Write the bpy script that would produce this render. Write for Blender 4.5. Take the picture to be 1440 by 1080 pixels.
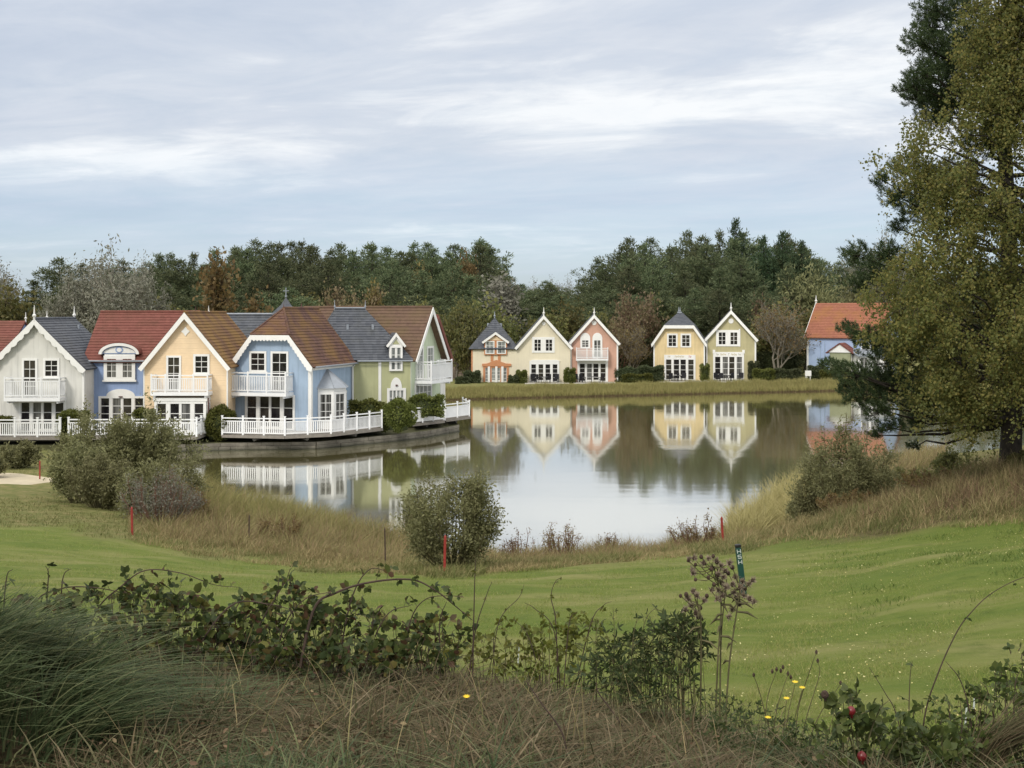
import bpy, math, random
import numpy as np
from mathutils import Matrix, Vector

for o in list(bpy.data.objects):
    bpy.data.objects.remove(o)
scene = bpy.context.scene
COL = scene.collection
R = math.radians
random.seed(7)
rng = np.random.default_rng(7)

# ------------------------------------------------------------------ camera
CAMZ = 8.7          # metres above the lake
F = 1800.0          # focal length in pixels of the 1440 px wide photograph
HOR = 441.0         # horizon row
cam_d = bpy.data.cameras.new('camera')
cam = bpy.data.objects.new('camera', cam_d)
COL.objects.link(cam)
cam.location = (0, 0, CAMZ)
cam.rotation_euler = (R(90), 0, 0)
cam_d.sensor_width = 36
cam_d.lens = 36 * F / 1440
cam_d.shift_y = -(540 - HOR) / 1440
cam_d.clip_start = 0.1
cam_d.clip_end = 6000
scene.camera = cam

# ------------------------------------------------------------------ world: thin overcast with brighter streaks
SUN_EL, SUN_AZ = R(38), R(205)          # azimuth clockwise from +Y (behind the camera, slightly left/right)
W = bpy.data.worlds.new('World')
scene.world = W
W.use_nodes = True
nt = W.node_tree
nt.nodes.clear()
def N(t, typ, **kw):
    n = t.nodes.new(typ)
    for k, v in kw.items():
        setattr(n, k, v)
    return n
def L(t, a, b):
    t.links.new(a, b)
def mth(t, op, a, b=None, clamp=False):
    n = N(t, 'ShaderNodeMath', operation=op, use_clamp=clamp)
    for i, v in enumerate((a, b)):
        if v is None:
            continue
        if isinstance(v, (int, float)):
            n.inputs[i].default_value = v
        else:
            L(t, v, n.inputs[i])
    return n.outputs[0]
def ramp(t, fac, stops, interp='LINEAR'):
    n = N(t, 'ShaderNodeValToRGB')
    n.color_ramp.interpolation = interp
    els = n.color_ramp.elements
    while len(els) < len(stops):
        els.new(0.5)
    for e, (p, c) in zip(els, stops):
        e.position = p
        e.color = (c[0], c[1], c[2], 1) if isinstance(c, (tuple, list)) else (c, c, c, 1)
    L(t, fac, n.inputs[0])
    return n.outputs[0]
def noise(t, vec, scale, detail=4, rough=0.5, dist=0.0):
    n = N(t, 'ShaderNodeTexNoise')
    n.inputs['Scale'].default_value = scale
    n.inputs['Detail'].default_value = detail
    n.inputs['Roughness'].default_value = rough
    n.inputs['Distortion'].default_value = dist
    if vec is not None:
        L(t, vec, n.inputs['Vector'])
    return n.outputs['Fac']
def mixc(t, fac, a, b, mode='MIX'):
    n = N(t, 'ShaderNodeMix', data_type='RGBA', blend_type=mode)
    for sock, v in ((n.inputs['Factor'], fac), (n.inputs['A'], a), (n.inputs['B'], b)):
        if isinstance(v, (int, float)):
            sock.default_value = v
        elif isinstance(v, (tuple, list)):
            sock.default_value = (v[0], v[1], v[2], 1)
        else:
            L(t, v, sock)
    # pick the colour sockets explicitly
    return n.outputs['Result']
def mixcol(t, fac, a, b, mode='MIX'):
    n = N(t, 'ShaderNodeMix', data_type='RGBA', blend_type=mode)
    for idx, v in ((0, fac), (6, a), (7, b)):
        sock = n.inputs[idx]
        if isinstance(v, (int, float)):
            sock.default_value = v if idx == 0 else (v, v, v, 1)
        elif isinstance(v, (tuple, list)):
            sock.default_value = (v[0], v[1], v[2], 1)
        else:
            L(t, v, sock)
    return n.outputs[2]

tc = N(nt, 'ShaderNodeTexCoord')
sep = N(nt, 'ShaderNodeSeparateXYZ')
L(nt, tc.outputs['Generated'], sep.inputs[0])
dx, dy, dz = sep.outputs
zpos = mth(nt, 'MAXIMUM', dz, 0.0)
div = mth(nt, 'ADD', zpos, 0.11)
cu = mth(nt, 'DIVIDE', dx, div)
cv = mth(nt, 'DIVIDE', dy, div)
cmb = N(nt, 'ShaderNodeCombineXYZ')
L(nt, mth(nt, 'ADD', mth(nt, 'MULTIPLY', cu, 0.62), mth(nt, 'MULTIPLY', cv, 0.25)), cmb.inputs[0])
L(nt, mth(nt, 'MULTIPLY', cv, 0.8), cmb.inputs[1])
CLOUD_SEED = 3.7
cmb.inputs[2].default_value = CLOUD_SEED
n1 = noise(nt, cmb.outputs[0], 0.9, 8, 0.58, 0.5)
n2 = noise(nt, cmb.outputs[0], 3.4, 7, 0.62, 0.6)
cl = mth(nt, 'ADD', mth(nt, 'MULTIPLY', n1, 0.80), mth(nt, 'MULTIPLY', n2, 0.20))
# a brighter bank of thin cloud stands some ten degrees up
cl = mth(nt, 'ADD', cl, mth(nt, 'MULTIPLY', ramp(nt, zpos, [(0.03, 0.0), (0.11, 1.0), (0.16, 1.0), (0.23, 0.0)], 'EASE'), 0.055))
cloud_col = ramp(nt, cl, [(0.37, (0.42, 0.475, 0.57)), (0.46, (0.475, 0.525, 0.61)), (0.55, (0.545, 0.585, 0.65)), (0.645, (0.74, 0.76, 0.78))])
# the deck of cloud is brighter overhead than at the horizon, as a real overcast is
SKY_LIFT = 1.9
lift = mth(nt, 'ADD', mth(nt, 'MULTIPLY', mth(nt, 'MAXIMUM', mth(nt, 'SUBTRACT', zpos, 0.22), 0.0), SKY_LIFT), 1.0)
warm = mixcol(nt, ramp(nt, zpos, [(0.22, 0.0), (0.5, 1.0)]), (1.0, 1.0, 1.0), (1.10, 1.0, 0.86))
# thin blue haze of distance low over the horizon
cloud_col = mixcol(nt, mth(nt, 'MULTIPLY', ramp(nt, zpos, [(0.0, 1.0), (0.05, 0.75), (0.13, 0.0)]), mth(nt, 'SUBTRACT', 1.15, n2)), cloud_col, (0.40, 0.55, 0.74))
cl_lift = N(nt, 'ShaderNodeVectorMath', operation='SCALE')
L(nt, mixcol(nt, 1.0, cloud_col, warm, 'MULTIPLY'), cl_lift.inputs[0])
L(nt, lift, cl_lift.inputs[3])
sky = N(nt, 'ShaderNodeTexSky', sky_type='NISHITA')
sky.sun_disc = False
sky.sun_elevation = SUN_EL
sky.sun_rotation = SUN_AZ
bg1 = N(nt, 'ShaderNodeBackground'); bg1.inputs[1].default_value = 0.085
L(nt, sky.outputs[0], bg1.inputs[0])
bg2 = N(nt, 'ShaderNodeBackground'); bg2.inputs[1].default_value = 1.0
L(nt, cl_lift.outputs[0], bg2.inputs[0])
gap = ramp(nt, zpos, [(0.0, 0.50), (0.06, 0.72), (0.12, 0.93), (0.3, 0.97)])
gapn = mth(nt, 'ADD', gap, mth(nt, 'MULTIPLY', mth(nt, 'SUBTRACT', n2, 0.5), 0.5), True)
mxs = N(nt, 'ShaderNodeMixShader')
L(nt, gapn, mxs.inputs[0]); L(nt, bg1.outputs[0], mxs.inputs[1]); L(nt, bg2.outputs[0], mxs.inputs[2])
out = N(nt, 'ShaderNodeOutputWorld')
L(nt, mxs.outputs[0], out.inputs[0])

# ------------------------------------------------------------------ sun: veiled by cloud, behind the camera
sd = bpy.data.lights.new('sun', 'SUN')
sd.energy = 1.5
sd.angle = R(12)
sd.color = (1.0, 0.94, 0.84)
so = bpy.data.objects.new('sun', sd)
COL.objects.link(so)
sdir = Vector((math.sin(SUN_AZ) * math.cos(SUN_EL), math.cos(SUN_AZ) * math.cos(SUN_EL), math.sin(SUN_EL)))
so.rotation_euler = sdir.to_track_quat('Z', 'Y').to_euler()
so.location = sdir * 50

vs = scene.view_settings
vs.view_transform = 'Standard'
vs.look = 'None'
vs.exposure = 0.36
vs.gamma = 1.0
vs.use_curve_mapping = False
scene.cycles.max_bounces = 6
scene.cycles.transparent_max_bounces = 4
scene.cycles.use_denoising = True

# ------------------------------------------------------------------ pixel <-> world helpers
def XA(px, Y):
    return (px - 720.0) * Y / F
def ZA(py, Y):
    return CAMZ - (py - HOR) * Y / F

# ------------------------------------------------------------------ object helpers
def link(o, parent=None):
    COL.objects.link(o)
    if parent is not None:
        o.parent = parent
    return o
def tag(o, label=None, cat=None, group=None, kind=None):
    if label: o['label'] = label
    if cat: o['category'] = cat
    if group: o['group'] = group
    if kind: o['kind'] = kind
    return o
def empty(name, loc, rz=0.0, label=None, cat=None, group=None, scale=None):
    o = bpy.data.objects.new(name, None)
    o.empty_display_size = 0.3
    o.location = loc
    o.rotation_euler = (0, 0, rz)
    if scale: o.scale = scale
    COL.objects.link(o)
    return tag(o, label, cat, group)
def copy_tree(o, parent=None):
    c = o.copy()
    COL.objects.link(c)
    if parent is not None:
        c.parent = parent
    for ch in list(o.children):
        copy_tree(ch, c)
    return c

class MB:
    def __init__(self, M=None):
        self.v, self.f, self.M = [], [], M
    def add(self, vs, fs):
        b = len(self.v)
        self.v.extend(vs)
        self.f.extend([[i + b for i in f] for f in fs])
        return self
    def box(self, x0, x1, y0, y1, z0, z1):
        return self.add([(x0,y0,z0),(x1,y0,z0),(x1,y1,z0),(x0,y1,z0),(x0,y0,z1),(x1,y0,z1),(x1,y1,z1),(x0,y1,z1)],
                        [(0,3,2,1),(4,5,6,7),(0,1,5,4),(1,2,6,5),(2,3,7,6),(3,0,4,7)])
    def fb(self, u0, u1, z0, z1, o0, o1):        # box on a facade that faces -y, o = distance proud of it
        return self.box(u0, u1, -o1, -o0, z0, z1)
    def prism(self, poly, y0, y1):               # poly in (x,z), counter-clockwise seen from -y
        n = len(poly)
        a = [(p[0], y0, p[1]) for p in poly] + [(p[0], y1, p[1]) for p in poly]
        fs = [list(range(n)), list(range(2*n-1, n-1, -1))]
        fs += [(i, i+n, (i+1) % n + n, (i+1) % n) for i in range(n)]
        return self.add(a, fs)
    def zprism(self, poly, z0, z1):              # poly in (x,y), ccw from above
        n = len(poly)
        a = [(p[0], p[1], z0) for p in poly] + [(p[0], p[1], z1) for p in poly]
        fs = [list(range(n-1, -1, -1)), list(range(n, 2*n))]
        fs += [(i, (i+1) % n, (i+1) % n + n, i+n) for i in range(n)]
        return self.add(a, fs)
    def tube(self, pts, rad, n=5, cap=True):
        pts = [Vector(p) for p in pts]
        base = len(self.v)
        for i, p in enumerate(pts):
            d = (pts[min(i+1, len(pts)-1)] - pts[max(i-1, 0)])
            d = d.normalized() if d.length > 1e-9 else Vector((0, 0, 1))
            a = d.cross(Vector((0.31, 0.95, 0.05)))
            if a.length < 0.2: a = d.cross(Vector((1, 0, 0)))
            a.normalize(); b = d.cross(a)
            r = rad[i] if isinstance(rad, (list, tuple)) else rad
            for k in range(n):
                t = 2*math.pi*k/n
                self.v.append(tuple(p + a*(r*math.cos(t)) + b*(r*math.sin(t))))
        for i in range(len(pts)-1):
            for k in range(n):
                q = base + i*n
                self.f.append([q+k, q+(k+1) % n, q+n+(k+1) % n, q+n+k])
        if cap:
            self.f.append([base+k for k in range(n-1, -1, -1)])
            self.f.append([base+(len(pts)-1)*n+k for k in range(n)])
        return self
    def cone(self, cx, cy, z0, z1, r0, r1, n=8):
        return self.tube([(cx, cy, z0), (cx, cy, z1)], [r0, max(r1, 0.002)], n)
    def slope(self, a, b, c, d, n, th=0.12, step=0.035):
        """a tiled roof plane: a-b the eave, d-c the ridge; n courses that overlap, on a slab"""
        a, b, c, d = map(Vector, (a, b, c, d))
        nr = (b - a).cross(d - a)
        if nr.length < 1e-6: nr = (b - a).cross(c - a)
        nr.normalize()
        if nr.z < 0:
            a, b, c, d = b, a, d, c
            nr = -nr
        V, Fs = [], []
        prev = None
        for i in range(n):
            t0, t1 = i/n, (i+1)/n
            l0, l1 = a.lerp(d, t0) + nr*step, b.lerp(c, t0) + nr*step
            u0, u1 = a.lerp(d, t1) + nr*0.004, b.lerp(c, t1) + nr*0.004
            k = len(V)
            V += [l0, l1, u1, u0]
            Fs.append((k, k+1, k+2, k+3))
            if prev is not None:
                Fs.append((prev+3, prev+2, k+1, k))
            prev = k
        k = len(V)
        V += [a, b, c, d, a-nr*th, b-nr*th, c-nr*th, d-nr*th]
        Fs += [(k+7,k+6,k+5,k+4),(k,k+4,k+5,k+1),(k+1,k+5,k+6,k+2),(k+2,k+6,k+7,k+3),(k+3,k+7,k+4,k),(k, 0, 1, k+1)]
        return self.add([tuple(v) for v in V], Fs)
    def build(self, name, m, parent=None, smooth=False, bevel=0.0):
        vs = self.v
        if self.M is not None:
            vs = [tuple(self.M @ Vector(v)) for v in vs]
        me = bpy.data.meshes.new(name)
        me.from_pydata([tuple(v) for v in vs], [], self.f)
        me.materials.append(m)
        if smooth:
            me.polygons.foreach_set('use_smooth', [True]*len(me.polygons))
        me.update()
        o = link(bpy.data.objects.new(name, me), parent)
        if bevel:
            b = o.modifiers.new('bevel', 'BEVEL'); b.width = bevel; b.segments = 2; b.limit_method = 'ANGLE'
        return o

def mesh_np(name, V, Fc, m, parent=None, smooth=False, attrs=None):
    """V (n,3), Fc (f,k) numpy"""
    me = bpy.data.meshes.new(name)
    V = np.asarray(V, dtype=np.float32); Fc = np.asarray(Fc, dtype=np.int32)
    nf, k = Fc.shape
    me.vertices.add(len(V)); me.vertices.foreach_set('co', V.ravel())
    me.loops.add(nf*k); me.loops.foreach_set('vertex_index', Fc.ravel())
    me.polygons.add(nf)
    me.polygons.foreach_set('loop_start', np.arange(0, nf*k, k, dtype=np.int32))
    me.polygons.foreach_set('loop_total', np.full(nf, k, dtype=np.int32))
    if smooth:
        me.polygons.foreach_set('use_smooth', np.ones(nf, dtype=bool))
    me.update(calc_edges=True)
    me.validate()
    for an, av in (attrs or {}).items():
        at = me.attributes.new(an, 'FLOAT', 'POINT')
        at.data.foreach_set('value', np.asarray(av, dtype=np.float32))
    me.materials.append(m)
    o = bpy.data.objects.new(name, me)
    return link(o, parent)

def unit(a):
    return a / np.maximum(np.linalg.norm(a, axis=-1, keepdims=True), 1e-9)
def rhombs(C, D, S, ln, wd):
    """leaf-shaped quads: base C, direction D, side S, length, half width"""
    ln = np.asarray(ln)[:, None]; wd = np.asarray(wd)[:, None]
    V = np.stack([C, C + D*ln*0.45 + S*wd, C + D*ln, C + D*ln*0.45 - S*wd], 1).reshape(-1, 3)
    return V, np.arange(len(V)).reshape(-1, 4)
def rand_dirs(n, g=rng):
    return unit(g.normal(size=(n, 3)))
def perp(D, g=rng):
    return unit(np.cross(D, rand_dirs(len(D), g)))
LEAF_V = np.array([(0,0,0),(1,0,-.12),(.5,0,-.03),(.2,.27,.05),(.62,.30,.03),(.2,-.27,.05),(.62,-.30,.03)])
LEAF_F = np.array([(0,2,3),(2,4,3),(2,1,4),(0,5,2),(2,5,6),(2,6,1)])
def leaves(C, D, Nn, ln, wide=1.0):
    """folded ovate leaves"""
    S = unit(np.cross(Nn, D)); U = np.cross(D, S)
    ln = np.asarray(ln)[:, None, None]
    T = LEAF_V
    V = C[:, None, :] + ln*(T[None, :, 0:1]*D[:, None, :] + wide*T[None, :, 1:2]*S[:, None, :] + T[None, :, 2:3]*U[:, None, :])
    n = len(C)
    Fc = (LEAF_F[None] + (np.arange(n)*7)[:, None, None]).reshape(-1, 3)
    return V.reshape(-1, 3), Fc
def blades(P, lean, h, w, nseg=3, curl=1.0, g=rng):
    """grass blades: root P, lean vector (x,y) at the tip as a share of height, height, half width"""
    n = len(P)
    ts = np.linspace(0, 1, nseg+1)
    ld = np.concatenate([lean, np.zeros((n, 1))], 1)
    mag = np.linalg.norm(lean, axis=1)
    ang = g.uniform(0, 2*np.pi, n)
    S = np.stack([np.cos(ang), np.sin(ang), np.zeros(n)], 1)
    rows = []
    for t in ts:
        rise = h*t*(1 - 0.30*np.minimum(mag, 2.0)*t*curl)
        c = P + ld*(h*t**1.7)[:, None] + np.stack([0*h, 0*h, rise], 1)
        ww = (w*(1 - t)**0.6 + 0.0004)[:, None]
        rows += [c - S*ww, c + S*ww]
    V = np.stack(rows, 1)
    k = 2*(nseg+1)
    fs = np.array([(2*i, 2*i+1, 2*i+3, 2*i+2) for i in range(nseg)])
    Fc = (fs[None] + (np.arange(n)*k)[:, None, None]).reshape(-1, 4)
    return V.reshape(-1, 3), Fc
def join(parts):
    Vs, Fs, b = [], [], 0
    for V, Fc in parts:
        Vs.append(V); Fs.append(Fc + b); b += len(V)
    return np.concatenate(Vs), np.concatenate(Fs)

# ------------------------------------------------------------------ materials
def newmat(name):
    m = bpy.data.materials.new(name)
    m.use_nodes = True
    t = m.node_tree
    bs = t.nodes['Principled BSDF']
    return m, t, bs
def mat(name, col, rough=0.7, var=0.10, scale=2.0, bump=0.0, bscale=25.0, streak=0.0, spec=0.3, metal=0.0, second=None, patch=0.0):
    m, t, bs = newmat(name)
    c = N(t, 'ShaderNodeTexCoord').outputs['Object']
    f = noise(t, c, scale, 5, 0.6)
    lo = tuple(v*(1-var) for v in col); hi = tuple(min(v*(1+var), 1) for v in col)
    colr = ramp(t, f, [(0.3, lo), (0.7, hi)])
    if second is not None:
        f2 = noise(t, c, patch or 0.6, 5, 0.65)
        k = ramp(t, f2, [(0.46, 0), (0.62, 1)])
        colr = mixcol(t, k, colr, second)
    if streak:
        mp = N(t, 'ShaderNodeMapping'); mp.inputs['Scale'].default_value = (3.5, 3.5, 0.25)
        L(t, c, mp.inputs[0])
        f3 = noise(t, mp.outputs[0], 1.3, 5, 0.6)
        k3 = ramp(t, f3, [(0.5, 0), (0.78, 1)])
        colr = mixcol(t, mth(t, 'MULTIPLY', k3, streak), colr, tuple(v*0.45 for v in col))
    L(t, colr, bs.inputs['Base Color'])
    bs.inputs['Roughness'].default_value = rough
    bs.inputs['Specular IOR Level'].default_value = spec
    bs.inputs['Metallic'].default_value = metal
    if bump:
        b = N(t, 'ShaderNodeBump'); b.inputs['Strength'].default_value = bump; b.inputs['Distance'].default_value = 0.03
        L(t, noise(t, c, bscale, 4, 0.6), b.inputs['Height'])
        L(t, b.outputs[0], bs.inputs['Normal'])
    return m
def leafmat(name, cols, trans=0.3, rough=0.6, objvar=0.25, spec=0.25):
    """foliage: each leaf its own tone, each plant its own cast"""
    m, t, bs = newmat(name)
    geo = N(t, 'ShaderNodeNewGeometry')
    oi = N(t, 'ShaderNodeObjectInfo')
    n = len(cols)
    c = ramp(t, geo.outputs['Random Per Island'], [(i/(n-1) if n > 1 else 0, cc) for i, cc in enumerate(cols)])
    br = mth(t, 'ADD', mth(t, 'MULTIPLY', oi.outputs['Random'], objvar*2), 1-objvar)
    sc = N(t, 'ShaderNodeVectorMath', operation='SCALE')
    L(t, c, sc.inputs[0]); L(t, br, sc.inputs[3])
    hs = N(t, 'ShaderNodeHueSaturation')
    L(t, sc.outputs[0], hs.inputs['Color'])
    L(t, mth(t, 'ADD', mth(t, 'MULTIPLY', oi.outputs['Random'], 0.16*objvar), 0.5-0.08*objvar), hs.inputs['Hue'])
    L(t, hs.outputs[0], bs.inputs['Base Color'])
    bs.inputs['Roughness'].default_value = rough
    bs.inputs['Specular IOR Level'].default_value = spec
    if trans:
        tr = N(t, 'ShaderNodeBsdfTranslucent')
        L(t, hs.outputs[0], tr.inputs[0])
        mx = N(t, 'ShaderNodeMixShader'); mx.inputs[0].default_value = trans
        L(t, bs.outputs[0], mx.inputs[1]); L(t, tr.outputs[0], mx.inputs[2])
        L(t, mx.outputs[0], t.nodes['Material Output'].inputs[0])
    return m
def rooftile(name, c1, c2, moss, mossamt, rough=0.85, tile=0.24):
    m, t, bs = newmat(name)
    c = N(t, 'ShaderNodeTexCoord').outputs['Object']
    # every tile its own tone: voronoi cells the size of a tile
    mp = N(t, 'ShaderNodeMapping'); mp.inputs['Scale'].default_value = (1/tile, 1/tile, 1/(tile*1.1))
    L(t, c, mp.inputs[0])
    vo = N(t, 'ShaderNodeTexVoronoi'); vo.inputs['Scale'].default_value = 1.0; vo.inputs['Randomness'].default_value = 0.35
    L(t, mp.outputs[0], vo.inputs['Vector'])
    sp = N(t, 'ShaderNodeSeparateColor'); L(t, vo.outputs['Color'], sp.inputs[0])
    base = mixcol(t, sp.outputs[0], c1, c2)
    f = noise(t, c, 0.55, 7, 0.68)
    k = ramp(t, f, [(0.55-mossamt*0.25, 0), (0.72-mossamt*0.2, 1)])
    base = mixcol(t, mth(t, 'MULTIPLY', k, min(1, 0.45+mossamt)), base, moss)
    f2 = noise(t, c, 2.2, 5, 0.7)
    base = mixcol(t, mth(t, 'MULTIPLY', ramp(t, f2, [(0.5, 0), (0.75, 1)]), 0.35), base, tuple(v*0.5 for v in c1))
    L(t, base, bs.inputs['Base Color'])
    bs.inputs['Roughness'].default_value = rough
    bs.inputs['Specular IOR Level'].default_value = 0.2
    b = N(t, 'ShaderNodeBump'); b.inputs['Strength'].default_value = 0.5; b.inputs['Distance'].default_value = 0.02
    L(t, sp.outputs[1], b.inputs['Height']); L(t, b.outputs[0], bs.inputs['Normal'])
    return m
def boardmat(name, col, pitch=0.16):
    """painted weatherboard: horizontal boards"""
    m, t, bs = newmat(name)
    c = N(t, 'ShaderNodeTexCoord').outputs['Object']
    s = N(t, 'ShaderNodeSeparateXYZ'); L(t, c, s.inputs[0])
    fr = mth(t, 'FRACT', mth(t, 'DIVIDE', s.outputs[2], pitch))
    f = noise(t, c, 1.2, 5, 0.6)
    colr = ramp(t, f, [(0.3, tuple(v*0.9 for v in col)), (0.7, tuple(min(1, v*1.07) for v in col))])
    L(t, colr, bs.inputs['Base Color'])
    bs.inputs['Roughness'].default_value = 0.6
    b = N(t, 'ShaderNodeBump'); b.inputs['Strength'].default_value = 0.7; b.inputs['Distance'].default_value = 0.02
    L(t, mth(t, 'SUBTRACT', 1.0, fr), b.inputs['Height']); L(t, b.outputs[0], bs.inputs['Normal'])
    return m

M = {}
M['white'] = mat('white_paint', (0.78, 0.78, 0.76), 0.5, 0.05, 1.5, streak=0.12)
M['white_rail'] = mat('white_rail_paint', (0.76, 0.77, 0.78), 0.5, 0.06, 1.5)
M['sash'] = mat('sash_paint', (0.72, 0.72, 0.70), 0.45, 0.04)
M['wall_white'] = mat('white_render', (0.66, 0.655, 0.62), 0.85, 0.07, 0.8, 0.15, 40, streak=0.5)
M['wall_blue'] = mat('blue_render', (0.26, 0.35, 0.56), 0.8, 0.08, 0.8, 0.12, 40, streak=0.4)
M['wall_peach'] = boardmat('peach_boards', (0.78, 0.60, 0.39))
M['wall_sky'] = mat('pale_blue_render', (0.33, 0.43, 0.56), 0.8, 0.08, 0.8, 0.12, 40, streak=0.45)
M['wall_olive'] = mat('olive_render', (0.42, 0.43, 0.25), 0.85, 0.07, 0.8, 0.12, 40, streak=0.25)
M['wall_mint'] = mat('mint_boards', (0.55, 0.63, 0.46), 0.8, 0.06, 0.8, 0.1, 40, streak=0.4)
M['wall_cream'] = mat('cream_render', (0.72, 0.66, 0.51), 0.85, 0.05, 0.8, 0.1, 40, streak=0.15)
M['wall_salmon'] = mat('salmon_render', (0.56, 0.34, 0.26), 0.85, 0.08, 0.8, 0.1, 40, streak=0.25)
M['wall_yellow'] = mat('yellow_render', (0.70, 0.56, 0.32), 0.85, 0.10, 0.8, 0.1, 40, streak=0.45)
M['wall_khaki'] = mat('khaki_render', (0.45, 0.41, 0.24), 0.85, 0.10, 0.8, 0.1, 40, streak=0.35)
M['orange_trim'] = mat('orange_trim', (0.52, 0.24, 0.12), 0.7, 0.08)
M['tile_red'] = rooftile('red_tiles', (0.165, 0.062, 0.050), (0.20, 0.078, 0.062), (0.14, 0.065, 0.045), 0.2)
M['tile_moss'] = rooftile('mossy_tiles', (0.13, 0.07, 0.048), (0.17, 0.092, 0.058), (0.23, 0.135, 0.046), 0.75)
M['tile_brown'] = rooftile('brown_tiles', (0.095, 0.052, 0.042), (0.135, 0.076, 0.062), (0.19, 0.11, 0.042), 0.45)
M['tile_plain'] = rooftile('weathered_brown_tiles', (0.115, 0.072, 0.054), (0.15, 0.094, 0.068), (0.14, 0.098, 0.055), 0.45)
M['tile_orange'] = rooftile('orange_tiles', (0.25, 0.10, 0.066), (0.30, 0.125, 0.08), (0.30, 0.14, 0.055), 0.35)
M['slate'] = rooftile('slate', (0.065, 0.072, 0.088), (0.10, 0.108, 0.125), (0.08, 0.085, 0.08), 0.1, 0.55, 0.3)
M['zinc'] = mat('zinc_sheet', (0.30, 0.33, 0.37), 0.45, 0.10, 3, spec=0.5, metal=0.3)
M['finial'] = mat('finial_white', (0.7, 0.7, 0.68), 0.5)
M['ironwork'] = mat('dark_iron', (0.10, 0.05, 0.045), 0.6)
M['deckwood'] = mat('weathered_deck_boards', (0.22, 0.20, 0.175), 0.85, 0.2, 4, 0.3, 30)
M['beam'] = mat('dark_timber_beam', (0.09, 0.085, 0.075), 0.9, 0.2, 4)
M['chair_black'] = mat('black_woven_plastic', (0.02, 0.02, 0.024), 0.6, 0.2, 20)
M['table_dark'] = mat('dark_table_top', (0.06, 0.06, 0.065), 0.5, 0.2, 6)
M['stake_red'] = mat('red_stake_paint', (0.27, 0.035, 0.028), 0.6, 0.25, 14)
M['post_green'] = mat('green_post_paint', (0.012, 0.055, 0.045), 0.45, 0.1, 8)
M['post_black'] = mat('black_cap', (0.015, 0.015, 0.015), 0.5)
M['paint_white'] = mat('white_lettering', (0.50, 0.54, 0.53), 0.5, 0.02)
M['sign_gold'] = mat('gold_lettering', (0.42, 0.33, 0.12), 0.6)
M['sign_red'] = mat('red_lettering', (0.45, 0.10, 0.10), 0.6)
M['sign_grey'] = mat('grey_lettering', (0.30, 0.29, 0.22), 0.6)

def glassmat(name, dark, curtain=None):
    m, t, bs = newmat(name)
    c = N(t, 'ShaderNodeTexCoord').outputs['Object']
    col = dark
    if curtain:
        mp = N(t, 'ShaderNodeMapping'); mp.inputs['Scale'].default_value = (9, 9, 0.3)
        L(t, c, mp.inputs[0])
        col = ramp(t, noise(t, mp.outputs[0], 1.2, 3), [(0.35, dark), (0.6, curtain)])
    if isinstance(col, tuple):
        f = noise(t, c, 1.7, 4, 0.6)
        col = ramp(t, f, [(0.35, tuple(v*0.45 for v in dark)), (0.65, tuple(v*1.5 for v in dark))])
    L(t, col, bs.inputs['Base Color'])
    bs.inputs['Roughness'].default_value = 0.08
    bs.inputs['Specular IOR Level'].default_value = 0.45
    return m
M['glass'] = glassmat('dark_window_glass', (0.018, 0.017, 0.019))
M['glass_curtain'] = glassmat('curtained_glass', (0.09, 0.10, 0.10), (0.36, 0.38, 0.37))
M['glass_dim'] = glassmat('dim_window_glass', (0.04, 0.036, 0.03))
M['glass_half'] = glassmat('half_curtained_glass', (0.03, 0.03, 0.03), (0.20, 0.20, 0.19))

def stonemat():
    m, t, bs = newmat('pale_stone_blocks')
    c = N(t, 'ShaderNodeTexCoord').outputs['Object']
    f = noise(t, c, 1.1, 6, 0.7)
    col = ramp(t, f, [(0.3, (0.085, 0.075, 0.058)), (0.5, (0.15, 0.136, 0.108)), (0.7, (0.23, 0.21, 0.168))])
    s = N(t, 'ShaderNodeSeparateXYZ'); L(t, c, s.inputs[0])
    wet = ramp(t, mth(t, 'ADD', s.outputs[2], mth(t, 'MULTIPLY', noise(t, c, 2.0, 4), 0.2)), [(0.10, 1), (0.32, 0)])  # wet foot, deepened to hold the shade under the decks in the colour
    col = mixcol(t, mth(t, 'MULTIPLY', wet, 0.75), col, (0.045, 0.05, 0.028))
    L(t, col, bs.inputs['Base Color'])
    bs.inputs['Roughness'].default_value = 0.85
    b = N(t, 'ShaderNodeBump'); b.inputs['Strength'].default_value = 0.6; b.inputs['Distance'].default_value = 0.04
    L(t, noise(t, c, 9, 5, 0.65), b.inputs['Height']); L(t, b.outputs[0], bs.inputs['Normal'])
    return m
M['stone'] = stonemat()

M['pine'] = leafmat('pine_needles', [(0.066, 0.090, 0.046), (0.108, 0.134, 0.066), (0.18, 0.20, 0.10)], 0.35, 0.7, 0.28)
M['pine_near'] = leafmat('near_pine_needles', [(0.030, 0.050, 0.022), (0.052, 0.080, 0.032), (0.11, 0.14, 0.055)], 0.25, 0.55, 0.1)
M['cypress'] = leafmat('cypress_needles', [(0.030, 0.055, 0.028), (0.048, 0.078, 0.036), (0.075, 0.108, 0.046)], 0.1, 0.7, 0.15)
M['birch'] = leafmat('birch_leaves', [(0.15, 0.165, 0.055), (0.20, 0.205, 0.065), (0.115, 0.14, 0.045), (0.28, 0.255, 0.08), (0.22, 0.185, 0.06)], 0.5, 0.55, 0.05)
M['autumn_brown'] = leafmat('brown_autumn_leaves', [(0.16, 0.11, 0.045), (0.21, 0.155, 0.06), (0.14, 0.12, 0.05)], 0.3, 0.6, 0.2)
M['autumn_red'] = leafmat('russet_leaves', [(0.16, 0.115, 0.075), (0.19, 0.14, 0.085), (0.145, 0.13, 0.062)], 0.3, 0.6, 0.2)
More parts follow.
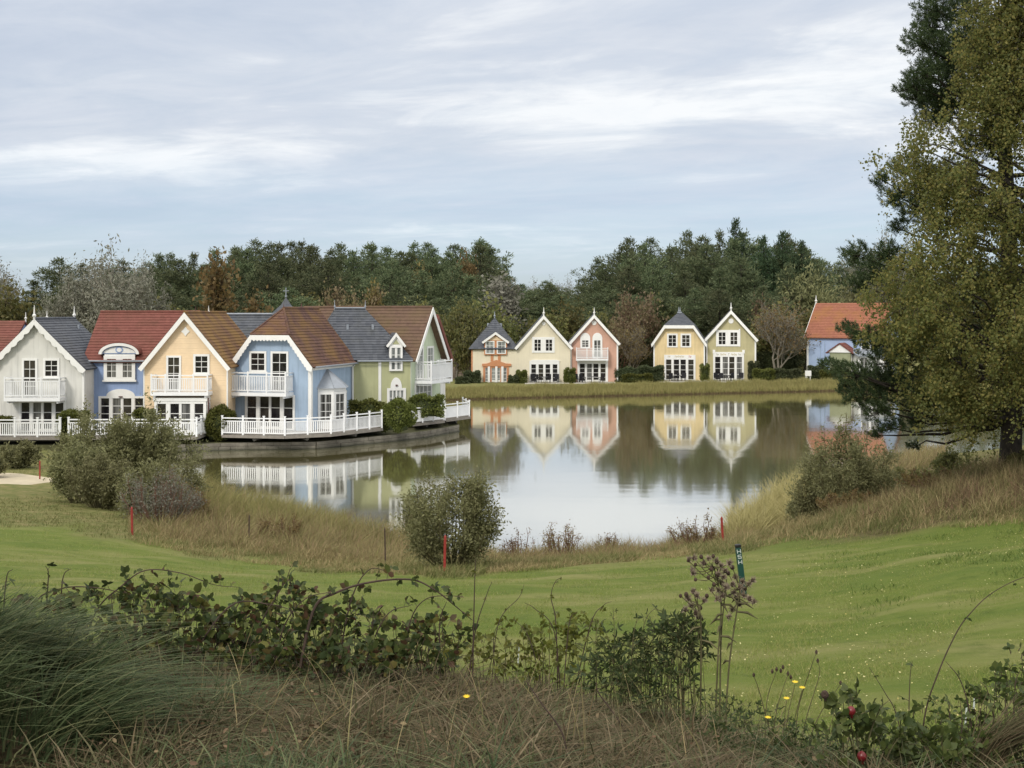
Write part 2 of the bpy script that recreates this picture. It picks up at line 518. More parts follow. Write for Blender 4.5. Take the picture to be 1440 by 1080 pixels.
M['olive_leaf'] = leafmat('olive_leaves', [(0.105, 0.115, 0.042), (0.15, 0.155, 0.055), (0.19, 0.17, 0.06)], 0.35, 0.6, 0.25)
M['grey_leaf'] = leafmat('grey_willow_leaves', [(0.18, 0.175, 0.14), (0.25, 0.245, 0.20), (0.14, 0.145, 0.105)], 0.3, 0.7, 0.15)
M['willow'] = leafmat('willow_leaves', [(0.135, 0.14, 0.062), (0.195, 0.195, 0.09), (0.26, 0.255, 0.125)], 0.38, 0.6, 0.12)
M['hedge'] = leafmat('hedge_leaves', [(0.075, 0.09, 0.022), (0.115, 0.13, 0.030), (0.165, 0.175, 0.045)], 0.3, 0.55, 0.2)
M['hedge_dark'] = leafmat('dark_hedge_leaves', [(0.045, 0.062, 0.028), (0.07, 0.085, 0.04), (0.105, 0.115, 0.055)], 0.25, 0.6, 0.25)
M['bramble_leaf'] = leafmat('bramble_leaves', [(0.028, 0.044, 0.016), (0.045, 0.064, 0.022), (0.065, 0.085, 0.026), (0.038, 0.056, 0.020), (0.10, 0.115, 0.030), (0.05, 0.07, 0.022), (0.085, 0.045, 0.028), (0.14, 0.14, 0.035)], 0.3, 0.5, 0.05, 0.18)
M['rose_leaf'] = leafmat('rose_leaves', [(0.045, 0.07, 0.020), (0.07, 0.095, 0.026), (0.10, 0.125, 0.035)], 0.3, 0.5, 0.1)
M['sage_leaf'] = leafmat('dark_green_leaves', [(0.03, 0.046, 0.018), (0.05, 0.07, 0.025), (0.085, 0.10, 0.035)], 0.25, 0.55, 0.05, 0.15)
M['yellow_leaf'] = leafmat('yellowing_leaves', [(0.09, 0.11, 0.02), (0.15, 0.15, 0.03), (0.07, 0.085, 0.02)], 0.35, 0.5, 0.1)
M['reed'] = leafmat('brown_reeds', [(0.23, 0.165, 0.095), (0.33, 0.25, 0.14), (0.16, 0.125, 0.065), (0.30, 0.26, 0.12), (0.20, 0.20, 0.085), (0.26, 0.185, 0.12)], 0.2, 0.8, 0.0, 0.1)
M['reed_pale'] = leafmat('pale_reeds', [(0.34, 0.30, 0.13), (0.42, 0.37, 0.18), (0.26, 0.25, 0.09)], 0.2, 0.8, 0.0, 0.1)
M['reed_far'] = leafmat('far_reeds', [(0.28, 0.255, 0.10), (0.35, 0.315, 0.13), (0.23, 0.23, 0.085), (0.29, 0.24, 0.11)], 0.2, 0.8, 0.0, 0.1)
M['weed_brown'] = leafmat('russet_grass', [(0.17, 0.105, 0.07), (0.24, 0.155, 0.10), (0.12, 0.085, 0.05), (0.20, 0.16, 0.085)], 0.2, 0.8, 0.0, 0.1)
M['reed_green'] = leafmat('olive_reeds', [(0.22, 0.21, 0.085), (0.30, 0.275, 0.11), (0.17, 0.175, 0.065), (0.33, 0.27, 0.13)], 0.25, 0.8, 0.0, 0.1)
M['straw'] = leafmat('straw_grass', [(0.29, 0.23, 0.12), (0.36, 0.29, 0.155), (0.20, 0.19, 0.08), (0.24, 0.17, 0.09)], 0.2, 0.8, 0.0, 0.1)
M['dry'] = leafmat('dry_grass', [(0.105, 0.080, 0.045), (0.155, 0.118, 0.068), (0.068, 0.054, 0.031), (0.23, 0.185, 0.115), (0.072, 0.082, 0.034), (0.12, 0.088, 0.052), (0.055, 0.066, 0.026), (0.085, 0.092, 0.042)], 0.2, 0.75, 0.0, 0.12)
M['tussock'] = leafmat('tussock_blades', [(0.038, 0.060, 0.026), (0.062, 0.088, 0.038), (0.10, 0.13, 0.058), (0.20, 0.205, 0.10)], 0.25, 0.6, 0.0, 0.12)
M['lawn_blade'] = leafmat('lawn_blades', [(0.145, 0.205, 0.036), (0.19, 0.245, 0.048), (0.235, 0.27, 0.068), (0.32, 0.31, 0.13), (0.10, 0.155, 0.030)], 0.3, 0.6, 0.0, 0.2)
M['rough_blade'] = leafmat('rough_blades', [(0.10, 0.125, 0.04), (0.16, 0.165, 0.06), (0.22, 0.20, 0.09), (0.125, 0.15, 0.045)], 0.3, 0.7, 0.0, 0.15)
M['litter'] = leafmat('withered_leaves', [(0.10, 0.06, 0.035), (0.16, 0.105, 0.06), (0.07, 0.05, 0.03), (0.20, 0.15, 0.08)], 0.1, 0.7, 0.0)
M['tuft_blade'] = leafmat('tuft_blades', [(0.075, 0.125, 0.028), (0.11, 0.16, 0.036), (0.15, 0.19, 0.05)], 0.25, 0.6, 0.0, 0.15)
M['reed_shade'] = leafmat('reed_foot_shade', [(0.10, 0.075, 0.045), (0.14, 0.10, 0.055)], 0.1, 0.8, 0.0, 0.1)
M['lawn_pale'] = leafmat('pale_lawn_blades', [(0.24, 0.25, 0.075), (0.31, 0.30, 0.11), (0.20, 0.235, 0.06), (0.37, 0.33, 0.15)], 0.3, 0.6, 0.0, 0.15)
M['fallen'] = leafmat('fallen_leaf', [(0.52, 0.46, 0.16), (0.66, 0.62, 0.34), (0.45, 0.36, 0.12)], 0.2, 0.6, 0.0)
M['bark'] = mat('dark_bark', (0.045, 0.038, 0.03), 0.9, 0.35, 9, 0.8, 12)
M['bark_pale'] = mat('pale_bark', (0.30, 0.28, 0.24), 0.85, 0.3, 7, 0.5, 12)
M['bark_grey'] = mat('grey_twigs', (0.20, 0.18, 0.145), 0.9, 0.25, 5)
M['bark_red'] = mat('reddish_twigs', (0.15, 0.085, 0.06), 0.9, 0.25, 5)
M['stem'] = mat('brown_stem', (0.06, 0.04, 0.03), 0.8, 0.3, 12)
M['stem_green'] = mat('green_brown_stem', (0.095, 0.085, 0.04), 0.8, 0.3, 12)
M['seed'] = mat('dead_flower_head', (0.065, 0.042, 0.03), 0.9, 0.35, 30, 0.6, 60)
M['fluff'] = mat('seed_fluff', (0.25, 0.20, 0.145), 0.95, 0.15, 30)
M['petal'] = mat('yellow_petals', (0.72, 0.50, 0.03), 0.6, 0.1, 20)
M['hip'] = mat('red_rose_hip', (0.14, 0.009, 0.012), 0.35, 0.1, 10, spec=0.5)
# ================================================================== TERRAIN
CP = [  # (x, y, z) control points of the near bank
    (-1.6,4.6,7.05),(0,4.6,7.08),(1.3,4.4,7.05),(2.6,4.6,6.95),(-4,4.6,7.1),(6,4.6,6.9),(-12,4.6,7.0),(14,4.6,7.1),(0,-4,7.1),(-12,-4,7.1),(14,-4,7.2),
    (-2.4,7,6.85),(0,7.0,6.60),(1.2,6.6,6.45),(2.0,6.3,6.2),(3.2,6.0,6.2),(5,6.2,6.2),(-6,7,6.8),
    (-2.8,9.2,5.8),(0,9.2,5.6),(2.4,8.0,5.7),(4.4,8.0,5.7),(-7,9.2,5.8),
    (-3.6,12,5.05),(0,12,5.0),(3,11,5.2),(5.5,12,5.25),(-10,12,5.1),(10,12,5.7),
    (-8,20,4.25),(-4,20,4.15),(0,18,4.3),(3.8,18,4.3),(7.6,20,4.75),(12,20,5.4),(-16,20,4.3),(18,20,6.2),
    (-1.6,30,2.7),(-6,32,2.35),(-10.7,36,2.48),(-15.2,38,2.5),(-24,38,2.7),(-17.3,52,1.25),(-22.8,62,0.8),(-30,62,1.0),(-26,52,1.5),(-45,40,3),
    (5.6,34,2.54),(10.4,26,4.25),(12.45,32,4.6),(11,38,2.9),(16,38,4.6),(20,32,5.8),(30,40,5.5),(45,40,6),
    (0,44,0.0),(3.5,45,0.0),(7.0,46.5,0.1),(-5,49,0.0),(-10,55,0.0),(-15.5,63,0.0),(-21,70,0.1),(-27,75,0.4),(-36,76,0.8),
    (9.6,51,0.1),(12.5,57,0.2),(17,66,0.2),(24,75,0.2),(33,82,0.2),(12,46,1.3),(18,55,1.6),(28,66,1.6),(40,75,2),(-46,60,1.3),(-46,75,1.0),(-46,91,0.6),(46,91,1.0),(46,60,2.6),(-46,20,4.6),(46,20,7),
    (0,52,-1.2),(5,56,-1.2),(-7,60,-1.3),(-14,70,-1.2),(-20,77,-0.9),(12,68,-1.2),(20,78,-1.2),(0,70,-1.8),(10,84,-1.8),(30,90,-1.3),
]
CP = np.array(CP, dtype=float)
def _tps(r2):
    return np.where(r2 > 1e-9, 0.5*r2*np.log(np.maximum(r2, 1e-9)), 0.0)
_A = CP[:, :2]
_n = len(CP)
_K = _tps(((_A[:, None, :]-_A[None, :, :])**2).sum(-1)) + np.eye(_n)*0.35
_Pm = np.concatenate([np.ones((_n, 1)), _A], 1)
_S = np.linalg.solve(np.block([[_K, _Pm], [_Pm.T, np.zeros((3, 3))]]), np.concatenate([CP[:, 2], np.zeros(3)]))
def near_z(x, y):
    xc = np.clip(x, -46, 46); yc = np.clip(y, -6, 92)
    r2 = (xc[..., None]-_A[:, 0])**2 + (yc[..., None]-_A[:, 1])**2
    z = _tps(r2) @ _S[:_n] + _S[_n] + _S[_n+1]*xc + _S[_n+2]*yc
    return np.clip(z, -1.8, 8.0)
def smooth(a, b, v):
    t = np.clip((v-a)/(b-a), 0, 1)
    return t*t*(3-2*t)
SHX = [-400, -40, -14, -9, -4.3, 37, 60, 95, 400]
SHY = [90, 94, 96, 127, 130.5, 145, 140, 100, 70]
def shore_y(x):
    return np.interp(x, SHX, SHY)
def gz(x, y):
    x = np.asarray(x, float); y = np.asarray(y, float)
    n = near_z(x, y)
    n = n*(1-smooth(80, 90, y)*smooth(-60, -34, x)*(1-smooth(40, 60, x))) - 1.8*smooth(80, 90, y)*smooth(-60, -34, x)*(1-smooth(40, 60, x))
    n = np.where(y > 92, np.minimum(n, -1.8 + 0*n), n)
    d = y - shore_y(x)
    f = np.clip(d*0.22, -1.8, 0.75) + np.clip((y-172)*0.022, 0, 4.0)
    f = np.where(d > -12, f, -1.8)
    return np.maximum(n, f)
def gz1(x, y):
    return float(gz(np.array([x]), np.array([y]))[0])

BNDX = [-300, 0, 90, 150, 300, 450, 620, 800, 1000, 1130, 1300, 1440, 1800]
BNDY = [722, 734, 742, 751, 781, 800, 806, 795, 775, 757, 742, 734, 725]
def fairway(x, y, z):
    """1 on the mown grass, 0 on the rough (its edge runs along the reeds)"""
    yy = np.maximum(y, 1.0)
    px = 720 + F*x/yy; py = HOR + F*(CAMZ-z)/yy
    w = 5*np.sin(x*1.9+1) + 4*np.sin(x*0.7+y*0.9)
    return smooth(-7, 7, py - np.interp(px, BNDX, BNDY) + w) * smooth(6.6, 9.5, y + 0.3*np.sin(x*2)) * np.where(y > 28, smooth(1.7, 2.1, z+.12*np.sin(x*2.2)), 1)

def axis(segs):
    out = []
    for a, b, s in segs:
        out += list(np.arange(a, b, s))
    out.append(segs[-1][1])
    return np.array(out)
xs = axis([(-2500,-300,220),(-300,-60,20),(-60,-24,1.2),(-24,24,0.4),(24,60,1.2),(60,300,20),(300,2500,220)])
ys = axis([(-60,-8,6),(-8,56,0.4),(56,100,1.0),(100,180,1.5),(180,300,8),(300,3000,270)])
GX, GY = np.meshgrid(xs, ys)
GZ = gz(GX, GY)
bumpy = 0.03*np.sin(GX*1.7+GY*0.6)*np.cos(GY*1.1) + 0.02*np.sin(GX*3.1-GY*2.3)
GZ = GZ + np.where(GZ > 0.3, bumpy, 0)
nx, ny = len(xs), len(ys)
V = np.stack([GX.ravel(), GY.ravel(), GZ.ravel()], 1)
ii = (np.arange(ny-1)[:, None]*nx + np.arange(nx-1)[None]).ravel()
Fc = np.stack([ii, ii+1, ii+1+nx, ii+nx], 1)
fw = fairway(GX, GY, GZ).ravel()
dryz = np.maximum(1-smooth(6.3, 8.6, GY), smooth(0.0, 1.0, GY-28)*smooth(6, 9, GX)*(1-smooth(60, 80, GY))).ravel()
lakebed = (1-smooth(-0.15, 0.15, GZ)).ravel()

def groundmat():
    m, t, bs = newmat('ground_turf')
    c = N(t, 'ShaderNodeTexCoord').outputs['Object']
    def att(nm):
        a = N(t, 'ShaderNodeAttribute'); a.attribute_name = nm
        return a.outputs['Fac']
    mp = N(t, 'ShaderNodeMapping'); mp.inputs['Scale'].default_value = (0.35, 1.4, 1); mp.inputs['Rotation'].default_value = (0, 0, 0.12)
    L(t, c, mp.inputs[0])
    big = noise(t, mp.outputs[0], 0.55, 5, 0.6)
    mid = noise(t, c, 2.3, 6, 0.65)
    fine = noise(t, c, 22, 5, 0.7)
    lawn = ramp(t, big, [(0.30, (0.11, 0.17, 0.028)), (0.48, (0.165, 0.21, 0.042)), (0.64, (0.29, 0.28, 0.11))])
    lawn = mixcol(t, ramp(t, fine, [(0.35, 0.0), (0.7, 0.5)]), lawn, (0.20, 0.215, 0.075))
    lawn = mixcol(t, ramp(t, mid, [(0.52, 0.0), (0.70, 0.55)]), lawn, (0.085, 0.125, 0.026))
    roughc = ramp(t, mid, [(0.3, (0.095, 0.12, 0.034)), (0.5, (0.165, 0.165, 0.06)), (0.68, (0.24, 0.20, 0.095))])
    dry = ramp(t, mid, [(0.3, (0.07, 0.055, 0.03)), (0.6, (0.13, 0.095, 0.055)), (0.75, (0.08, 0.075, 0.03))])
    lawn = mixcol(t, 1.0, lawn, (0.78, 0.80, 0.76), 'MULTIPLY')
    col = mixcol(t, att('mown'), roughc, lawn)
    col = mixcol(t, att('dry'), col, dry)
    col = mixcol(t, att('bed'), col, (0.05, 0.045, 0.025))
    L(t, col, bs.inputs['Base Color'])
    bs.inputs['Roughness'].default_value = 0.9
    bs.inputs['Specular IOR Level'].default_value = 0.1
    b = N(t, 'ShaderNodeBump'); b.inputs['Strength'].default_value = 0.9; b.inputs['Distance'].default_value = 0.05
    L(t, fine, b.inputs['Height']); L(t, b.outputs[0], bs.inputs['Normal'])
    return m
g = mesh_np('ground', V, Fc, groundmat(), smooth=True, attrs={'mown': fw, 'dry': dryz, 'bed': lakebed})
tag(g, 'grassy banks and land around the lake', 'ground', kind='structure')

# ------------------------------------------------------------------ lake
def watermat():
    m, t, bs = newmat('lake_water')
    c = N(t, 'ShaderNodeTexCoord').outputs['Object']
    nt_ = t.nodes
    mp = N(t, 'ShaderNodeMapping'); mp.inputs['Scale'].default_value = (0.5, 0.16, 1)
    L(t, c, mp.inputs[0])
    r1 = noise(t, mp.outputs[0], 1.1, 3, 0.5)
    mp2 = N(t, 'ShaderNodeMapping'); mp2.inputs['Scale'].default_value = (0.06, 0.22, 1)
    L(t, c, mp2.inputs[0])
    patch = ramp(t, noise(t, mp2.outputs[0], 0.35, 4, 0.6), [(0.44, 0.10), (0.66, 1.6)])
    b = N(t, 'ShaderNodeBump'); b.inputs['Strength'].default_value = 0.07; b.inputs['Distance'].default_value = 0.08
    L(t, mth(t, 'MULTIPLY', r1, patch), b.inputs['Height'])
    bs.inputs['Base Color'].default_value = (0.15, 0.135, 0.055, 1)
    bs.inputs['Roughness'].default_value = 0.05
    bs.inputs['IOR'].default_value = 1.40
    bs.inputs['Specular IOR Level'].default_value = 0.5
    L(t, b.outputs[0], bs.inputs['Normal'])
    gl = N(t, 'ShaderNodeBsdfGlossy'); gl.inputs['Roughness'].default_value = 0.06
    gl.inputs['Color'].default_value = (0.97, 0.98, 0.97, 1)
    L(t, b.outputs[0], gl.inputs['Normal'])
    mx = N(t, 'ShaderNodeMixShader'); mx.inputs[0].default_value = 0.62
    L(t, bs.outputs[0], mx.inputs[1]); L(t, gl.outputs[0], mx.inputs[2])
    L(t, mx.outputs[0], t.nodes['Material Output'].inputs[0])
    return m
mb = MB(); mb.add([(-140,38,0),(140,38,0),(140,160,0),(-140,160,0)], [(0,1,2,3)])
tag(mb.build('lake_water', watermat()), 'still lake mirroring the houses', 'lake', kind='structure')

# ------------------------------------------------------------------ terrace the lakeside row stands on, and its stone edge
WALL = [(-70, 80.2), (-27.5, 80.2), (-20.5, 80.6), (-17.6, 81.6), (-12.6, 82.2), (-10.6, 84.2), (-8.4, 86.6), (-6.0, 89.8), (-4.0, 94.4), (-4.6, 99.0), (-9.0, 106.0), (-13, 127)]
mb = MB()
mb.zprism(WALL + [(-70, 127)], -1.7, 0.47)
terr = mb.build('terrace_ground', mat('terrace_earth', (0.085, 0.085, 0.04), 0.95, 0.3, 1.5, 0.4, 20))
tag(terr, 'raised ground under the lakeside row of houses', 'ground', kind='structure')
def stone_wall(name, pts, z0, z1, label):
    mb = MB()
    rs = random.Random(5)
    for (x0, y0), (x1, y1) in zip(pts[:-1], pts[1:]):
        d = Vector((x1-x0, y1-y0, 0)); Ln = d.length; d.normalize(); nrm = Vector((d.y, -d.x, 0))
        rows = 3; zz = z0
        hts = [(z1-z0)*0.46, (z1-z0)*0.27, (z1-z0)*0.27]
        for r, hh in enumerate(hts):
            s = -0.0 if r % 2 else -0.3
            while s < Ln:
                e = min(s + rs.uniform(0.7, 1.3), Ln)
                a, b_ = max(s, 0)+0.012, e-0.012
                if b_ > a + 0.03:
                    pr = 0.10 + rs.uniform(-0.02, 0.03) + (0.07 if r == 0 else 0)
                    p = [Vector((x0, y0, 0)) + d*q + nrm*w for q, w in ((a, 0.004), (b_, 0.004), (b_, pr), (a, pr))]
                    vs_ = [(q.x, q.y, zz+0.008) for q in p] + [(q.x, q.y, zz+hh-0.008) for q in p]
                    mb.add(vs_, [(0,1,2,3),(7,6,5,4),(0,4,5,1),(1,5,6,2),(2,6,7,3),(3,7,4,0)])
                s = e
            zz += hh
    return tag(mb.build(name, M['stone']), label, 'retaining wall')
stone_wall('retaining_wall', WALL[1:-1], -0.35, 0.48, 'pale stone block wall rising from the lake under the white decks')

# ================================================================== HOUSE KIT
def TM(x, y, rz, z=0.0):
    return Matrix.Translation((x, y, z)) @ Matrix.Rotation(rz, 4, 'Z')
GLR = random.Random(12)
def pick(gl):
    return GLR.choice(('glass', 'glass', 'glass', 'glass_half', 'glass_dim')) if gl == 'glass' else gl
def window(par, T, cx, z0, z1, w, cols=2, rows=3, fw=0.13, glass='glass', name='window', mull=0.035, frame='white', side=None, sill=True, thick=0.07, head=0.0, bars=True):
    u0, u1 = cx-w/2, cx+w/2
    mb = MB(T)
    mb.fb(u0, u0+fw, z0, z1, 0, thick).fb(u1-fw, u1, z0, z1, 0, thick)
    mb.fb(u0+fw, u1-fw, z1-fw-head, z1, 0, thick)
    if sill: mb.fb(u0-0.05, u1+0.05, z0-0.07, z0, 0, thick+0.06)
    mb.fb(u0+fw, u1-fw, z0, z0+fw*0.8, 0, thick)
    win = mb.build(name, M[frame], par)
    a0, a1, b0, b1 = u0+fw, u1-fw, z0+fw*0.8, z1-fw-head
    MB(T).fb(a0, a1, b0, b1, 0.001, 0.012).build('pane', M[pick(glass)], win)
    if bars:
        mb = MB(T)
        mw = mull
        wv = (a1-a0)/cols
        for i in range(1, cols):
            u = a0+wv*i
            mb.fb(u-mw/2, u+mw/2, b0, b1, 0.012, 0.035)
        hv = (b1-b0)/rows
        if cols == 1: mb.fb(a0+.05, a0+.08, b0, b1, 0.0325, 0.036)
        for j in range(1, rows):
            z = b0+hv*j
            for i in range(cols):
                l = a0+wv*i+(mw/2 if i else 0); r = a0+wv*(i+1)-(mw/2 if i < cols-1 else 0)
                mb.fb(l, r, z-0.02, z+0.02, 0.012, 0.032)
        mb.build('sash', M['sash'], win)
    return win
def french_door(par, T, cx, z0, z1, w, glass='glass', rows=4, fw=0.14, head=0.0, wide=True, frame='white', post=0.20, mid=0.12):
    """side light, two door leaves, side light between white posts"""
    u0, u1 = cx-w/2, cx+w/2
    mb = MB(T)
    mb.fb(u0, u0+fw, z0, z1, 0, 0.09).fb(u1-fw, u1, z0, z1, 0, 0.09).fb(u0+fw, u1-fw, z1-fw-head, z1, 0, 0.09)
    zt = z1-fw-head
    a0, a1 = u0+fw, u1-fw
    wv = (a1-a0-2*post-mid)/4
    p1 = a0+wv; p2 = p1+post+wv; p3 = p2+mid+wv
    mb.fb(p1, p1+post, z0, zt, 0, 0.08).fb(p2, p2+mid, z0, zt, 0, 0.07).fb(p3, p3+post, z0, zt, 0, 0.08)
    d = mb.build('french_door', M[frame], par)
    for s in (a0, p1+post, p2+mid, p3+post):
        MB(T).fb(s, s+wv, z0+0.02, zt, 0.001, 0.012).build('pane', M[pick(glass)], d)
    for q, s in enumerate((a0, p1+post, p2+mid, p3+post)):
        mb = MB(T)
        mb.fb(s, s+.03, z0+.02, zt, .013, .042).fb(s+wv-.03, s+wv, z0+.02, zt, .013, .042)
        for j in range(1, rows):
            z = z0+(zt-z0)*j/rows
            mb.fb(s+.03, s+wv-.03, z-0.022, z+0.022, 0.013, 0.04)
        mb.fb(s+.03, s+wv-.03, z0+.02, z0+(.22 if q in (1, 2) else .10), 0.013, 0.043)
        mb.build('sash', M['sash'], d)
    return d
def rail_mesh(mb, p0, p1, z0, z1, gap=0.115, bw=0.055, closed=False):
    """one railing bay between two points: top and bottom rail, upright boards"""
    p0 = Vector((p0[0], p0[1], 0)); p1 = Vector((p1[0], p1[1], 0))
    d = p1-p0; Ln = d.length; d.normalize(); n = Vector((-d.y, d.x, 0))
    def bar(s0, s1, a, b, t):
        q = [p0+d*s0-n*t, p0+d*s1-n*t, p0+d*s1+n*t, p0+d*s0+n*t]
        mb.add([(v.x, v.y, a) for v in q]+[(v.x, v.y, b) for v in q],
               [(0,3,2,1),(4,5,6,7),(0,1,5,4),(1,2,6,5),(2,3,7,6),(3,0,4,7)])
    bar(0, Ln, z1-0.07, z1, 0.045)
    bar(0, Ln, z1-0.26, z1-0.20, 0.03)
    bar(0, Ln, z0+0.10, z0+0.17, 0.03)
    k = max(2, int(Ln/gap))
    for i in range(k):
        s = Ln*(i+0.5)/k
        bar(s-bw/2, s+bw/2, z0+0.171, z1-0.261, 0.013)
def balcony(par, T, u0, u1, zf, depth=1.1, h=1.05, posts=3, inset=0.0):
    mb = MB(T)
    mb.fb(u0, u1, zf-0.22, zf, 0.002, depth)
    mb.fb(u0+0.15, u0+0.27, zf-0.36, zf-0.221, 0.002, depth*0.9).fb(u1-0.27, u1-0.15, zf-0.36, zf-0.221, 0.002, depth*0.9)
    b = mb.build('balcony', M['white_rail'], par)
    us = [u0+0.05+(u1-u0-0.1)*i/(posts) for i in range(posts+1)]
    yf = -depth+0.05
    for u in us:
        mb = MB(T); mb.box(u-0.045, u+0.045, yf-0.045, yf+0.045, zf-0.08, zf+h+0.07)
        mb.build('balcony_post', M['white_rail'], b)
    for a, c in zip(us[:-1], us[1:]):
        mb = MB(T); rail_mesh(mb, (a+0.045, yf), (c-0.045, yf), zf, zf+h); mb.build('railing', M['white_rail'], b)
    for u in (us[0], us[-1]):
        mb = MB(T); rail_mesh(mb, (u, yf+0.045), (u, -0.02), zf, zf+h); mb.build('railing', M['white_rail'], b)
    return b
def chevron(xl, zl, xa, za, xr, zr, w, wavy=0.0, waves=7):
    """barge board outline along both rakes of a gable"""
    o = [(xl, zl), (xr, zr), (xa, za)]
    def inner(x0, z0, x1, z1, n):
        d = Vector((x1-x0, z1-z0)); Ln = d.length; d.normalize()
        p = Vector((-d.y, d.x));
        if p.y > 0: p = -p
        pts = []
        for i in range(n+1):
            t = i/n
            ww = w + (wavy*abs(math.sin(math.pi*waves*t)) if wavy else 0)
            pts.append((x0+d.x*Ln*t+p.x*ww, z0+d.y*Ln*t+p.y*ww))
        return pts
    n = 28 if wavy else 1
    sl = (za-zl)/(xa-xl)
    wz = w*math.sqrt(1+sl*sl)
    ri = inner(xr, zr, xa, za, n)[:-1]
    li = inner(xl, zl, xa, za, n)[:-1]
    top = (xa, za-wz)
    # clip the inner points so that they stay on their own side
    ri = [p for p in ri if p[0] > xa+0.05]; li = [p for p in li if p[0] < xa-0.05]
    poly = [(xl, zl)] + li + [top] + ri[::-1] + [(xr, zr), (xa, za)]
    return poly
def barge(par, T, xl, zl, xa, za, xr, zr, y0, w=0.26, wavy=0.0, m='white', waves=7, th=0.06):
    mb = MB(T); mb.prism(chevron(xl, zl, xa, za, xr, zr, w, wavy, waves), y0, y0+th)
    return mb.build('bargeboard', M[m], par)
def finial(par, x, y, z, h=0.9, m='finial', T=None, r=0.05):
    mb = MB(T)
    mb.tube([(x,y,z-0.1),(x,y,z+h*0.2),(x,y,z+h*0.24),(x,y,z+h*0.34),(x,y,z+h*0.4),(x,y,z+h)],[r,r,r*1.8,r*1.8,r*0.9,r*0.25],6)
    return mb.build('finial', M[m], par)
def gable_walls(par, hw, ze, za, depth, m, name='wall'):
    """solid body with a gable front and back; the tops sit just under the roof slab"""
    mb = MB()
    mb.prism([(-hw, 0), (hw, 0), (hw, ze), (0, za), (-hw, ze)], 0, depth)
    return mb.build(name, M[m], par)
def gable_roof(par, hw, ze, za, y0, y1, ov, m, n=14, lift=0.17):
    """two tiled slopes that start ov beyond the walls"""
    s = (za-ze)/hw
    xo = hw+ov; zo = ze-s*ov
    mb = MB()
    zl = lift
    mb.slope((xo,y0,zo+zl),(xo,y1,zo+zl),(0,y1,za+zl),(0,y0,za+zl), n)
    mb.slope((-xo,y1,zo+zl),(-xo,y0,zo+zl),(0,y0,za+zl),(0,y1,za+zl), n)
    mb.tube([(0,y0+0.01,za+zl+0.02),(0,y1-0.01,za+zl+0.02)], 0.09, 6)
    return mb.build('roof', M[m], par)
def corner_trims(par, hw, zt, depth=None, w=0.14, m='white', sides=(-1, 1), y=0.0):
    for s in sides:
        mb = MB(); x = s*(hw+0.02)
        mb.box(min(x, x-s*w), max(x, x-s*w), y-0.025, y+w, 0.0, zt)
        mb.build('corner_trim', M[m], par)
class H:
    """maps pixels of the photograph to metres on a facade at distance Y"""
    def __init__(self, cx, Y, base, rot=0.0):
        self.cx, self.Y, self.base, self.rot = cx, Y, base, rot
        self.loc = (XA(cx, Y), Y, base)
    def u(self, px):
        # intersection of the view ray with the rotated facade line
        k = (px-720)/F
        c, s = math.cos(self.rot), math.sin(self.rot)
        x0 = self.loc[0]
        return (k*self.Y - x0)/(c - k*s)
    def z(self, py, du=0.0):
        return ZA(py, self.Y+du) - self.base
    def w(self, a, b):
        return abs(self.u(b)-self.u(a))
    def put(self, name, label, cat='house', group=None):
        return empty(name, self.loc, self.rot, label, cat, group)
I4 = Matrix.Identity(4)
# ================================================================== LAKESIDE ROW (left)
BASE = 1.0
GR = 'houses of the lakeside row'
# ---- far left: red tiled roof end
h = H(-40, 85.0, BASE)
p = h.put('lake_house', 'red roofed house at the left end of the row, mostly hidden by the white house', group=GR)
zE, zR = h.z(505), ZA(451, 88.5)-BASE
mb = MB(); mb.prism([(0,0),(7.0,0),(7.0,zE),(3.5,zR-0.15),(0,zE)], h.u(-130), h.u(6)); mb.M = Matrix.Rotation(R(90),4,'Z') @ Matrix.Scale(-1,4,(0,1,0)); 
mb.M = Matrix(((0,1,0,0),(1,0,0,0),(0,0,1,0),(0,0,0,1))); mb.build('wall', M['wall_blue'], p)
mb = MB(); a, b = h.u(-130), h.u(8)
mb.slope((a,-0.35,zE-0.1),(b,-0.35,zE-0.1),(b,3.5,zR),(a,3.5,zR),16).slope((b,7.35,zE-0.1),(a,7.35,zE-0.1),(a,3.5,zR),(b,3.5,zR),16)
mb.build('roof', M['tile_red'], p)
finial(p, h.u(8), 3.5, zR, 0.6)
window(p, I4, h.u(-45), h.z(535), h.z(508), 1.0)
window(p, I4, h.u(-75), h.z(535), h.z(508), 1.0)

def side_house(h, px0, px1, zE, zR, dep, wallm, roofm, p, n=16, ov=0.3, lift=0.1):
    """ridge parallel to the front"""
    a, b = h.u(px0), h.u(px1)
    S = Matrix(((0,1,0,0),(1,0,0,0),(0,0,1,0),(0,0,0,1)))
    mb = MB(S); mb.prism([(0,0),(dep,0),(dep,zE),(dep/2,zR-0.12),(0,zE)], a, b); mb.build('wall', M[wallm], p)
    s = (zR-zE)/(dep/2)
    mb = MB()
    mb.slope((a-0.08,-ov,zE-s*ov+lift),(b+0.08,-ov,zE-s*ov+lift),(b+0.08,dep/2,zR+lift),(a-0.08,dep/2,zR+lift),n)
    mb.slope((b+0.08,dep+ov,zE-s*ov+lift),(a-0.08,dep+ov,zE-s*ov+lift),(a-0.08,dep/2,zR+lift),(b+0.08,dep/2,zR+lift),n)
    mb.tube([(a-0.07,dep/2,zR+lift+0.03),(b+0.07,dep/2,zR+lift+0.03)], 0.09, 6)
    mb.build('roof', M[roofm], p)
    MB().fb(a, b, zE-0.16, zE-0.02, 0.0, 0.10).build('eaves_board', M['white'], p)
    return a, b

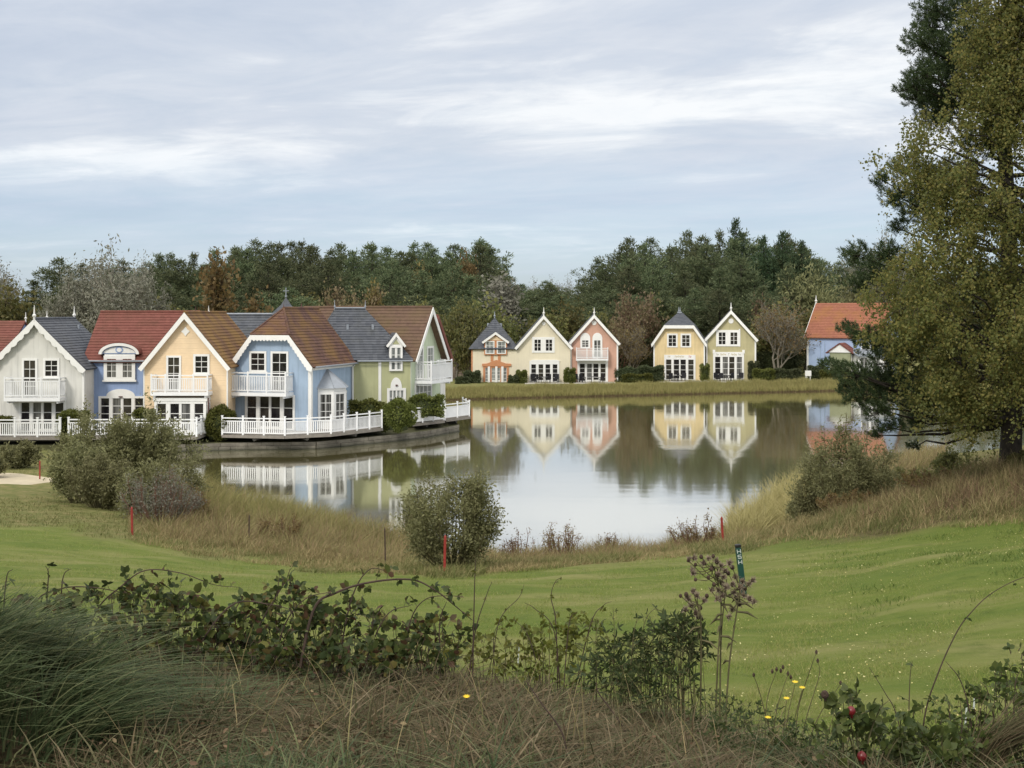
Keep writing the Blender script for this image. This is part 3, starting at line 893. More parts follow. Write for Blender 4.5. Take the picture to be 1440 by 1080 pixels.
# ---- white house with scalloped bargeboards
h = H(51, 83.0, BASE)
p = h.put('lake_house', 'white rendered house with scalloped bargeboards and dark slate roof, balcony facing the lake', group=GR)
hw = h.w(51, 118); zE, zA = h.z(518), h.z(452); D = 7.2
gable_walls(p, hw, zE, zA, D, 'wall_white')
gable_roof(p, hw, zE, zA, -0.32, D+0.2, 0.22, 'slate', 20)
s = (zA-zE)/hw
barge(p, None, -(hw+0.24), zE-s*0.24+0.13, 0, zA+0.17, hw+0.24, zE-s*0.24+0.13, -0.40, 0.26, 0.13, 'white', 8)
corner_trims(p, hw, zE)
finial(p, 0, -0.35, zA+0.1, 0.95, r=0.07); finial(p, 0, 1.9, zA+0.1, 0.6); finial(p, 0, D, zA+0.15, 0.9, r=0.07)
for px in (85, 107):
    MB(TM(0,0,0)).cone(h.u(px)*0.28, 4.2+(px-85)*0.08, zA-0.55, zA-0.25, 0.09, 0.08).build('roof_vent', M['zinc'], p)
zb = h.z(558)
balcony(p, None, h.u(15), h.u(93), zb, 1.15, h.z(530)-zb, 3)
window(p, I4, h.u(42), zb+0.02, h.z(504), h.w(31,53), 2, 4, 0.14, sill=False)
window(p, I4, h.u(72.5), h.z(531), h.z(504), h.w(61,84), 2, 3, 0.14)
french_door(p, I4, h.u(60), 0.02, h.z(563), h.w(27,93), rows=3)

# ---- blue house with red roof and wall dormer
h = H(163, 85.0, BASE)
p = h.put('lake_house', 'cobalt blue house with red tiled roof and arched white wall dormer', group=GR)
zE = h.z(505); zR = ZA(441, 88.5)-BASE
side_house(h, 119, 262, zE, zR, 7.0, 'wall_blue', 'tile_red', p, 18)
mb = MB(); a = h.u(119); mb.box(a-0.02, a+0.13, -0.03, 0.1, 0, zE-0.17); mb.build('corner_trim', M['white'], p)
u0, u1 = h.u(147), h.u(191); z0, z1 = h.z(534), h.z(500)
mb = MB()   # dormer body through the eaves
mb.box(u0+0.03, u1-0.03, -0.12, 2.2, z0+0.2, z1+0.12)
dorm = mb.build('wall_dormer', M['white'], p)
T = TM(0, -0.12, 0)
for k in (0, 1):
    w_ = (u1-u0)/2
    window(dorm, T, u0+w_*(k+0.5), z0, z1, w_+0.0, 2, 3, 0.22, mull=0.04, glass='glass' if k == 0 else 'glass_half', sill=False)
MB(T).fb(u0-0.08, u1+0.08, z0-0.12, z0-0.001, 0, 0.10).build('sill', M['white'], dorm)
cxm = (u0+u1)/2; rw = (u1-u0)/2+0.30; rh = h.z(484)-z1
def arc(cx, zb, rw, rh, n=18):
    return [(cx+rw*math.cos(math.pi*i/n), zb+rh*math.sin(math.pi*i/n)) for i in range(n+1)]
outer = arc(cxm, z1+0.10, rw, rh-0.02); inner = arc(cxm, z1+0.10, rw-0.2, rh-0.2)
MB().prism(outer+inner[::-1], -0.34, -0.1).build('arch_hood', M['white'], dorm)
MB().prism(arc(cxm, z1+0.11, rw-0.2, rh-0.21), -0.155, 2.0).build('tympanum', M['wall_blue'], dorm)
MB().prism(arc(cxm, z1+0.17, rw-0.30, rh-0.36), -0.185, -0.156).build('tympanum_panel', M['white'], dorm)
mb = MB(); n_ = 20
ring = [(cxm+0.26*math.cos(2*math.pi*i/n_), z1+0.38+0.21*math.sin(2*math.pi*i/n_)) for i in range(n_)]
mb.prism(ring, -0.205, -0.186); mb.build('medallion_rim', M['wall_blue'], dorm)
ring = [(cxm+0.17*math.cos(2*math.pi*i/n_), z1+0.38+0.14*math.sin(2*math.pi*i/n_)) for i in range(n_)]
MB().prism(ring, -0.225, -0.206).build('medallion', M['white'], dorm)
mb = MB()   # curved zinc cap over the dormer
o2 = arc(cxm, z1+0.12, rw+0.03, rh+0.03); i2 = arc(cxm, z1+0.12, rw-0.02, rh-0.025)
mb.prism(o2+i2[::-1], -0.30, 2.6); mb.build('dormer_cap', M['tile_red'], dorm)
dd = french_door(p, I4, h.u(172), 0.02, h.z(557), h.w(139,205), rows=4)
MB().prism(arc(h.u(170), h.z(557)+0.002, h.w(150,190)/2, h.z(547)-h.z(557)), -0.08, 0.0).build('door_arch', M['white'], dd)
MB().fb(h.u(168), h.u(173), h.z(558.5), h.z(557), 0.09, 0.2).build('wall_lamp', M['ironwork'], dd)

MB().tube([(h.u(118.5),-.36,zE-.12),(h.u(205),-.36,zE-.12)],.06,6).build('gutter', M['zinc'], p)
MB().tube([(h.u(123),-.07,0),(h.u(123),-.07,zE-.3),(h.u(123),-.34,zE-.14)],.04,6).build('downpipe', M['zinc'], p)
# ---- peach house
h = H(261, 83.0, BASE)
p = h.put('lake_house', 'peach boarded house with mossy orange roof, upper balcony and glazed bay below', group=GR)
hw = h.w(208, 316)/2+0.15; hw = h.w(206, 326)/2-0.05; zE, zA = h.z(514), h.z(443); D = 11.5
gable_walls(p, hw, zE, zA, D, 'wall_peach')
gable_roof(p, hw, zE, zA, -0.32, D+0.2, 0.25, 'tile_moss', 18)
s = (zA-zE)/hw
barge(p, None, -(hw+0.27), zE-s*0.27+0.13, 0, zA+0.17, hw+0.27, zE-s*0.27+0.13, -0.39, 0.27)
corner_trims(p, hw, zE, w=0.08)
finial(p, -0.2, 3.4, zA+0.05, 0.55, 'ironwork', r=0.04); finial(p, 0, 6.3, zA+0.05, 0.6)
zc = h.z(466); MB().prism([(-0.28,zc),(-0.12,zc-0.14),(0,zc-0.31),(0.12,zc-0.14),(0.28,zc),(0.12,zc+0.14),(0,zc+0.31),(-0.12,zc+0.14)], -0.05, 0.0).build('diamond_plaque', M['white'], p)
zb = h.z(550)
balcony(p, None, h.u(219), h.u(299), zb, 1.25, h.z(526)-zb, 4)
window(p, I4, h.u(244.5), zb+0.02, h.z(500), h.w(234,255), 2, 4, 0.13, sill=False)
window(p, I4, h.u(283.5), h.z(526), h.z(498), h.w(272,295), 2, 3, 0.14)
# glazed bay under the balcony
u0, u1 = h.u(222), h.u(296); zt = zb-0.37
mb = MB(); mb.fb(u0+0.06, u1-0.06, 0.0, zt, 0.0, 0.92); bay = mb.build('bay', M['wall_peach'], p)
T = TM(0, -0.92, 0)
french_door(bay, T, (u0+u1)/2, 0.02, zt-0.22, u1-u0-0.1, rows=3, fw=0.16, post=0.24)
MB().fb(u0-0.02, u1+0.02, zt-0.215, zt-0.002, 0.0, 1.05).build('fascia', M['white'], bay)
window(bay, TM(u1-0.06, -0.47, R(90)), 0, 0.3, zt-0.25, 0.85, 1, 3, 0.12, sill=False)
MB().tube([(u1+0.1,-0.98,0),(u1+0.1,-0.98,zt)],0.04,6).build('downpipe', M['ironwork'], bay)

# ---- pale blue house with half-hipped roof, turned to the lake
rot = R(-15)
h = H(383, 84.7, BASE, rot)
p = h.put('lake_house', 'pale blue half-hipped house with brown tiled roof and corner glazed bay', group=GR)
hw = 2.78; D = 7.3
zE = ZA(512, 84.0)-BASE; zT = h.z(474); zR = ZA(436, 87)-BASE
sl = (zT-zE)/(hw-1.38); xT = 1.38
zr_ = zT+sl*xT  # ridge of the full gable
zR = min(zR, zr_)
xR = max(0.0, xT-(zR-zT)/sl)
mb = MB()
mb.prism([(-hw,0),(hw,0),(hw,zE),(xT,zT),(-xT,zT),(-hw,zE)], 0, D)
mb.prism([(-xT,zT+0.001),(xT,zT+0.001),(xR+0.02,zR-0.08),(-xR-0.02,zR-0.08)], 2.15, D-0.01)
mb.build('wall', M['wall_sky'], p)
mb = MB(); ov = 0.28; y0, y1, yr = -0.42, D+0.25, 1.75; lf = 0.16
for sg in (1, -1):
    P1 = (sg*(hw+ov), y0, zE-sl*ov+lf); P2 = (sg*(hw+ov), y1, zE-sl*ov+lf)
    P3 = (sg*xT, y1, zT+lf); P4 = (sg*xT, y0, zT+lf)
    mb.slope(P1, P2, P3, P4, 10)
    mb.slope(P4, P3, (sg*max(xR,0.02), y1, zR+lf), (sg*max(xR,0.02), yr, zR+lf), 10)
mb.slope((-xT-0.02, y0, zT+lf), (xT+0.02, y0, zT+lf), (max(xR,0.02), yr, zR+lf), (-max(xR,0.02), yr, zR+lf), 10)
mb.tube([(0,yr,zR+lf+0.03),(0,y1-0.02,zR+lf+0.03)],0.1,6)
for sg in (1,-1): mb.tube([(sg*(xT+0.02),y0+0.02,zT+lf+0.04),(0,yr,zR+lf+0.04)],0.07,5)
mb.build('roof', M['tile_brown'], p)
finial(p, 0, 4.6, zR+lf, 0.4, 'ironwork', r=0.05); finial(p, 0, yr, zR+lf, 0.3, 'ironwork', r=0.04)
def hipbarge(par, hw, ov, zE, xT, zT, sl, lf, y, w, frill=0.10):
    xo = hw+ov; zo = zE-sl*ov+lf-0.03
    q = w*0.5
    poly = [(-xo,zo),(-xo+0.06,zo-w*0.9)]
    def frl(a, b, k):
        out = []
        for i in range(k*2+1):
            t = i/(k*2)
            out.append((a[0]+(b[0]-a[0])*t, a[1]+(b[1]-a[1])*t-(frill if i % 2 else 0)))
        return out
    a = (-xo+0.3, zo-w+0.12); b = (-xT+0.10, zT+lf-w-0.03)
    poly += frl(a, b, 9) + frl((b[0]+0.05, b[1]), (-b[0]-0.05, b[1]), 10) + frl((-b[0], b[1]), (-a[0], a[1]), 9)
    poly += [(xo-0.06,zo-w*0.9),(xo,zo),(xT,zT+lf-0.03),(-xT,zT+lf-0.03)]
    return MB().prism(poly, y, y+0.06).build('bargeboard', M['white'], par)
hipbarge(p, hw, ov, zE, xT, zT, sl, lf, y0-0.07, 0.30)
for x in (hw,):
    MB().box(x-0.20, x+0.03, -0.05, 0.2, 0, zE-0.2).build('corner_trim', M['white'], p)
    MB().box(x-0.0, x+0.03, D-0.22, D, 0, zE-0.2).build('corner_trim', M['white'], p)
MB().box(hw+0.001, hw+0.14, 0.21, D-0.01, zE-0.42, zE-0.24).build('eaves_board', M['white'], p)
MB().tube([(hw+.34,.02,zE-.21),(hw+.34,D+.1,zE-.21)],.06,6).build('gutter', M['zinc'], p)
MB().tube([(hw+.06,D-.45,0),(hw+.06,D-.45,zE-.45),(hw+.3,D-.45,zE-.25)],.04,6).build('downpipe', M['zinc'], p)
zb = h.z(551)
balcony(p, None, h.u(333), h.u(413), zb, 1.2, h.z(523)-zb, 3)
window(p, I4, h.u(363), h.z(523), h.z(494), h.w(351,375), 2, 3, 0.14)
window(p, I4, h.u(393.5), zb+0.02, h.z(494), h.w(381,406), 2, 4, 0.14, sill=False)
dd = french_door(p, I4, h.u(380), 0.02, h.z(555), h.w(345,415), rows=3, post=0.24)
MB().prism([(h.u(347),h.z(555)+0.002),(h.u(413),h.z(555)+0.002),(h.u(409),h.z(553)),(h.u(351),h.z(553))], -0.12, 0).build('door_head', M['white'], dd)
# corner bay with zinc roof on the long side
T = TM(hw, 0, R(90))
cxb, rb = 2.6, 1.45
oct_ = [(cxb+rb*math.cos(a)*1.05, -max(0, rb*math.sin(a))*0.92) for a in [math.pi*k/4 for k in range(0, 5)]]
zt = h.z(550)+0.15
mb = MB(T); poly = [(x, y) for x, y in oct_]; mb.zprism(poly[::-1], 0.0, 0.5); bay = mb.build('bay', M['white'], p)
MB(T).zprism([(x*1.0, y*1.0) for x, y in poly][::-1], zt-0.22, zt).build('bay_fascia', M['white'], bay)
for k in range(4):
    (xa, ya), (xb, yb) = oct_[k+1], oct_[k]
    L_ = math.hypot(xb-xa, yb-ya); ang = math.atan2(yb-ya, xb-xa)
    T2 = T @ TM((xa+xb)/2, (ya+yb)/2, ang)
    window(bay, T2, 0, 0.5, zt-0.23, L_, 2, 3, 0.17, sill=False, thick=0.05, glass='glass_half')
mb = MB(T)
zap = zt+1.25
ro = [(cxb+(x-cxb)*1.12, y*1.12) for x, y in oct_]
apx = (cxb-0.0, -0.02, zap)
vs_ = [(x, y, zt+0.001) for x, y in ro]+[apx]
mb.add(vs_, [(i+1, i, 5) for i in range(4)]+[(0,1,2,3,4)])
mb.build('bay_roof', M['zinc'], bay)
mb = MB(T)
for x, y in ro: mb.tube([(x,y,zt+0.02),apx],0.035,5)
mb.build('bay_roof_rib', M['zinc'], bay)

# ---- olive house with hipped slate roof
rot = R(12)
h = H(538, 91.5, BASE, rot)
p = h.put('lake_house', 'olive green house with hipped slate roof and small pointed dormer', group=GR)
x0, x1 = h.u(440), h.u(577.5); D = 6.6
zE = h.z(504); zR = ZA(435, 94.8)-BASE
MB().box(x0, x1, 0, D, 0, zE).build('wall', M['wall_olive'], p)
rx0, rx1 = h.u(490)-0.4, h.u(533)-0.9
cxr = XA(470, 94.8); 
def loc_u(px, Yd):   # local x of a pixel at depth Yd
    wx = XA(px, Yd)-h.loc[0]; wy = Yd-h.loc[1]
    return wx*math.cos(rot)+wy*math.sin(rot)
rx0, rx1 = loc_u(470, 94.5), loc_u(513, 94.9)
mb = MB(); ov = 0.3; ye0, ye1 = -ov, D+ov; zo = zE-0.1; yR = D/2
mb.slope((x0-ov,ye0,zo),(x1+ov*0.6,ye0,zo),(rx1,yR,zR),(rx0,yR,zR),20)
mb.slope((x1+ov*0.6,ye1,zo),(x0-ov,ye1,zo),(rx0,yR,zR),(rx1,yR,zR),20)
mb.slope((x1+ov*0.6,ye0,zo),(x1+ov*0.6,ye1,zo),(rx1,yR+0.01,zR),(rx1,yR,zR),20)
mb.slope((x0-ov,ye1,zo),(x0-ov,ye0,zo),(rx0,yR,zR),(rx0,yR+0.01,zR),20)
mb.tube([(rx0,yR,zR+0.03),(rx1,yR,zR+0.03)],0.08,6)
mb.build('roof', M['slate'], p)
MB().tube([(rx0,yR,zR+0.10),(rx1,yR,zR+0.10)],0.05,5).build('ridge_cap', M['zinc'], p)
finial(p, rx0, yR, zR, 0.7, 'zinc', r=0.04); finial(p, rx1, yR, zR, 0.7, 'zinc', r=0.04)
for px, py in ((488, 449), (524, 447)):
    u = loc_u(px, 93.4); yy = 1.9
    MB().cone(u, yy, zE+(zR-zE)*((yy+ov)/(yR+ov))-0.1, zE+(zR-zE)*((yy+ov)/(yR+ov))+0.28, 0.11, 0.10).build('roof_vent', M['zinc'], p)
MB().tube([(h.u(502),-.38,zE-.17),(x1+.1,-.38,zE-.17)],.055,6).build('gutter', M['zinc'], p)
MB().fb(h.u(532), h.u(536), 0, zE-0.12, 0, 0.07).build('corner_trim', M['white'], p)
u0, u1 = h.u(547), h.u(566); z0, z1 = h.z(522), h.z(487)
mb = MB(); um = (u0+u1)/2; zap = h.z(469)
mb.prism([(u0,z0),(u1,z0),(u1,z1),(u1+0.1,z1+0.15),(um,zap),(u0-0.1,z1+0.15),(u0,z1)], -0.14, 0.0)
dorm = mb.build('wall_dormer', M['white'], p)
MB().prism([(um-0.27,z1+0.14),(um+0.27,z1+0.14),(um,zap-0.42)], -0.165, -0.141).build('tympanum', M['wall_olive'], dorm)
MB().prism([(u0+0.03,z1-0.3),(u1-0.03,z1-0.3),(u1-0.03,z1+0.13),(um,zap-0.14),(u0+0.03,z1+0.13)], 0.001, 2.4).build('dormer_body', M['white'], dorm)
window(dorm, TM(0,-0.14,0), um, z0+0.03, z1+0.02, (u1-u0)-0.06, 2, 3, 0.13, 'glass_curtain', mull=0.16, sill=False)
mb = MB()
mb.slope((u1+0.22,-0.25,z1+0.02),(u1+0.22,2.4,z1+0.02),(um,2.4,zap+0.05),(um,-0.25,zap+0.05),5,0.06)
mb.slope((u0-0.22,2.4,z1+0.02),(u0-0.22,-0.25,z1+0.02),(um,-0.25,zap+0.05),(um,2.4,zap+0.05),5,0.06)
mb.build('dormer_roof', M['slate'], dorm)
barge(dorm, None, u0-0.24, z1+0.02, um, zap+0.07, u1+0.24, z1+0.02, -0.31, 0.17)
dd = french_door(p, I4, h.u(557.5), 0.02, h.z(546), h.w(544.5,571), rows=4, glass='glass_curtain', post=0.05, mid=0.06, fw=0.17)
MB().prism(arc(h.u(557), h.z(546)+0.002, h.w(549,565)/2, h.z(531)-h.z(546)), -0.085, 0).build('door_arch', M['white'], dd)
MB().fb(h.u(556), h.u(559), h.z(543), h.z(541), 0.085, 0.16).build('house_plate', M['ironwork'], dd)

# ---- pale green gable at the right end, and the red roofed one behind it
def end_house(cpx, Yc, w, D, pyE, pyA, wallm, roofm, label, detail=True):
    th = R(70)
    x, y = XA(cpx, Yc), Yc
    p = empty('lake_house', (x, y, BASE), th, label, 'house', GR)
    zE, zA = ZA(pyE, Yc)-BASE, ZA(pyA, Yc+w*0.45)-BASE
    T = TM(w/2, 0, 0)
    mb = MB(T); mb.prism([(-w/2,0),(w/2,0),(w/2,zE),(0,zA),(-w/2,zE)], 0, D); mb.build('wall', M[wallm], p)
    s = (zA-zE)/(w/2); ov = 0.3; xo = w/2+ov; zo = zE-s*ov; lf = 0.16; y0, y1 = -0.55, D+0.2
    mb = MB(T)
    mb.slope((xo,y0,zo+lf),(xo,y1,zo+lf),(0,y1,zA+lf),(0,y0,zA+lf),16)
    mb.slope((-xo,y1,zo+lf),(-xo,y0,zo+lf),(0,y0,zA+lf),(0,y1,zA+lf),16)
    mb.tube([(0,y0+.01,zA+lf+.02),(0,y1-.01,zA+lf+.02)],0.09,6)
    mb.build('roof', M[roofm], p)
    barge(p, T, -xo-0.02, zo+lf-0.03, 0, zA+lf, xo+0.02, zo+lf-0.03, y0-0.07, 0.28, m='white' if detail else roofm)
    return p, T, zE, zA
p, T, zE, zA = end_house(577, 92.0, 5.5, 10.0, 503, 435, 'wall_mint', 'tile_plain', 'mint green gabled house with brown tiled roof and white balcony over the water')
zb = ZA(535, 93)-BASE
balcony(p, T, -2.0, 1.9, zb, 1.35, ZA(508, 93)-BASE-zb, 3)
window(p, T, -1.15, zb+0.02, ZA(487, 93.5)-BASE, 1.25, 2, 4, 0.15, 'glass_curtain', sill=False)
window(p, T, 0.75, zb+0.02, ZA(487, 94.5)-BASE, 1.25, 2, 4, 0.15, 'glass_curtain', sill=False)
french_door(p, T, -0.55, 0.02, ZA(538, 93)-BASE, 3.0, rows=4, glass='glass_curtain', post=0.08)
for px in (-2.75, 2.75):
    MB(T).box(px-0.08 if px > 0 else px-0.02, px+0.02 if px > 0 else px+0.08, -0.03, 0.08, 0, zE-0.2).build('corner_trim', M['white'], p)
p, T, zE, zA = end_house(588, 99.5, 5.4, 8.0, 505, 447, 'wall_white', 'tile_red', 'red gable edge showing behind the mint green house', False)
window(p, T, 0.4, 3.2, 4.6, 1.0)

# ---- roofs glimpsed behind the row
h = H(352, 99.0, BASE)
p = h.put('lake_house', 'slate roofed house behind the pale blue one, with a pointed cupola', group=GR)
side_house(h, 300, 408, h.z(500), ZA(445, 102.5)-BASE, 7.0, 'wall_white', 'slate', p, 16)
MB().tube([(h.u(300),3.5,ZA(443.5,102.5)-BASE+.1),(h.u(377),3.5,ZA(443.5,102.5)-BASE+.1)],0.09,6).build('ridge_cap', M['zinc'], p)
window(p, I4, 0, 2.8, 4.0, 1.0)
cu_, zc0, zc1 = h.u(393), h.z(440), h.z(417)
mb = MB(); q = h.w(376, 411)/2*0.86
mb.box(cu_-q, cu_+q, 2.0, 2.0+2*q, zc0-1.6, zc0); cup = mb.build('cupola', M['wall_white'], p)
mb = MB(); q2 = q*1.18
A_ = [(cu_-q2,2-q*.18,zc0-.05),(cu_+q2,2-q*.18,zc0-.05),(cu_+q2,2+2*q+q*.18,zc0-.05),(cu_-q2,2+2*q+q*.18,zc0-.05)]
B_ = [(cu_+dx_*q*.42, 2+q+dy_*q*.42, zc0+(zc1-zc0)*.5) for dx_, dy_ in ((-1,-1),(1,-1),(1,1),(-1,1))]
tip = (cu_, 2+q, zc1)
mb.add(A_+B_+[tip], [(0,1,5,4),(1,2,6,5),(2,3,7,6),(3,0,4,7),(4,5,8),(5,6,8),(6,7,8),(7,4,8),(3,2,1,0)])
mb.build('cupola_roof', M['slate'], cup)
mb = MB(); mb.tube([(cu_,2+q,zc1-.1),(cu_,2+q,zc1+.75)],0.04,5); mb.tube([(cu_-.22,2+q,zc1+.48),(cu_+.22,2+q,zc1+.48)],0.03,5)
mb.tube([(cu_,2+q,zc1+.0),(cu_,2+q,zc1+.12)],0.1,6); mb.build('cross_finial', M['zinc'], cup)
h = H(146, 99.0, BASE)
p = h.put('lake_house', 'small slate roof peeping between the white and cobalt blue houses', group=GR)
side_house(h, 122, 176, h.z(498), ZA(454, 102.5)-BASE, 7.0, 'wall_white', 'slate', p, 16)
window(p, I4, 0, 2.8, 4.0, 1.0)
finial(p, h.u(131), 3.5, ZA(453, 102.5)-BASE, 0.6)

# ---- decks over the water
def deck(pts, back, label, z=BASE, rails=None, spacing=1.45, solid=False, start=True, end=True):
    """pts: world points along the outer edge; back: points that close the floor behind"""
    o = pts[0]
    root = empty('lakeside_deck', (o[0], o[1], z), 0, label, 'deck', 'white railed decks over the lake')
    loc = [(x-o[0], y-o[1]) for x, y in pts]
    bk = [(x-o[0], y-o[1]) for x, y in back]
    poly = loc + bk
    area = sum(a[0]*b_[1]-b_[0]*a[1] for a, b_ in zip(poly, poly[1:]+poly[:1]))
    if area < 0: poly = poly[::-1]
    MB().zprism(poly, -0.16, -0.02).build('deck_floor', M['deckwood'], root)
    mb = MB()
    for (xa, ya), (xb, yb) in zip(loc[:-1], loc[1:]):
        d = Vector((xb-xa, yb-ya, 0)); n_ = Vector((d.y, -d.x, 0)).normalized()
        q = [Vector((xa, ya, 0)), Vector((xb, yb, 0))]
        e = [q[0]+n_*0.002, q[1]+n_*0.002, q[1]+n_*0.05, q[0]+n_*0.05]
        mb.add([(v.x,v.y,-0.2) for v in e]+[(v.x,v.y,-0.025) for v in e], [(0,3,2,1),(4,5,6,7),(0,1,5,4),(1,2,6,5),(2,3,7,6),(3,0,4,7)])
    mb.build('fascia', M['deckwood'], root)
    for (xa, ya), (xb, yb) in zip(loc[:-1], loc[1:]):
        d = Vector((xb-xa, yb-ya)); Ln = d.length; k = max(1, round(Ln/3.4)); n_ = Vector((-d.y, d.x)).normalized()
        for i in range(k):
            c = Vector((xa, ya))+d*((i+0.5)/k)
            a_ = c+n_*0.15; b_ = c+n_*1.4
            mb = MB(); mb.tube([(a_.x,a_.y,-0.29),(b_.x,b_.y,-0.29)], 0.13, 4); mb.build('beam', M['beam'], root)
    first = True
    for si, ((xa, ya), (xb, yb)) in enumerate(zip(loc[:-1], loc[1:])):
        d = Vector((xb-xa, yb-ya)); Ln = d.length; k = max(1, round(Ln/spacing)); dn = d.normalized(); n_ = Vector((-dn.y, dn.x))
        ps = [Vector((xa, ya))+d*(i/k)+n_*0.07 for i in range(k+1)]
        for i, q in enumerate(ps):
            if i == 0 and not first: continue
            mb = MB(); mb.box(q.x-.055, q.x+.055, q.y-.055, q.y+.055, -0.10, 1.17); mb.box(q.x-.075, q.x+.075, q.y-.075, q.y+.075, 1.171, 1.21)
            mb.build('railing_post', M['white_rail'], root)
        first = False
        for a_, b_ in zip(ps[:-1], ps[1:]):
            mb = MB(); rail_mesh(mb, a_+dn*.055, b_-dn*.055, -0.02, 1.08, 0.125 if not solid else 0.085, 0.065 if not solid else 0.082)
            mb.build('railing', M['white_rail'], root)
    return root
def W2(px, Y): return (XA(px, Y), Y)
deck([W2(-75,80.0), W2(84,80.0), W2(88,82.6)], [W2(-75,82.6)], 'deck with white railings in front of the white house')
deck([W2(96,80.3), W2(276,80.3), W2(293,83.0)], [W2(97,83.2)], 'long deck with white railings below the cobalt blue and peach houses, half hidden by willow')
deck([W2(312,81.6), W2(400,80.8), W2(466,82.2), W2(538,86.4)], [W2(540,90.6), W2(452,86.0), W2(430,84.3), W2(330,85.4)], 'long bent deck with white railings wrapping the pale blue house')
deck([W2(580,89.6), W2(625,92.6)], [W2(619,97.0), W2(578,92.2)], 'short deck with white railings before the mint green house', solid=True)
deck([W2(627,93.4), W2(661,96.2), W2(652,99.5)], [W2(624,97.5)], 'small square deck with white railings at the lake end of the row', solid=True)
# ================================================================== HOUSES ACROSS THE LAKE
FB = 0.75
GF = 'gabled houses across the lake'
def sign_marks(par, T, z, items):
    for kind, u0, u1, hh in items:
        mb = MB(T); n_ = max(1, int((u1-u0)/0.11)); w_ = (u1-u0)/n_
        for i in range(n_):
            a = u0+w_*i
            mb.fb(a+0.012, a+0.035, z-hh/2, z+hh/2, 0.09, 0.098)
            mb.fb(a+0.036, a+w_-0.02, z-hh/2+(hh*0.75 if i % 3 == 0 else hh*0.36), z-hh/2+(hh if i % 3 == 0 else hh*0.6), 0.09, 0.098)
            if i % 2: mb.fb(a+w_-0.035, a+w_-0.013, z-hh/2, z-hh/2+hh*0.34, 0.09, 0.098)
        mb.build('lettering', M['sign_'+kind], par)
def round_plaque(par, x, z, r):
    n_ = 18
    MB().prism([(x+r*math.cos(2*math.pi*i/n_), z+r*math.sin(2*math.pi*i/n_)) for i in range(n_)], -0.06, 0).build('round_plaque', M['white'], par)
def far_gable(cx, Y, rot, px0, px1, pyE, pyA, D, wallm, roofm, label, fin=(('finial',0,0.7),), base=FB, tr=True):
    h = H(cx, Y, base, rot)
    p = h.put('lakefront_house', label, group=GF)
    hw = h.w(px0, px1)/2
    zE, zA = h.z(pyE), h.z(pyA)
    gable_walls(p, hw, zE, zA, D, wallm)
    gable_roof(p, hw, zE, zA, -0.4, D+0.3, 0.26, roofm, 14)
    s = (zA-zE)/hw
    barge(p, None, -(hw+0.3), zE-s*0.3+0.13, 0, zA+0.17, hw+0.3, zE-s*0.3+0.13, -0.48, 0.30)
    if tr: corner_trims(p, hw, zE, w=0.18)
    for m_, y_, hh in fin: finial(p, 0, -0.4+y_, zA+0.12, hh, m_, r=0.08)
    return h, p
# cream gable
h, p = far_gable(764.5, 148, 0, 727, 802, 487, 445, 7, 'wall_cream', 'slate', 'cream gabled house with a white pair of upstairs windows, across the lake', (('finial',0,0.95),), tr=False)
for cx in (756, 772): window(p, I4, h.u(cx), h.z(496), h.z(474), h.w(749,765), 2, 3, 0.30, mull=0.07, sill=False)
d = french_door(p, I4, h.u(765.5), 0.05, h.z(508), h.w(745,787), rows=4, fw=0.20, post=0.26, mid=0.22, head=0.16)
MB().prism([(h.u(744),h.z(508)+.002),(h.u(788),h.z(508)+.002),(h.u(783),h.z(506)),(h.u(749),h.z(506))], -0.1, 0).build('door_head', M['white'], d)
round_plaque(p, 0, h.z(455), 0.22)
# slate pyramid roof with orange dormer
h = H(692, 148, FB)
p = h.put('lakefront_house', 'cream house with steep slate pyramid roof and orange dormer, across the lake', group=GF)
hw = h.w(663, 721)/2; zE = h.z(490); D = 6.4; zA = ZA(447, 151)-FB
MB().box(-hw, hw+0.5, 0, D, 0, zE).build('wall', M['wall_cream'], p)
mb = MB(); o = 0.35; ap = (h.u(695), D/2, zA)
E = [(-hw-o,-o,zE-.05),(hw+o+.3,-o,zE-.05),(hw+o+.3,D+o,zE-.05),(-hw-o,D+o,zE-.05)]
for i in range(4):
    a, b = E[i], E[(i+1) % 4]
    mb.slope(a, b, (ap[0]+.01*(b[0]-a[0]), ap[1]+.01*(b[1]-a[1]), zA), (ap[0]-.01*(b[0]-a[0]), ap[1]-.01*(b[1]-a[1]), zA), 16)
mb.build('roof', M['slate'], p)
finial(p, ap[0], ap[1], zA, 0.75, 'zinc', r=0.08)
for sx in (-.75, .75): MB().cone(ap[0]+sx, D/2-.55, zA-1.1, zA-.62, .15, .14).build('roof_vent', M['zinc'], p)
MB().box(-hw-0.03, -hw+0.14, -0.03, 0.1, 0, zE-.06).build('corner_trim', M['orange_trim'], p)
u0, u1 = h.u(681), h.u(713); z0, z1 = h.z(499), h.z(480); um = (u0+u1)/2; za = h.z(468)
mb = MB(); mb.prism([(u0,z0),(u1,z0),(u1,z1),(um,za-.1),(u0,z1)], -0.2, 2.6); dorm = mb.build('wall_dormer', M['orange_trim'], p)
for s in (-1, 1): window(dorm, TM(0,-.2,0), um+s*(u1-u0)*0.25, z0+.12, z1+.05, (u1-u0)*0.40, 2, 3, 0.12, 'glass_curtain', sill=False)
MB().prism([(u0+.25,z1+.12),(u1-.25,z1+.12),(um,za-.38)], -0.22, -0.201).build('tympanum', M['wall_peach'], dorm)
mb = MB()
mb.slope((u1+.25,-.45,z1-.04),(u1+.25,2.6,z1-.04),(um,2.6,za+.08),(um,-.45,za+.08),4,.06)
mb.slope((u0-.25,2.6,z1-.04),(u0-.25,-.45,z1-.04),(um,-.45,za+.08),(um,2.6,za+.08),4,.06)
mb.build('dormer_roof', M['slate'], dorm)
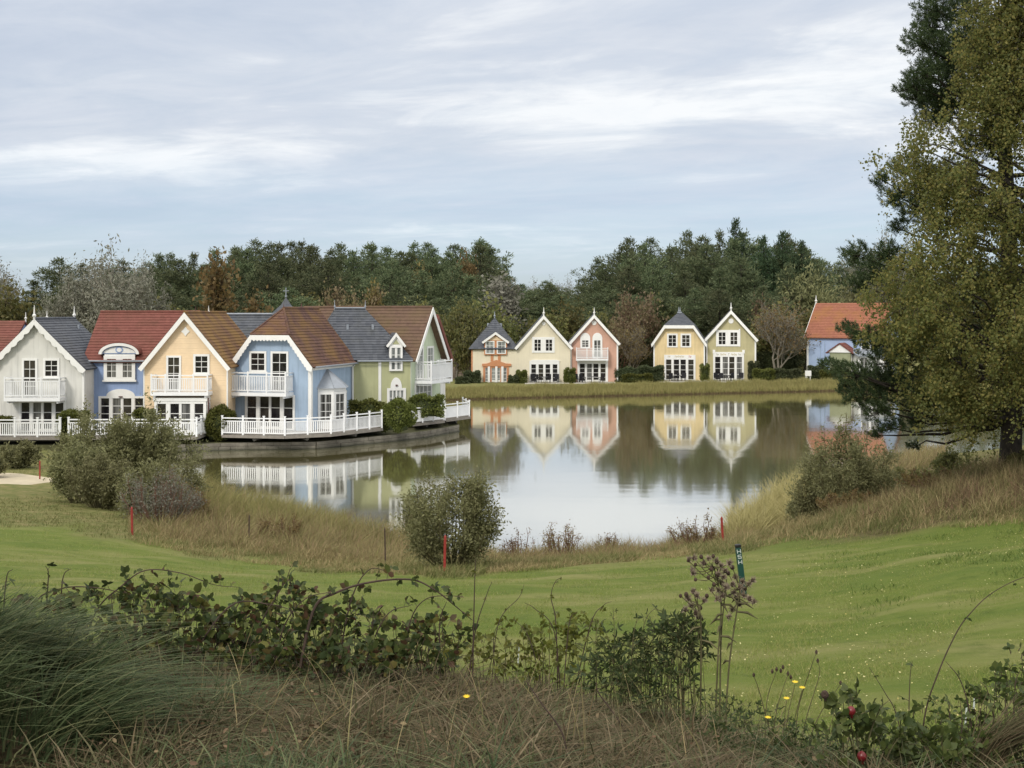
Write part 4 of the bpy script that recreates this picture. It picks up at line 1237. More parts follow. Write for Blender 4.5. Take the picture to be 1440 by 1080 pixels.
barge(dorm, None, u0-.28, z1-.06, um, za+.1, u1+.28, z1-.06, -.53, .25)
for s in (-1, 1): MB().fb(um+s*.42-.16, um+s*.42+.16, h.z(508), z0-.002, 0, .06).build('pilaster', M['orange_trim'], p)
d = french_door(p, I4, h.u(697.5), .05, h.z(514), h.w(680,716), rows=4, glass='glass_curtain', fw=.24, frame='orange_trim', post=.3)
MB().prism([(h.u(678),h.z(515)+.002),(h.u(719),h.z(515)+.002),(h.u(719),h.z(511.5)),(h.u(711),h.z(511)),(h.u(698),h.z(506)),(h.u(685),h.z(511)),(h.u(678),h.z(511.5))], -.16, 0).build('door_pediment', M['orange_trim'], d)
for px in (687.5, 698, 706.5): MB().fb(h.u(px-1.6), h.u(px+1.6), .02, h.z(515.3), .1, .18).build('door_post', M['white'], d)
# salmon gable
h, p = far_gable(835.5, 148.5, R(-2.5), 802, 869, 481, 444, 6.5, 'wall_salmon', 'slate', 'salmon pink gabled house with twin arched windows over a balcony', (('finial',0,.85),('ironwork',1.2,.7)))
zb = h.z(504)
balcony(p, None, h.u(810), h.u(855), zb, 1.1, h.z(489)-zb, 3)
for cx in (823, 840):
    w = window(p, I4, h.u(cx), zb+.02 if cx > 830 else h.z(490), h.z(476), h.w(816,830), 2, 3, .22, sill=False, mull=.06)
    MB().prism(arc(h.u(cx), h.z(476)+.002, h.w(816,830)/2, h.z(468)-h.z(476)), -.07, 0).build('window_arch', M['white'], w)
d = french_door(p, I4, h.u(833.5), .05, h.z(507), h.w(812,855), rows=4, fw=.26, post=.22, head=.12)
round_plaque(p, 0, h.z(454), .28)
# yellow half-hip
rot = R(-9)
h = H(955, 152, FB, rot)
p = h.put('lakefront_house', 'yellow half-hipped house with slate roof top, across the lake', group=GF)
hw = h.w(919, 991)/2; zE = h.z(481); xT = 1.75; zT = h.z(459); sl = (zT-zE)/(hw-xT); D = 8; zR = ZA(442, 155.5)-FB
mb = MB(); mb.prism([(-hw,0),(hw,0),(hw,zE),(xT,zT),(-xT,zT),(-hw,zE)], 0, D)
mb.prism([(-xT,zT+.001),(xT,zT+.001),(.3,zR-.1),(-.3,zR-.1)], 2.6, D-.01); mb.build('wall', M['wall_yellow'], p)
mb = MB(); ov = .28; lf = .16; y0, y1, yr = -.45, D+.3, 2.3
for sg in (1, -1):
    P1 = (sg*(hw+ov), y0, zE-sl*ov+lf); P2 = (sg*(hw+ov), y1, zE-sl*ov+lf); P3 = (sg*xT, y1, zT+lf); P4 = (sg*xT, y0, zT+lf)
    mb.slope(P1, P2, P3, P4, 9); mb.slope(P4, P3, (sg*.22, y1, zR+lf), (sg*.22, yr, zR+lf), 10)
mb.slope((-xT-.02,y0,zT+lf),(xT+.02,y0,zT+lf),(.22,yr,zR+lf),(-.22,yr,zR+lf),10)
mb.build('roof', M['slate'], p)
MB().prism([(-hw-ov,zE-sl*ov+lf-.03),(-hw-ov+.08,zE-sl*ov-.22),(-xT+.1,zT-.24),(xT-.1,zT-.24),(hw+ov-.08,zE-sl*ov-.22),(hw+ov,zE-sl*ov+lf-.03),(xT,zT+lf-.02),(-xT,zT+lf-.02)], y0-.07, y0-.01).build('bargeboard', M['white'], p)
corner_trims(p, hw, zE-.2, w=.16)
MB().box(-.28,.28,yr-.1,yr+.5,zR+lf+.02,zR+lf+.14).build('ridge_cap', M['zinc'], p)
for y_ in (yr, yr+2.0): finial(p, 0 if y_ > yr else -.1, y_, zR+lf+.1, .65, 'zinc', r=.06)
for cx in (945.5, 964.5): window(p, I4, h.u(cx), h.z(488.5), h.z(469), h.w(938,953), 2, 3, .20, sill=False, mull=.06)
d = french_door(p, I4, h.u(956), .05, h.z(499), h.w(934,978), rows=4, fw=.20, post=.24, head=.36)
zs = h.z(501.5); u = h.u
sign_marks(d, None, zs, [('gold',u(939),u(943),.20),('gold',u(949),u(962),.20),('red',u(968.5),u(972.5),.26)])
# khaki gable
h, p = far_gable(1028, 152, R(-9), 993, 1063, 476, 438, 8, 'wall_khaki', 'slate', 'khaki green gabled house with one round plaque under its peak', (('finial',0,.95),('finial',1.4,.9)))
for cx in (1015.5, 1032): window(p, I4, h.u(cx), h.z(487), h.z(464), h.w(1007.5,1024), 2, 3, .30, mull=.06, sill=False)
for px in (1008, 1040): MB().fb(h.u(px)-.09, h.u(px)+.09, h.z(487)-.02, h.z(462.5), .071, .09).build('window_pilaster', M['white'], p)
d = french_door(p, I4, h.u(1024.5), .05, h.z(495), h.w(1003,1046.5), rows=4, fw=.22, post=.24, head=.36)
for px in (1004, 1045.5): MB().fb(h.u(px)-.15, h.u(px)+.15, h.z(497), h.z(492), .0, .13).build('door_post', M['white'], d)
u = h.u; zs = h.z(498.5)
sign_marks(d, None, zs, [('grey',u(1007),u(1011),.22),('gold',u(1013),u(1021),.22),('grey',u(1024),u(1026),.26),('gold',u(1028),u(1036),.22),('grey',u(1038),u(1042),.22)])
round_plaque(p, 0, h.z(451.5), .30)

# blue house with orange roof, half hidden by the pine
h = H(1185, 156, 0.8, R(-30))
p = h.put('lakefront_house', 'light blue house with orange tiled roof, half hidden by the big pine', group=GF)
zE = h.z(474); zR = ZA(426, 160)-.8; D = 9.5
a, b = h.u(1135), h.u(1238)
S = Matrix(((0,1,0,0),(1,0,0,0),(0,0,1,0),(0,0,0,1)))
mb = MB(S); mb.prism([(0,0),(D,0),(D,zE),(D/2+.05,zR-.3),(D/2-.05,zR-.3),(0,zE)], a, b); mb.build('wall', mat('light_blue_boards', (0.36,0.46,0.66), .75, .05, .8), p)
mb = MB()
mb.slope((a-.3,-.4,zE-.1),(b+.3,-.4,zE-.1),(b+.3,D/2,zR),(a-.3,D/2,zR),22); mb.slope((b+.3,D+.4,zE-.1),(a-.3,D+.4,zE-.1),(a-.3,D/2,zR),(b+.3,D/2,zR),22)
mb.build('roof', M['tile_orange'], p)
mb = MB(S); mb.prism([(-.4,zE-.1),(-.1,zE-.12),(D/2,zR-.25),(D+.1,zE-.12),(D+.4,zE-.1),(D/2,zR+.04)], a-.36, a-.31); mb.build('bargeboard', M['white'], p)
MB().box(a-.04,a+.2,-.04,.1,0,zE-.15).build('corner_trim', M['white'], p)
finial(p, a-.3, D/2, zR, 1.0, r=.1); finial(p, b+.3, D/2, zR, 1.0, r=.1)
for px in (1154, 1160): MB().tube([(h.u(px),-.06,0),(h.u(px),-.06,zE-.5)],.045,5).build('downpipe', M['wall_sky'], p)
for px in (1218, 1229): window(p, I4, h.u(px), h.z(497), h.z(480), 1.2)
# porch
u0, u1 = h.u(1174), h.u(1203); zc = h.z(495); za = h.z(483)
um = (u0+u1)/2
mb = MB(); mb.prism([(u0,0),(u1,0),(u1,zc),(u0,zc)], -2.2, 0); porch = mb.build('porch', mat('porch_olive', (.30,.32,.20), .8), p)
MB().prism([(u0-.2,zc+.002),(u1+.2,zc+.002),(um,za-.05)], -2.35, 0).build('porch_gable', M['white'], porch)
mb = MB()
mb.slope((u1+.45,-2.5,zc-.05),(u1+.45,.0,zc-.05),(um,.0,za+.12),(um,-2.5,za+.12),6); mb.slope((u0-.45,.0,zc-.05),(u0-.45,-2.5,zc-.05),(um,-2.5,za+.12),(um,.0,za+.12),6)
mb.build('porch_roof', M['tile_red'], porch)
window(porch, TM(u1,-1.1,R(90)), 0, 1.0, zc-.2, 1.4, 1, 2, .2, frame='white')
h2 = H(1238, 151.5, .8)
p = h2.put('garden_room', 'low white and blue garden room seen through the pine branches beside the light blue house', 'outbuilding')
a, b = h2.u(1207), h2.u(1258); zt = h2.z(500)
MB().box(a, b, 0, 3.5, 0, zt).build('wall', M['white'], p)
for px in (1215, 1232, 1248): window(p, I4, h2.u(px), .8, zt-.15, h2.w(px-6,px+6), 2, 2, .12, 'glass_half')
MB().slope((a-.2,-.3,zt-.02),(b+.2,-.3,zt-.02),(b+.2,3.6,zt+.7),(a-.2,3.6,zt+.7),6).build('roof', M['zinc'], p)
MB().prism([(a,zt-.05),(b,zt-.05),(b,zt+.0),(a,zt)], -.29, -.27).build('eaves_board', M['white'], p)

# weathered bank wall left of the far houses
x0, x1 = XA(626, 156), XA(664, 156); rs = random.Random(9)
mb = MB(); zt_ = ZA(491, 156); zz_ = .5
while zz_ < zt_:
    s_ = x0
    while s_ < x1:
        e_ = min(s_+rs.uniform(.5, 1.0), x1); mb.box(s_+.015, e_-.015, 156-rs.uniform(.0, .12), 157, zz_+.012, zz_+.42); s_ = e_
    zz_ += .44
tag(mb.build('garden_wall', mat('weathered_brown_stone', (.27,.22,.18), .9, .35, 1.4, .5, 9)), 'weathered brown stone wall left of the slate pyramid house', 'wall')

# small white board on the far bank, patio furniture
x, y = XA(1136.5, 150), 150
p = empty('notice_board', (x, y, gz1(x, y)), 0, 'small white notice board by the reeds before the light blue house', 'notice board')
zc = ZA(525, 150)-gz1(x, y)
MB().box(-.36,.36,-.03,.03,zc-.32,zc+.32).build('board', M['white'], p)
for s in (-.25, .25): MB().box(s-.04,s+.04,.031,.1,0,zc+.2).build('post', M['white'], p)

def make_chair():
    r = empty('patio_chair', (0,0,0), 0, None, 'chair', 'dark patio chairs before the far houses')
    mb = MB(); mb.box(-.27,.27,-.26,.26,.40,.46); mb.build('seat', M['chair_black'], r, bevel=.015)
    mb = MB(); mb.prism([(-.26,.461),(.26,.461),(.28,.95),(.2,1.02),(-.2,1.02),(-.28,.95)], .20, .26); mb.build('backrest', M['chair_black'], r)
    for s in (-1, 1):
        mb = MB(); x0, x1 = sorted((s*.27, s*.32)); mb.box(x0,x1,-.26,.24,.62,.67); mb.box(x0,x1,-.26,-.21,.461,.62); mb.build('armrest', M['chair_black'], r)
        for yy in (-.22, .2):
            MB().box(s*.22-.025,s*.22+.025,yy-.025,yy+.025,0,.40).build('leg', M['chair_black'], r)
    return r
def make_table():
    r = empty('patio_table', (0,0,0), 0, None, 'table', 'dark patio tables before the far houses')
    MB().cone(0,0,.70,.74,.5,.5,16).build('tabletop', M['table_dark'], r)
    MB().tube([(0,0,.05),(0,0,.70)],.04,6).build('pedestal', M['table_dark'], r)
    MB().cone(0,0,0,.05,.26,.2,12).build('foot', M['table_dark'], r)
    return r
ch0 = make_chair(); tb0 = make_table()
spots = [('cream gabled house', 147, [(750,.3),(758,2.0),(771,-1.9),(782,-.4)], 765),
         ('salmon pink house', 147.4, [(811,.5),(819,2.2),(846,-2.0)], 832),
         ('yellow half-hipped house', 150.3, [(930,.4),(945,2.4),(951,-2.2),(961,-.4)], 953),
         ('khaki green house', 150.2, [(1008,.4),(1015,2.6),(1028,-2.4),(1042,-.3)], 1022)]
first = True
ranks = ['leftmost', 'second', 'third', 'rightmost']
for nm, Y, cs, tpx in spots:
    for k, (px, rz) in enumerate(cs):
        c = ch0 if first else copy_tree(ch0); first = False
        yy = Y - .4*(k in (1, 2))
        x = XA(px, yy); c.location = (x, yy, gz1(x, yy)); c.rotation_euler.z = rz
        rk = ranks[k] if k < len(cs)-1 else 'rightmost'
        c['label'] = f'{rk} dark patio chair in front of the {nm}'
    t = tb0 if nm.startswith('cream') else copy_tree(tb0)
    x = XA(tpx, Y-.9); t.location = (x, Y-.9, gz1(x, Y-.9)); t['label'] = f'dark round patio table in front of the {nm}'
mb = MB()
for px0, px1, Y in ((738,800,146.2),(806,866,146.6),(925,1062,149.3)):
    x0, x1 = XA(px0,Y), XA(px1,Y); z = max(gz1(x0,Y), gz1(x1,Y))
    mb.box(x0,x1,Y-1.6,Y+2.2,z-.6,z+.045)
tag(mb.build('patio_paving', mat('pale_paving',(.42,.40,.35),.85,.12,2)), 'pale paved strips before the far houses', 'paving', kind='structure')
# ================================================================== TREES
def curve_pts(a, b, sag, n=6, g=rng, wob=0.0):
    a = np.array(a, float); b = np.array(b, float)
    out = []
    for i in range(n+1):
        t = i/n
        p = a + (b-a)*t
        p[2] += sag*4*t*(1-t)
        if wob and 0 < i < n: p += g.normal(size=3)*wob
        out.append(tuple(p))
    return out
def grow(mb, g, p, d, length, r, lvl, tips, nbr=3, spread=0.7, up=0.12, twist=0.16, shrink=0.68, n=5, first=0.3):
    """a limb that bends, then forks; tips collects points and directions of the finest shoots"""
    pts = [np.array(p, float)]; rads = [r]; d = np.array(d, float)
    seg = 4
    for i in range(seg):
        d = d + g.normal(size=3)*twist + np.array([0, 0, up])
        d /= np.linalg.norm(d)
        pts.append(pts[-1] + d*length/seg); rads.append(r*(1-0.5*(i+1)/seg))
    mb.tube(pts, rads, n if lvl > 0 else 3, cap=False)
    if lvl == 0:
        tips.append((pts[-1], d, pts[1])); return
    for k in range(nbr):
        t = first + (1-first)*(k+g.uniform(0.2, 0.9))/nbr
        i = min(int(t*seg), seg-1); f = t*seg - i
        q = pts[i]*(1-f) + pts[i+1]*f
        ax = unit(np.cross(d, g.normal(size=3)))
        nd = d*(1-spread*0.5) + ax*spread*g.uniform(0.7, 1.2)
        nd /= np.linalg.norm(nd)
        grow(mb, g, q, nd, length*shrink*g.uniform(0.75, 1.15), r*0.5*(1-0.3*t)+0.006, lvl-1, tips, nbr, spread, up, twist, shrink, n, first)
    grow(mb, g, pts[-1], d, length*shrink, r*0.5, lvl-1, tips, nbr, spread, up, twist, shrink, n, first)

def pine_tree(seed, leaf='pine', hgt=14.0, rad=3.1, cb=0.06, conic=0.8, ntuft=1.0):
    g = np.random.default_rng(seed)
    root = empty('pine_tree', (0,0,0))
    mb = MB(); lean = g.normal(size=2)*0.25
    tp = [(lean[0]*t*t, lean[1]*t*t, hgt*0.97*t-0.3) for t in np.linspace(0, 1, 7)]
    mb.tube(tp, [0.24*(1-0.85*t) for t in np.linspace(0, 1, 7)], 6)
    tufts, tdir = [], []
    nw = 21
    for i in range(nw):
        t = (i+g.uniform(-.3, .3))/(nw-1); t = min(max(t, 0), 1)
        z = hgt*(cb+(0.985-cb)*t)
        prof = rad*max(0.07, (1-t**(1.2/conic))**0.75)*min(1, 0.70+1.0*t)*(1+.18*math.sin(seed*3+t*17))
        nb = 6 if t < 0.8 else 4
        a0 = g.uniform(0, 6.28)
        for k in range(nb):
            a = a0+2*math.pi*k/nb+g.normal()*0.25
            ln = prof*g.uniform(0.62, 1.22)
            o = np.array([lean[0]*t*t, lean[1]*t*t, z])
            tip = o+np.array([math.cos(a)*ln, math.sin(a)*ln, ln*(0.10+0.35*t)+g.normal()*0.15])
            mb.tube(curve_pts(o, tip, -0.06*ln, 3), [0.05, 0.035, 0.02, 0.01], 3, cap=False)
            m_ = max(2, int(ln*3.0*ntuft))
            for j in range(m_):
                s = 0.25+0.75*(j+g.uniform(0, 1))/m_
                q = o+(tip-o)*s+g.normal(size=3)*np.array([.30, .30, .16])*ln**0.5
                tufts.append(q); tdir.append(unit(np.array([math.cos(a), math.sin(a), 0.55+0.9*t])))
    tufts = np.array(tufts); tdir = np.array(tdir)
    k = 17
    C = np.repeat(tufts, k, 0) + g.normal(size=(len(tufts)*k, 3))*0.17
    D = unit(np.repeat(tdir, k, 0) + g.normal(size=(len(C), 3))*0.62)
    V, Fq = rhombs(C, D, perp(D, g), g.uniform(.26, .52, len(C)), g.uniform(.035, .07, len(C)))
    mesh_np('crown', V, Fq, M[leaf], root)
    mb.build('trunk', M['bark'], root)
    return root
def leafy_tree(seed, leaf, hgt=9.0, lvl=4, nbr=3, spread=0.75, k=9, ll=(.16, .30), lw=.36, sc=.34, bark='bark', up=0.10, r0=.16, twig=0.0, stemn=1, base=0.22, name='broadleaf_tree'):
    g = np.random.default_rng(seed)
    root = empty(name, (0,0,0))
    mb = MB(); tips = []
    for s in range(stemn):
        d = np.array([g.normal()*0.12+(0.25*math.cos(s*2.2) if stemn > 1 else 0), g.normal()*0.12+(0.25*math.sin(s*2.2) if stemn > 1 else 0), 1.0])
        grow(mb, g, (0.1*s*math.cos(s*2.2), 0.1*s*math.sin(s*2.2), -0.2), unit(d), hgt*0.36, r0, lvl, tips, nbr, spread, up, 0.14, 0.66, 5, base)
    mb.build('trunk', M[bark], root)
    P = np.array([t[0] for t in tips]); Dt = np.array([t[1] for t in tips]); Q = np.array([t[2] for t in tips])
    n = len(P)*k
    s = g.uniform(0, 1, n)[:, None]
    C = np.repeat(Q, k, 0)*(1-s)+np.repeat(P, k, 0)*s + g.normal(size=(n, 3))*sc
    D = unit(rand_dirs(n, g)+np.repeat(Dt, k, 0)*0.4+np.array([0, 0, -.2]))
    ln = g.uniform(ll[0], ll[1], n)
    V, Fq = rhombs(C, D, perp(D, g), ln, ln*lw)
    parts = [(V, Fq)]
    mesh_np('crown', V, Fq, M[leaf], root)
    top = max(P[:, 2])
    root['top'] = float(np.percentile(C[:, 2], 99))
    root['wid'] = float(np.percentile(np.hypot(C[:, 0], C[:, 1]), 95)*2)
    return root
pines = [pine_tree(11, hgt=14, rad=4.0, conic=.55), pine_tree(12, hgt=14, rad=3.7, conic=.75), pine_tree(13, hgt=14, rad=4.3, conic=.45), pine_tree(14, hgt=14, rad=3.5, conic=.9), pine_tree(15, hgt=14, rad=4.0, conic=.6)]
cyp = pine_tree(21, 'cypress', 14, 3.6, .03, .75, 1.6); cyp.name = 'cypress_tree'
used = set()
GT = 'trees of the wood behind the lake'
def place(proto, x, y, sx, sz, rz, label, cat='tree', group=GT, sink=0.15):
    if proto.name in used:
        o = copy_tree(proto)
    else:
        o = proto; used.add(proto.name)
    o.location = (x, y, gz1(x, y)-sink if y > 100 else o.location.z)
    o.rotation_euler.z = rz; o.scale = (sx, sx, sz)
    return tag(o, label, cat, group)
def by_px(proto, px, pytop, Y, wpx=None, hgt=14.0, wid=7.8, **kw):
    x = XA(px, Y); z0 = gz1(x, Y)
    hh = ZA(pytop, Y)-z0
    sz = hh/hgt
    sx = (wpx*Y/F)/wid if wpx else sz*random.uniform(.85, 1.15)
    return place(proto, x, Y, sx, sz, random.uniform(0, 6.28), **kw)
LT = [(-260,400),(-60,398),(0,394),(60,386),(95,356),(130,374),(170,366),(215,356),(300,348),(360,335),(430,339),(520,338),(600,342),(675,335),(700,346),(716,365),(732,396)]
RT = [(836,394),(850,364),(866,346),(892,333),(930,328),(1000,330),(1037,318),(1060,331),(1110,330),(1140,348),(1158,385)]
def prof(tab, px): return float(np.interp(px, [a for a, b in tab], [b for a, b in tab]))
rp = random.Random(3)
def wood(px0, px1, step, tab, Y, drop, jit, label, clip=None, w=1.0):
    px = px0
    while px < px1:
        q = px+rp.uniform(-step*.3, step*.3)
        top = prof(tab, q)+drop+rp.uniform(-2, jit)
        sh = 1.0
        by_px(rp.choice(pines), q, top, Y+rp.uniform(-5, 5), rp.uniform(80, 118)*w*210/Y, label=label)
        px += step*1.15*rp.uniform(.8, 1.25)
LA = 'dark green pine in the wood behind the lakeside row'
LB = 'dark green pine in the tall clump behind the far gabled houses'
wood(235, 716, 27, LT, 232, 0, 9, LA)
wood(225, 712, 25, LT, 212, 6, 16, LA)
wood(240, 708, 30, LT, 192, 30, 24, LA)
wood(330, 716, 38, LT, 178, 62, 22, LA)
wood(-60, 235, 30, LT, 235, 0, 8, 'dark green pine in the low wood at the left edge')
wood(-50, 230, 40, LT, 205, 26, 18, 'dark green pine in the low wood at the left edge')
wood(858, 1150, 27, RT, 226, 0, 8, LB)
wood(856, 1150, 25, RT, 206, 7, 15, LB)
wood(858, 1130, 30, RT, 187, 34, 22, LB)
wood(866, 1100, 40, RT, 174, 70, 18, LB)
GP = [(700,395),(1300,391)]
wood(735, 850, 24, GP, 290, 0, 5, 'distant pine in the gap between the two wooded clumps')
wood(740, 838, 22, GP, 235, 14, 12, 'distant pine in the gap between the two wooded clumps')
wood(735, 840, 26, GP, 190, 38, 14, 'distant pine in the gap between the two wooded clumps')
wood(1150, 1290, 26, [(1100,362),(1230,356),(1300,350)], 270, 2, 10, 'distant pine to the right behind the orange roofed house')
wood(1300, 1500, 36, [(1300,365),(1500,350)], 240, 2, 14, 'distant pine hidden behind the big birch')
for px, top, w in ((1037, 309, 62), (1102, 327, 66), (1130, 340, 58), (1074, 333, 60)):
    by_px(cyp, px, top, 200 if px != 1037 else 214, w, 14.0, 6.9, label={1037:'tall dark cypress topping the clump behind the far gables',1102:'very dark cypress on the right shoulder of the far clump',1130:'dark cypress at the right edge of the far clump',1074:'dark cypress between the tallest one and the right shoulder'}[px])

b_brown = leafy_tree(31, 'autumn_brown', k=7, ll=(.25, .5), sc=.4)
b_olive = leafy_tree(32, 'olive_leaf', k=7, ll=(.25, .5), sc=.42)
b_olive2 = leafy_tree(33, 'olive_leaf', k=8, ll=(.22, .45), sc=.42, stemn=3, spread=.85, bark='bark_pale', r0=.10)
b_red = leafy_tree(34, 'autumn_red', k=4, ll=(.22, .42), sc=.42, bark='bark_red', stemn=2)
b_grey = leafy_tree(35, 'grey_leaf', k=12, ll=(.16, .34), lw=.2, sc=.36, bark='bark_grey', spread=.85, stemn=2, r0=.2)
b_bare = leafy_tree(36, 'autumn_brown', k=1, ll=(.15, .25), sc=.3, bark='bark_grey', spread=.62, stemn=2, r0=.15, lvl=5, up=.16)
b_willow = leafy_tree(37, 'willow', k=9, ll=(.3, .6), lw=.16, sc=.5, spread=.9, stemn=3, up=.02)
b_pop = leafy_tree(38, 'grey_leaf', k=6, ll=(.22, .4), lw=.3, sc=.32, spread=.45, up=.22, bark='bark_pale')
def bl(proto, px, top, Y, wpx, label, cat='tree'):
    by_px(proto, px, top, Y, wpx*1.35, proto['top'], proto['wid'], label=label, cat=cat)
bl(b_grey, 150, 356, 165, 125, 'pale grey bare willow spreading above the white house')
bl(b_grey, 95, 385, 168, 80, 'smaller pale grey bare tree left of the spreading grey willow')
bl(b_grey, 205, 375, 172, 70, 'pale grey bare tree right of the spreading grey willow')
bl(b_olive, 28, 405, 160, 75, 'dark olive bushy tree above the red roof at the left edge')
bl(b_grey, 5, 380, 215, 70, 'pale grey tree at the left edge of the wood')
bl(b_brown, 316, 362, 165, 95, 'golden brown autumn tree behind the peach house')
bl(b_red, 496, 402, 170, 60, 'reddish bare birch behind the hipped slate roof')
bl(b_brown, 522, 402, 172, 42, 'ochre tree beside the reddish birch behind the slate roof')
bl(b_pop, 688, 388, 168, 62, 'silvery green poplar standing before the dark pines')
bl(b_olive, 668, 420, 160, 55, 'yellow green tree below the silvery poplar')
bl(b_olive2, 640, 428, 156, 60, 'yellowing birch with pale slanting trunk right of the mint green house')
bl(b_olive, 720, 440, 162, 50, 'olive tree right behind the slate pyramid roof')
bl(b_olive2, 612, 440, 162, 45, 'olive green tree just behind the mint green gable')
bl(b_olive, 585, 425, 170, 55, 'olive tree rising over the mossy brown roof')
bl(b_red, 903, 412, 166, 62, 'russet tree between the salmon and yellow houses')
bl(b_olive, 930, 420, 170, 44, 'yellow green tree behind the yellow house')
bl(b_bare, 1093, 425, 158, 66, 'bare tree with upright grey branches right of the khaki house')
bl(b_bare, 886, 455, 158, 42, 'slender bare tree left of the yellow house')
bl(b_red, 872, 445, 160, 44, 'small russet tree beside the salmon house')
bl(b_olive, 1072, 432, 166, 60, 'olive tree behind the bare one')
bl(b_red, 1085, 420, 172, 40, 'reddish bare treetop behind the bare grey tree')
bl(b_willow, 1150, 384, 185, 80, 'rounded grey green willow left above the orange roof')
bl(b_willow, 1190, 398, 184, 66, 'second rounded willow just above the orange roof')
bl(b_olive, 1132, 432, 178, 60, 'yellow green bush tree at the corner of the orange roofed house')
bl(b_grey, 1245, 334, 250, 70, 'beige leafless treetop left of the big pine')
bl(b_grey, 1275, 342, 250, 60, 'second beige leafless treetop close to the big pine')
bl(b_olive, 1345, 430, 180, 80, 'olive tree hidden behind the birch crown')
for px, top in ((752, 399), (776, 397), (800, 396), (822, 397)):
    bl(b_grey, px, top, 310, 30, 'beige bare treetop on the skyline in the gap between the clumps')
for px, top, w in ((664, 362, 50), (590, 378, 46)):
    bl(b_brown, px, top, 200, w, 'rusty brown tree among the dark pines')
for px, top, Y, w in ((560, 440, 190, 50), (450, 420, 185, 60), (420, 418, 180, 50), (240, 425, 180, 60), (200, 430, 175, 60), (775, 440, 175, 50), (800, 425, 178, 46), (745, 450, 170, 40), (850, 440, 172, 40)):
    bl(b_olive, px, top, Y, w, 'mid green undergrowth tree at the foot of the wood')

# far-off woods that close the view to the sides
def far_wood(name, xa, xb, ya, yb, label):
    g = np.random.default_rng(int(abs(xa)))
    nt_, k = 150, 420
    tx = g.uniform(xa, xb, nt_); ty = ya+(yb-ya)*(tx-xa)/(xb-xa)+g.uniform(0, 40, nt_); th = g.uniform(11, 18, nt_); tr_ = g.uniform(3, 5, nt_)
    u = g.uniform(0, 1, (nt_, k)); d = rand_dirs(nt_*k, g).reshape(nt_, k, 3); rad_ = tr_[:, None]*np.sqrt(np.maximum(1-u**2.2, .05))*g.uniform(.4, 1, (nt_, k))
    C = np.stack([tx[:, None]+d[..., 0]*rad_, ty[:, None]+d[..., 1]*rad_, gz(tx, ty)[:, None]+.3+u*th[:, None]], -1).reshape(-1, 3)
    D = unit(d.reshape(-1, 3)+np.array([0, 0, .5])); V, Fq = rhombs(C, D, perp(D, g), g.uniform(.7, 1.5, len(C)), g.uniform(.15, .35, len(C)))
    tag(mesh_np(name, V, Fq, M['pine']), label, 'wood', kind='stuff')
far_wood('distant_wood', -330, -112, 120, 235, 'far-off wood closing the view to the left of the houses')
far_wood('distant_wood', 108, 330, 225, 120, 'far-off wood closing the view to the right behind the big tree')

# ================================================================== HEDGES AND SHRUBS
def hedge(px, pyt, pyb, Y, wpx, dep, leaf, label, name='hedge', group='clipped hedges and bushes by the houses', rnd=0.3, n=None, z0=None, rot=0.0):
    g = np.random.default_rng(abs(int(px*7+pyt)))
    x = XA(px, Y); w = wpx*Y/F; z0 = ZA(pyb, Y) if z0 is None else z0
    hh = ZA(pyt, Y)-z0
    vol = w*dep*hh
    n = int(min(9000, max(1600, vol*1100)))
    # surface-biased points of a rounded box
    P = g.uniform(-1, 1, (n, 3)); ax = g.integers(0, 3, n); sg = g.choice([-1, 1], n)
    P[np.arange(n), ax] = sg*g.uniform(.55, 1.0, n)
    P = np.sign(P)*np.abs(P)**0.9
    q = np.linalg.norm(P, axis=1, keepdims=True); P = P*(1-rnd) + rnd*P/np.maximum(q, .3)*1.0
    P *= 1+0.16*np.sin(P[:, [1, 2, 0]]*5+px)
    C = P*np.array([w/2, dep/2, hh/2]) + np.array([0, 0, hh/2])
    D = unit(rand_dirs(n, g)+P*0.5)
    V, Fq = rhombs(C, D, perp(D, g), g.uniform(.10, .22, n), g.uniform(.03, .07, n))
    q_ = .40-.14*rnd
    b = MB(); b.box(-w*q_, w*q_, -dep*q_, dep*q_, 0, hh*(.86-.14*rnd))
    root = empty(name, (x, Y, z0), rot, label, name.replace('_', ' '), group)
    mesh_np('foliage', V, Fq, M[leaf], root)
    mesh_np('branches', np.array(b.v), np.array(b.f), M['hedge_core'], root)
    return root
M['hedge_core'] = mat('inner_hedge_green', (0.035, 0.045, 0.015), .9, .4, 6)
H1 = 'lakeside row'
hedge(309, 572, 618, 82.5, 42, 1.8, 'hedge', 'rounded yellow green bush between the peach and pale blue houses', 'bush', rnd=.7)
hedge(104, 578, 612, 81.8, 40, 1.6, 'hedge', 'yellow green bush between the white and cobalt blue houses', 'bush', rnd=.6)
hedge(204, 575, 600, 82.2, 32, 1.2, 'hedge', 'yellow green bush in front of the cobalt blue house', 'bush', rnd=.6)
hedge(4, 586, 612, 81.5, 22, 1.2, 'hedge', 'small bush behind the deck rail at the left edge', 'bush', rnd=.6)
hedge(516, 563, 597, 88.6, 48, 1.2, 'hedge', 'low hedge along the olive house wall', rnd=.25)
hedge(561, 563, 604, 86.9, 44, 1.9, 'hedge', 'big rounded green bush at the water edge beside the bent deck', 'bush', rnd=.9, n=2600)
hedge(543, 574, 604, 87.4, 26, 1.2, 'hedge', 'smaller bush leaning on the big rounded one by the bent deck', 'bush', rnd=.9)
hedge(600, 556, 585, 90.9, 46, 1.0, 'hedge', 'low hedge under the mint green house', rnd=.3)
hedge(733, 521, 541, 146.6, 15, 1.3, 'hedge', 'clipped dome bush left of the cream gable door', 'bush', rnd=.5)
hedge(722, 528, 541, 146.2, 14, 1.1, 'hedge_dark', 'lower bush left of the clipped dome bush', 'bush', rnd=.5)
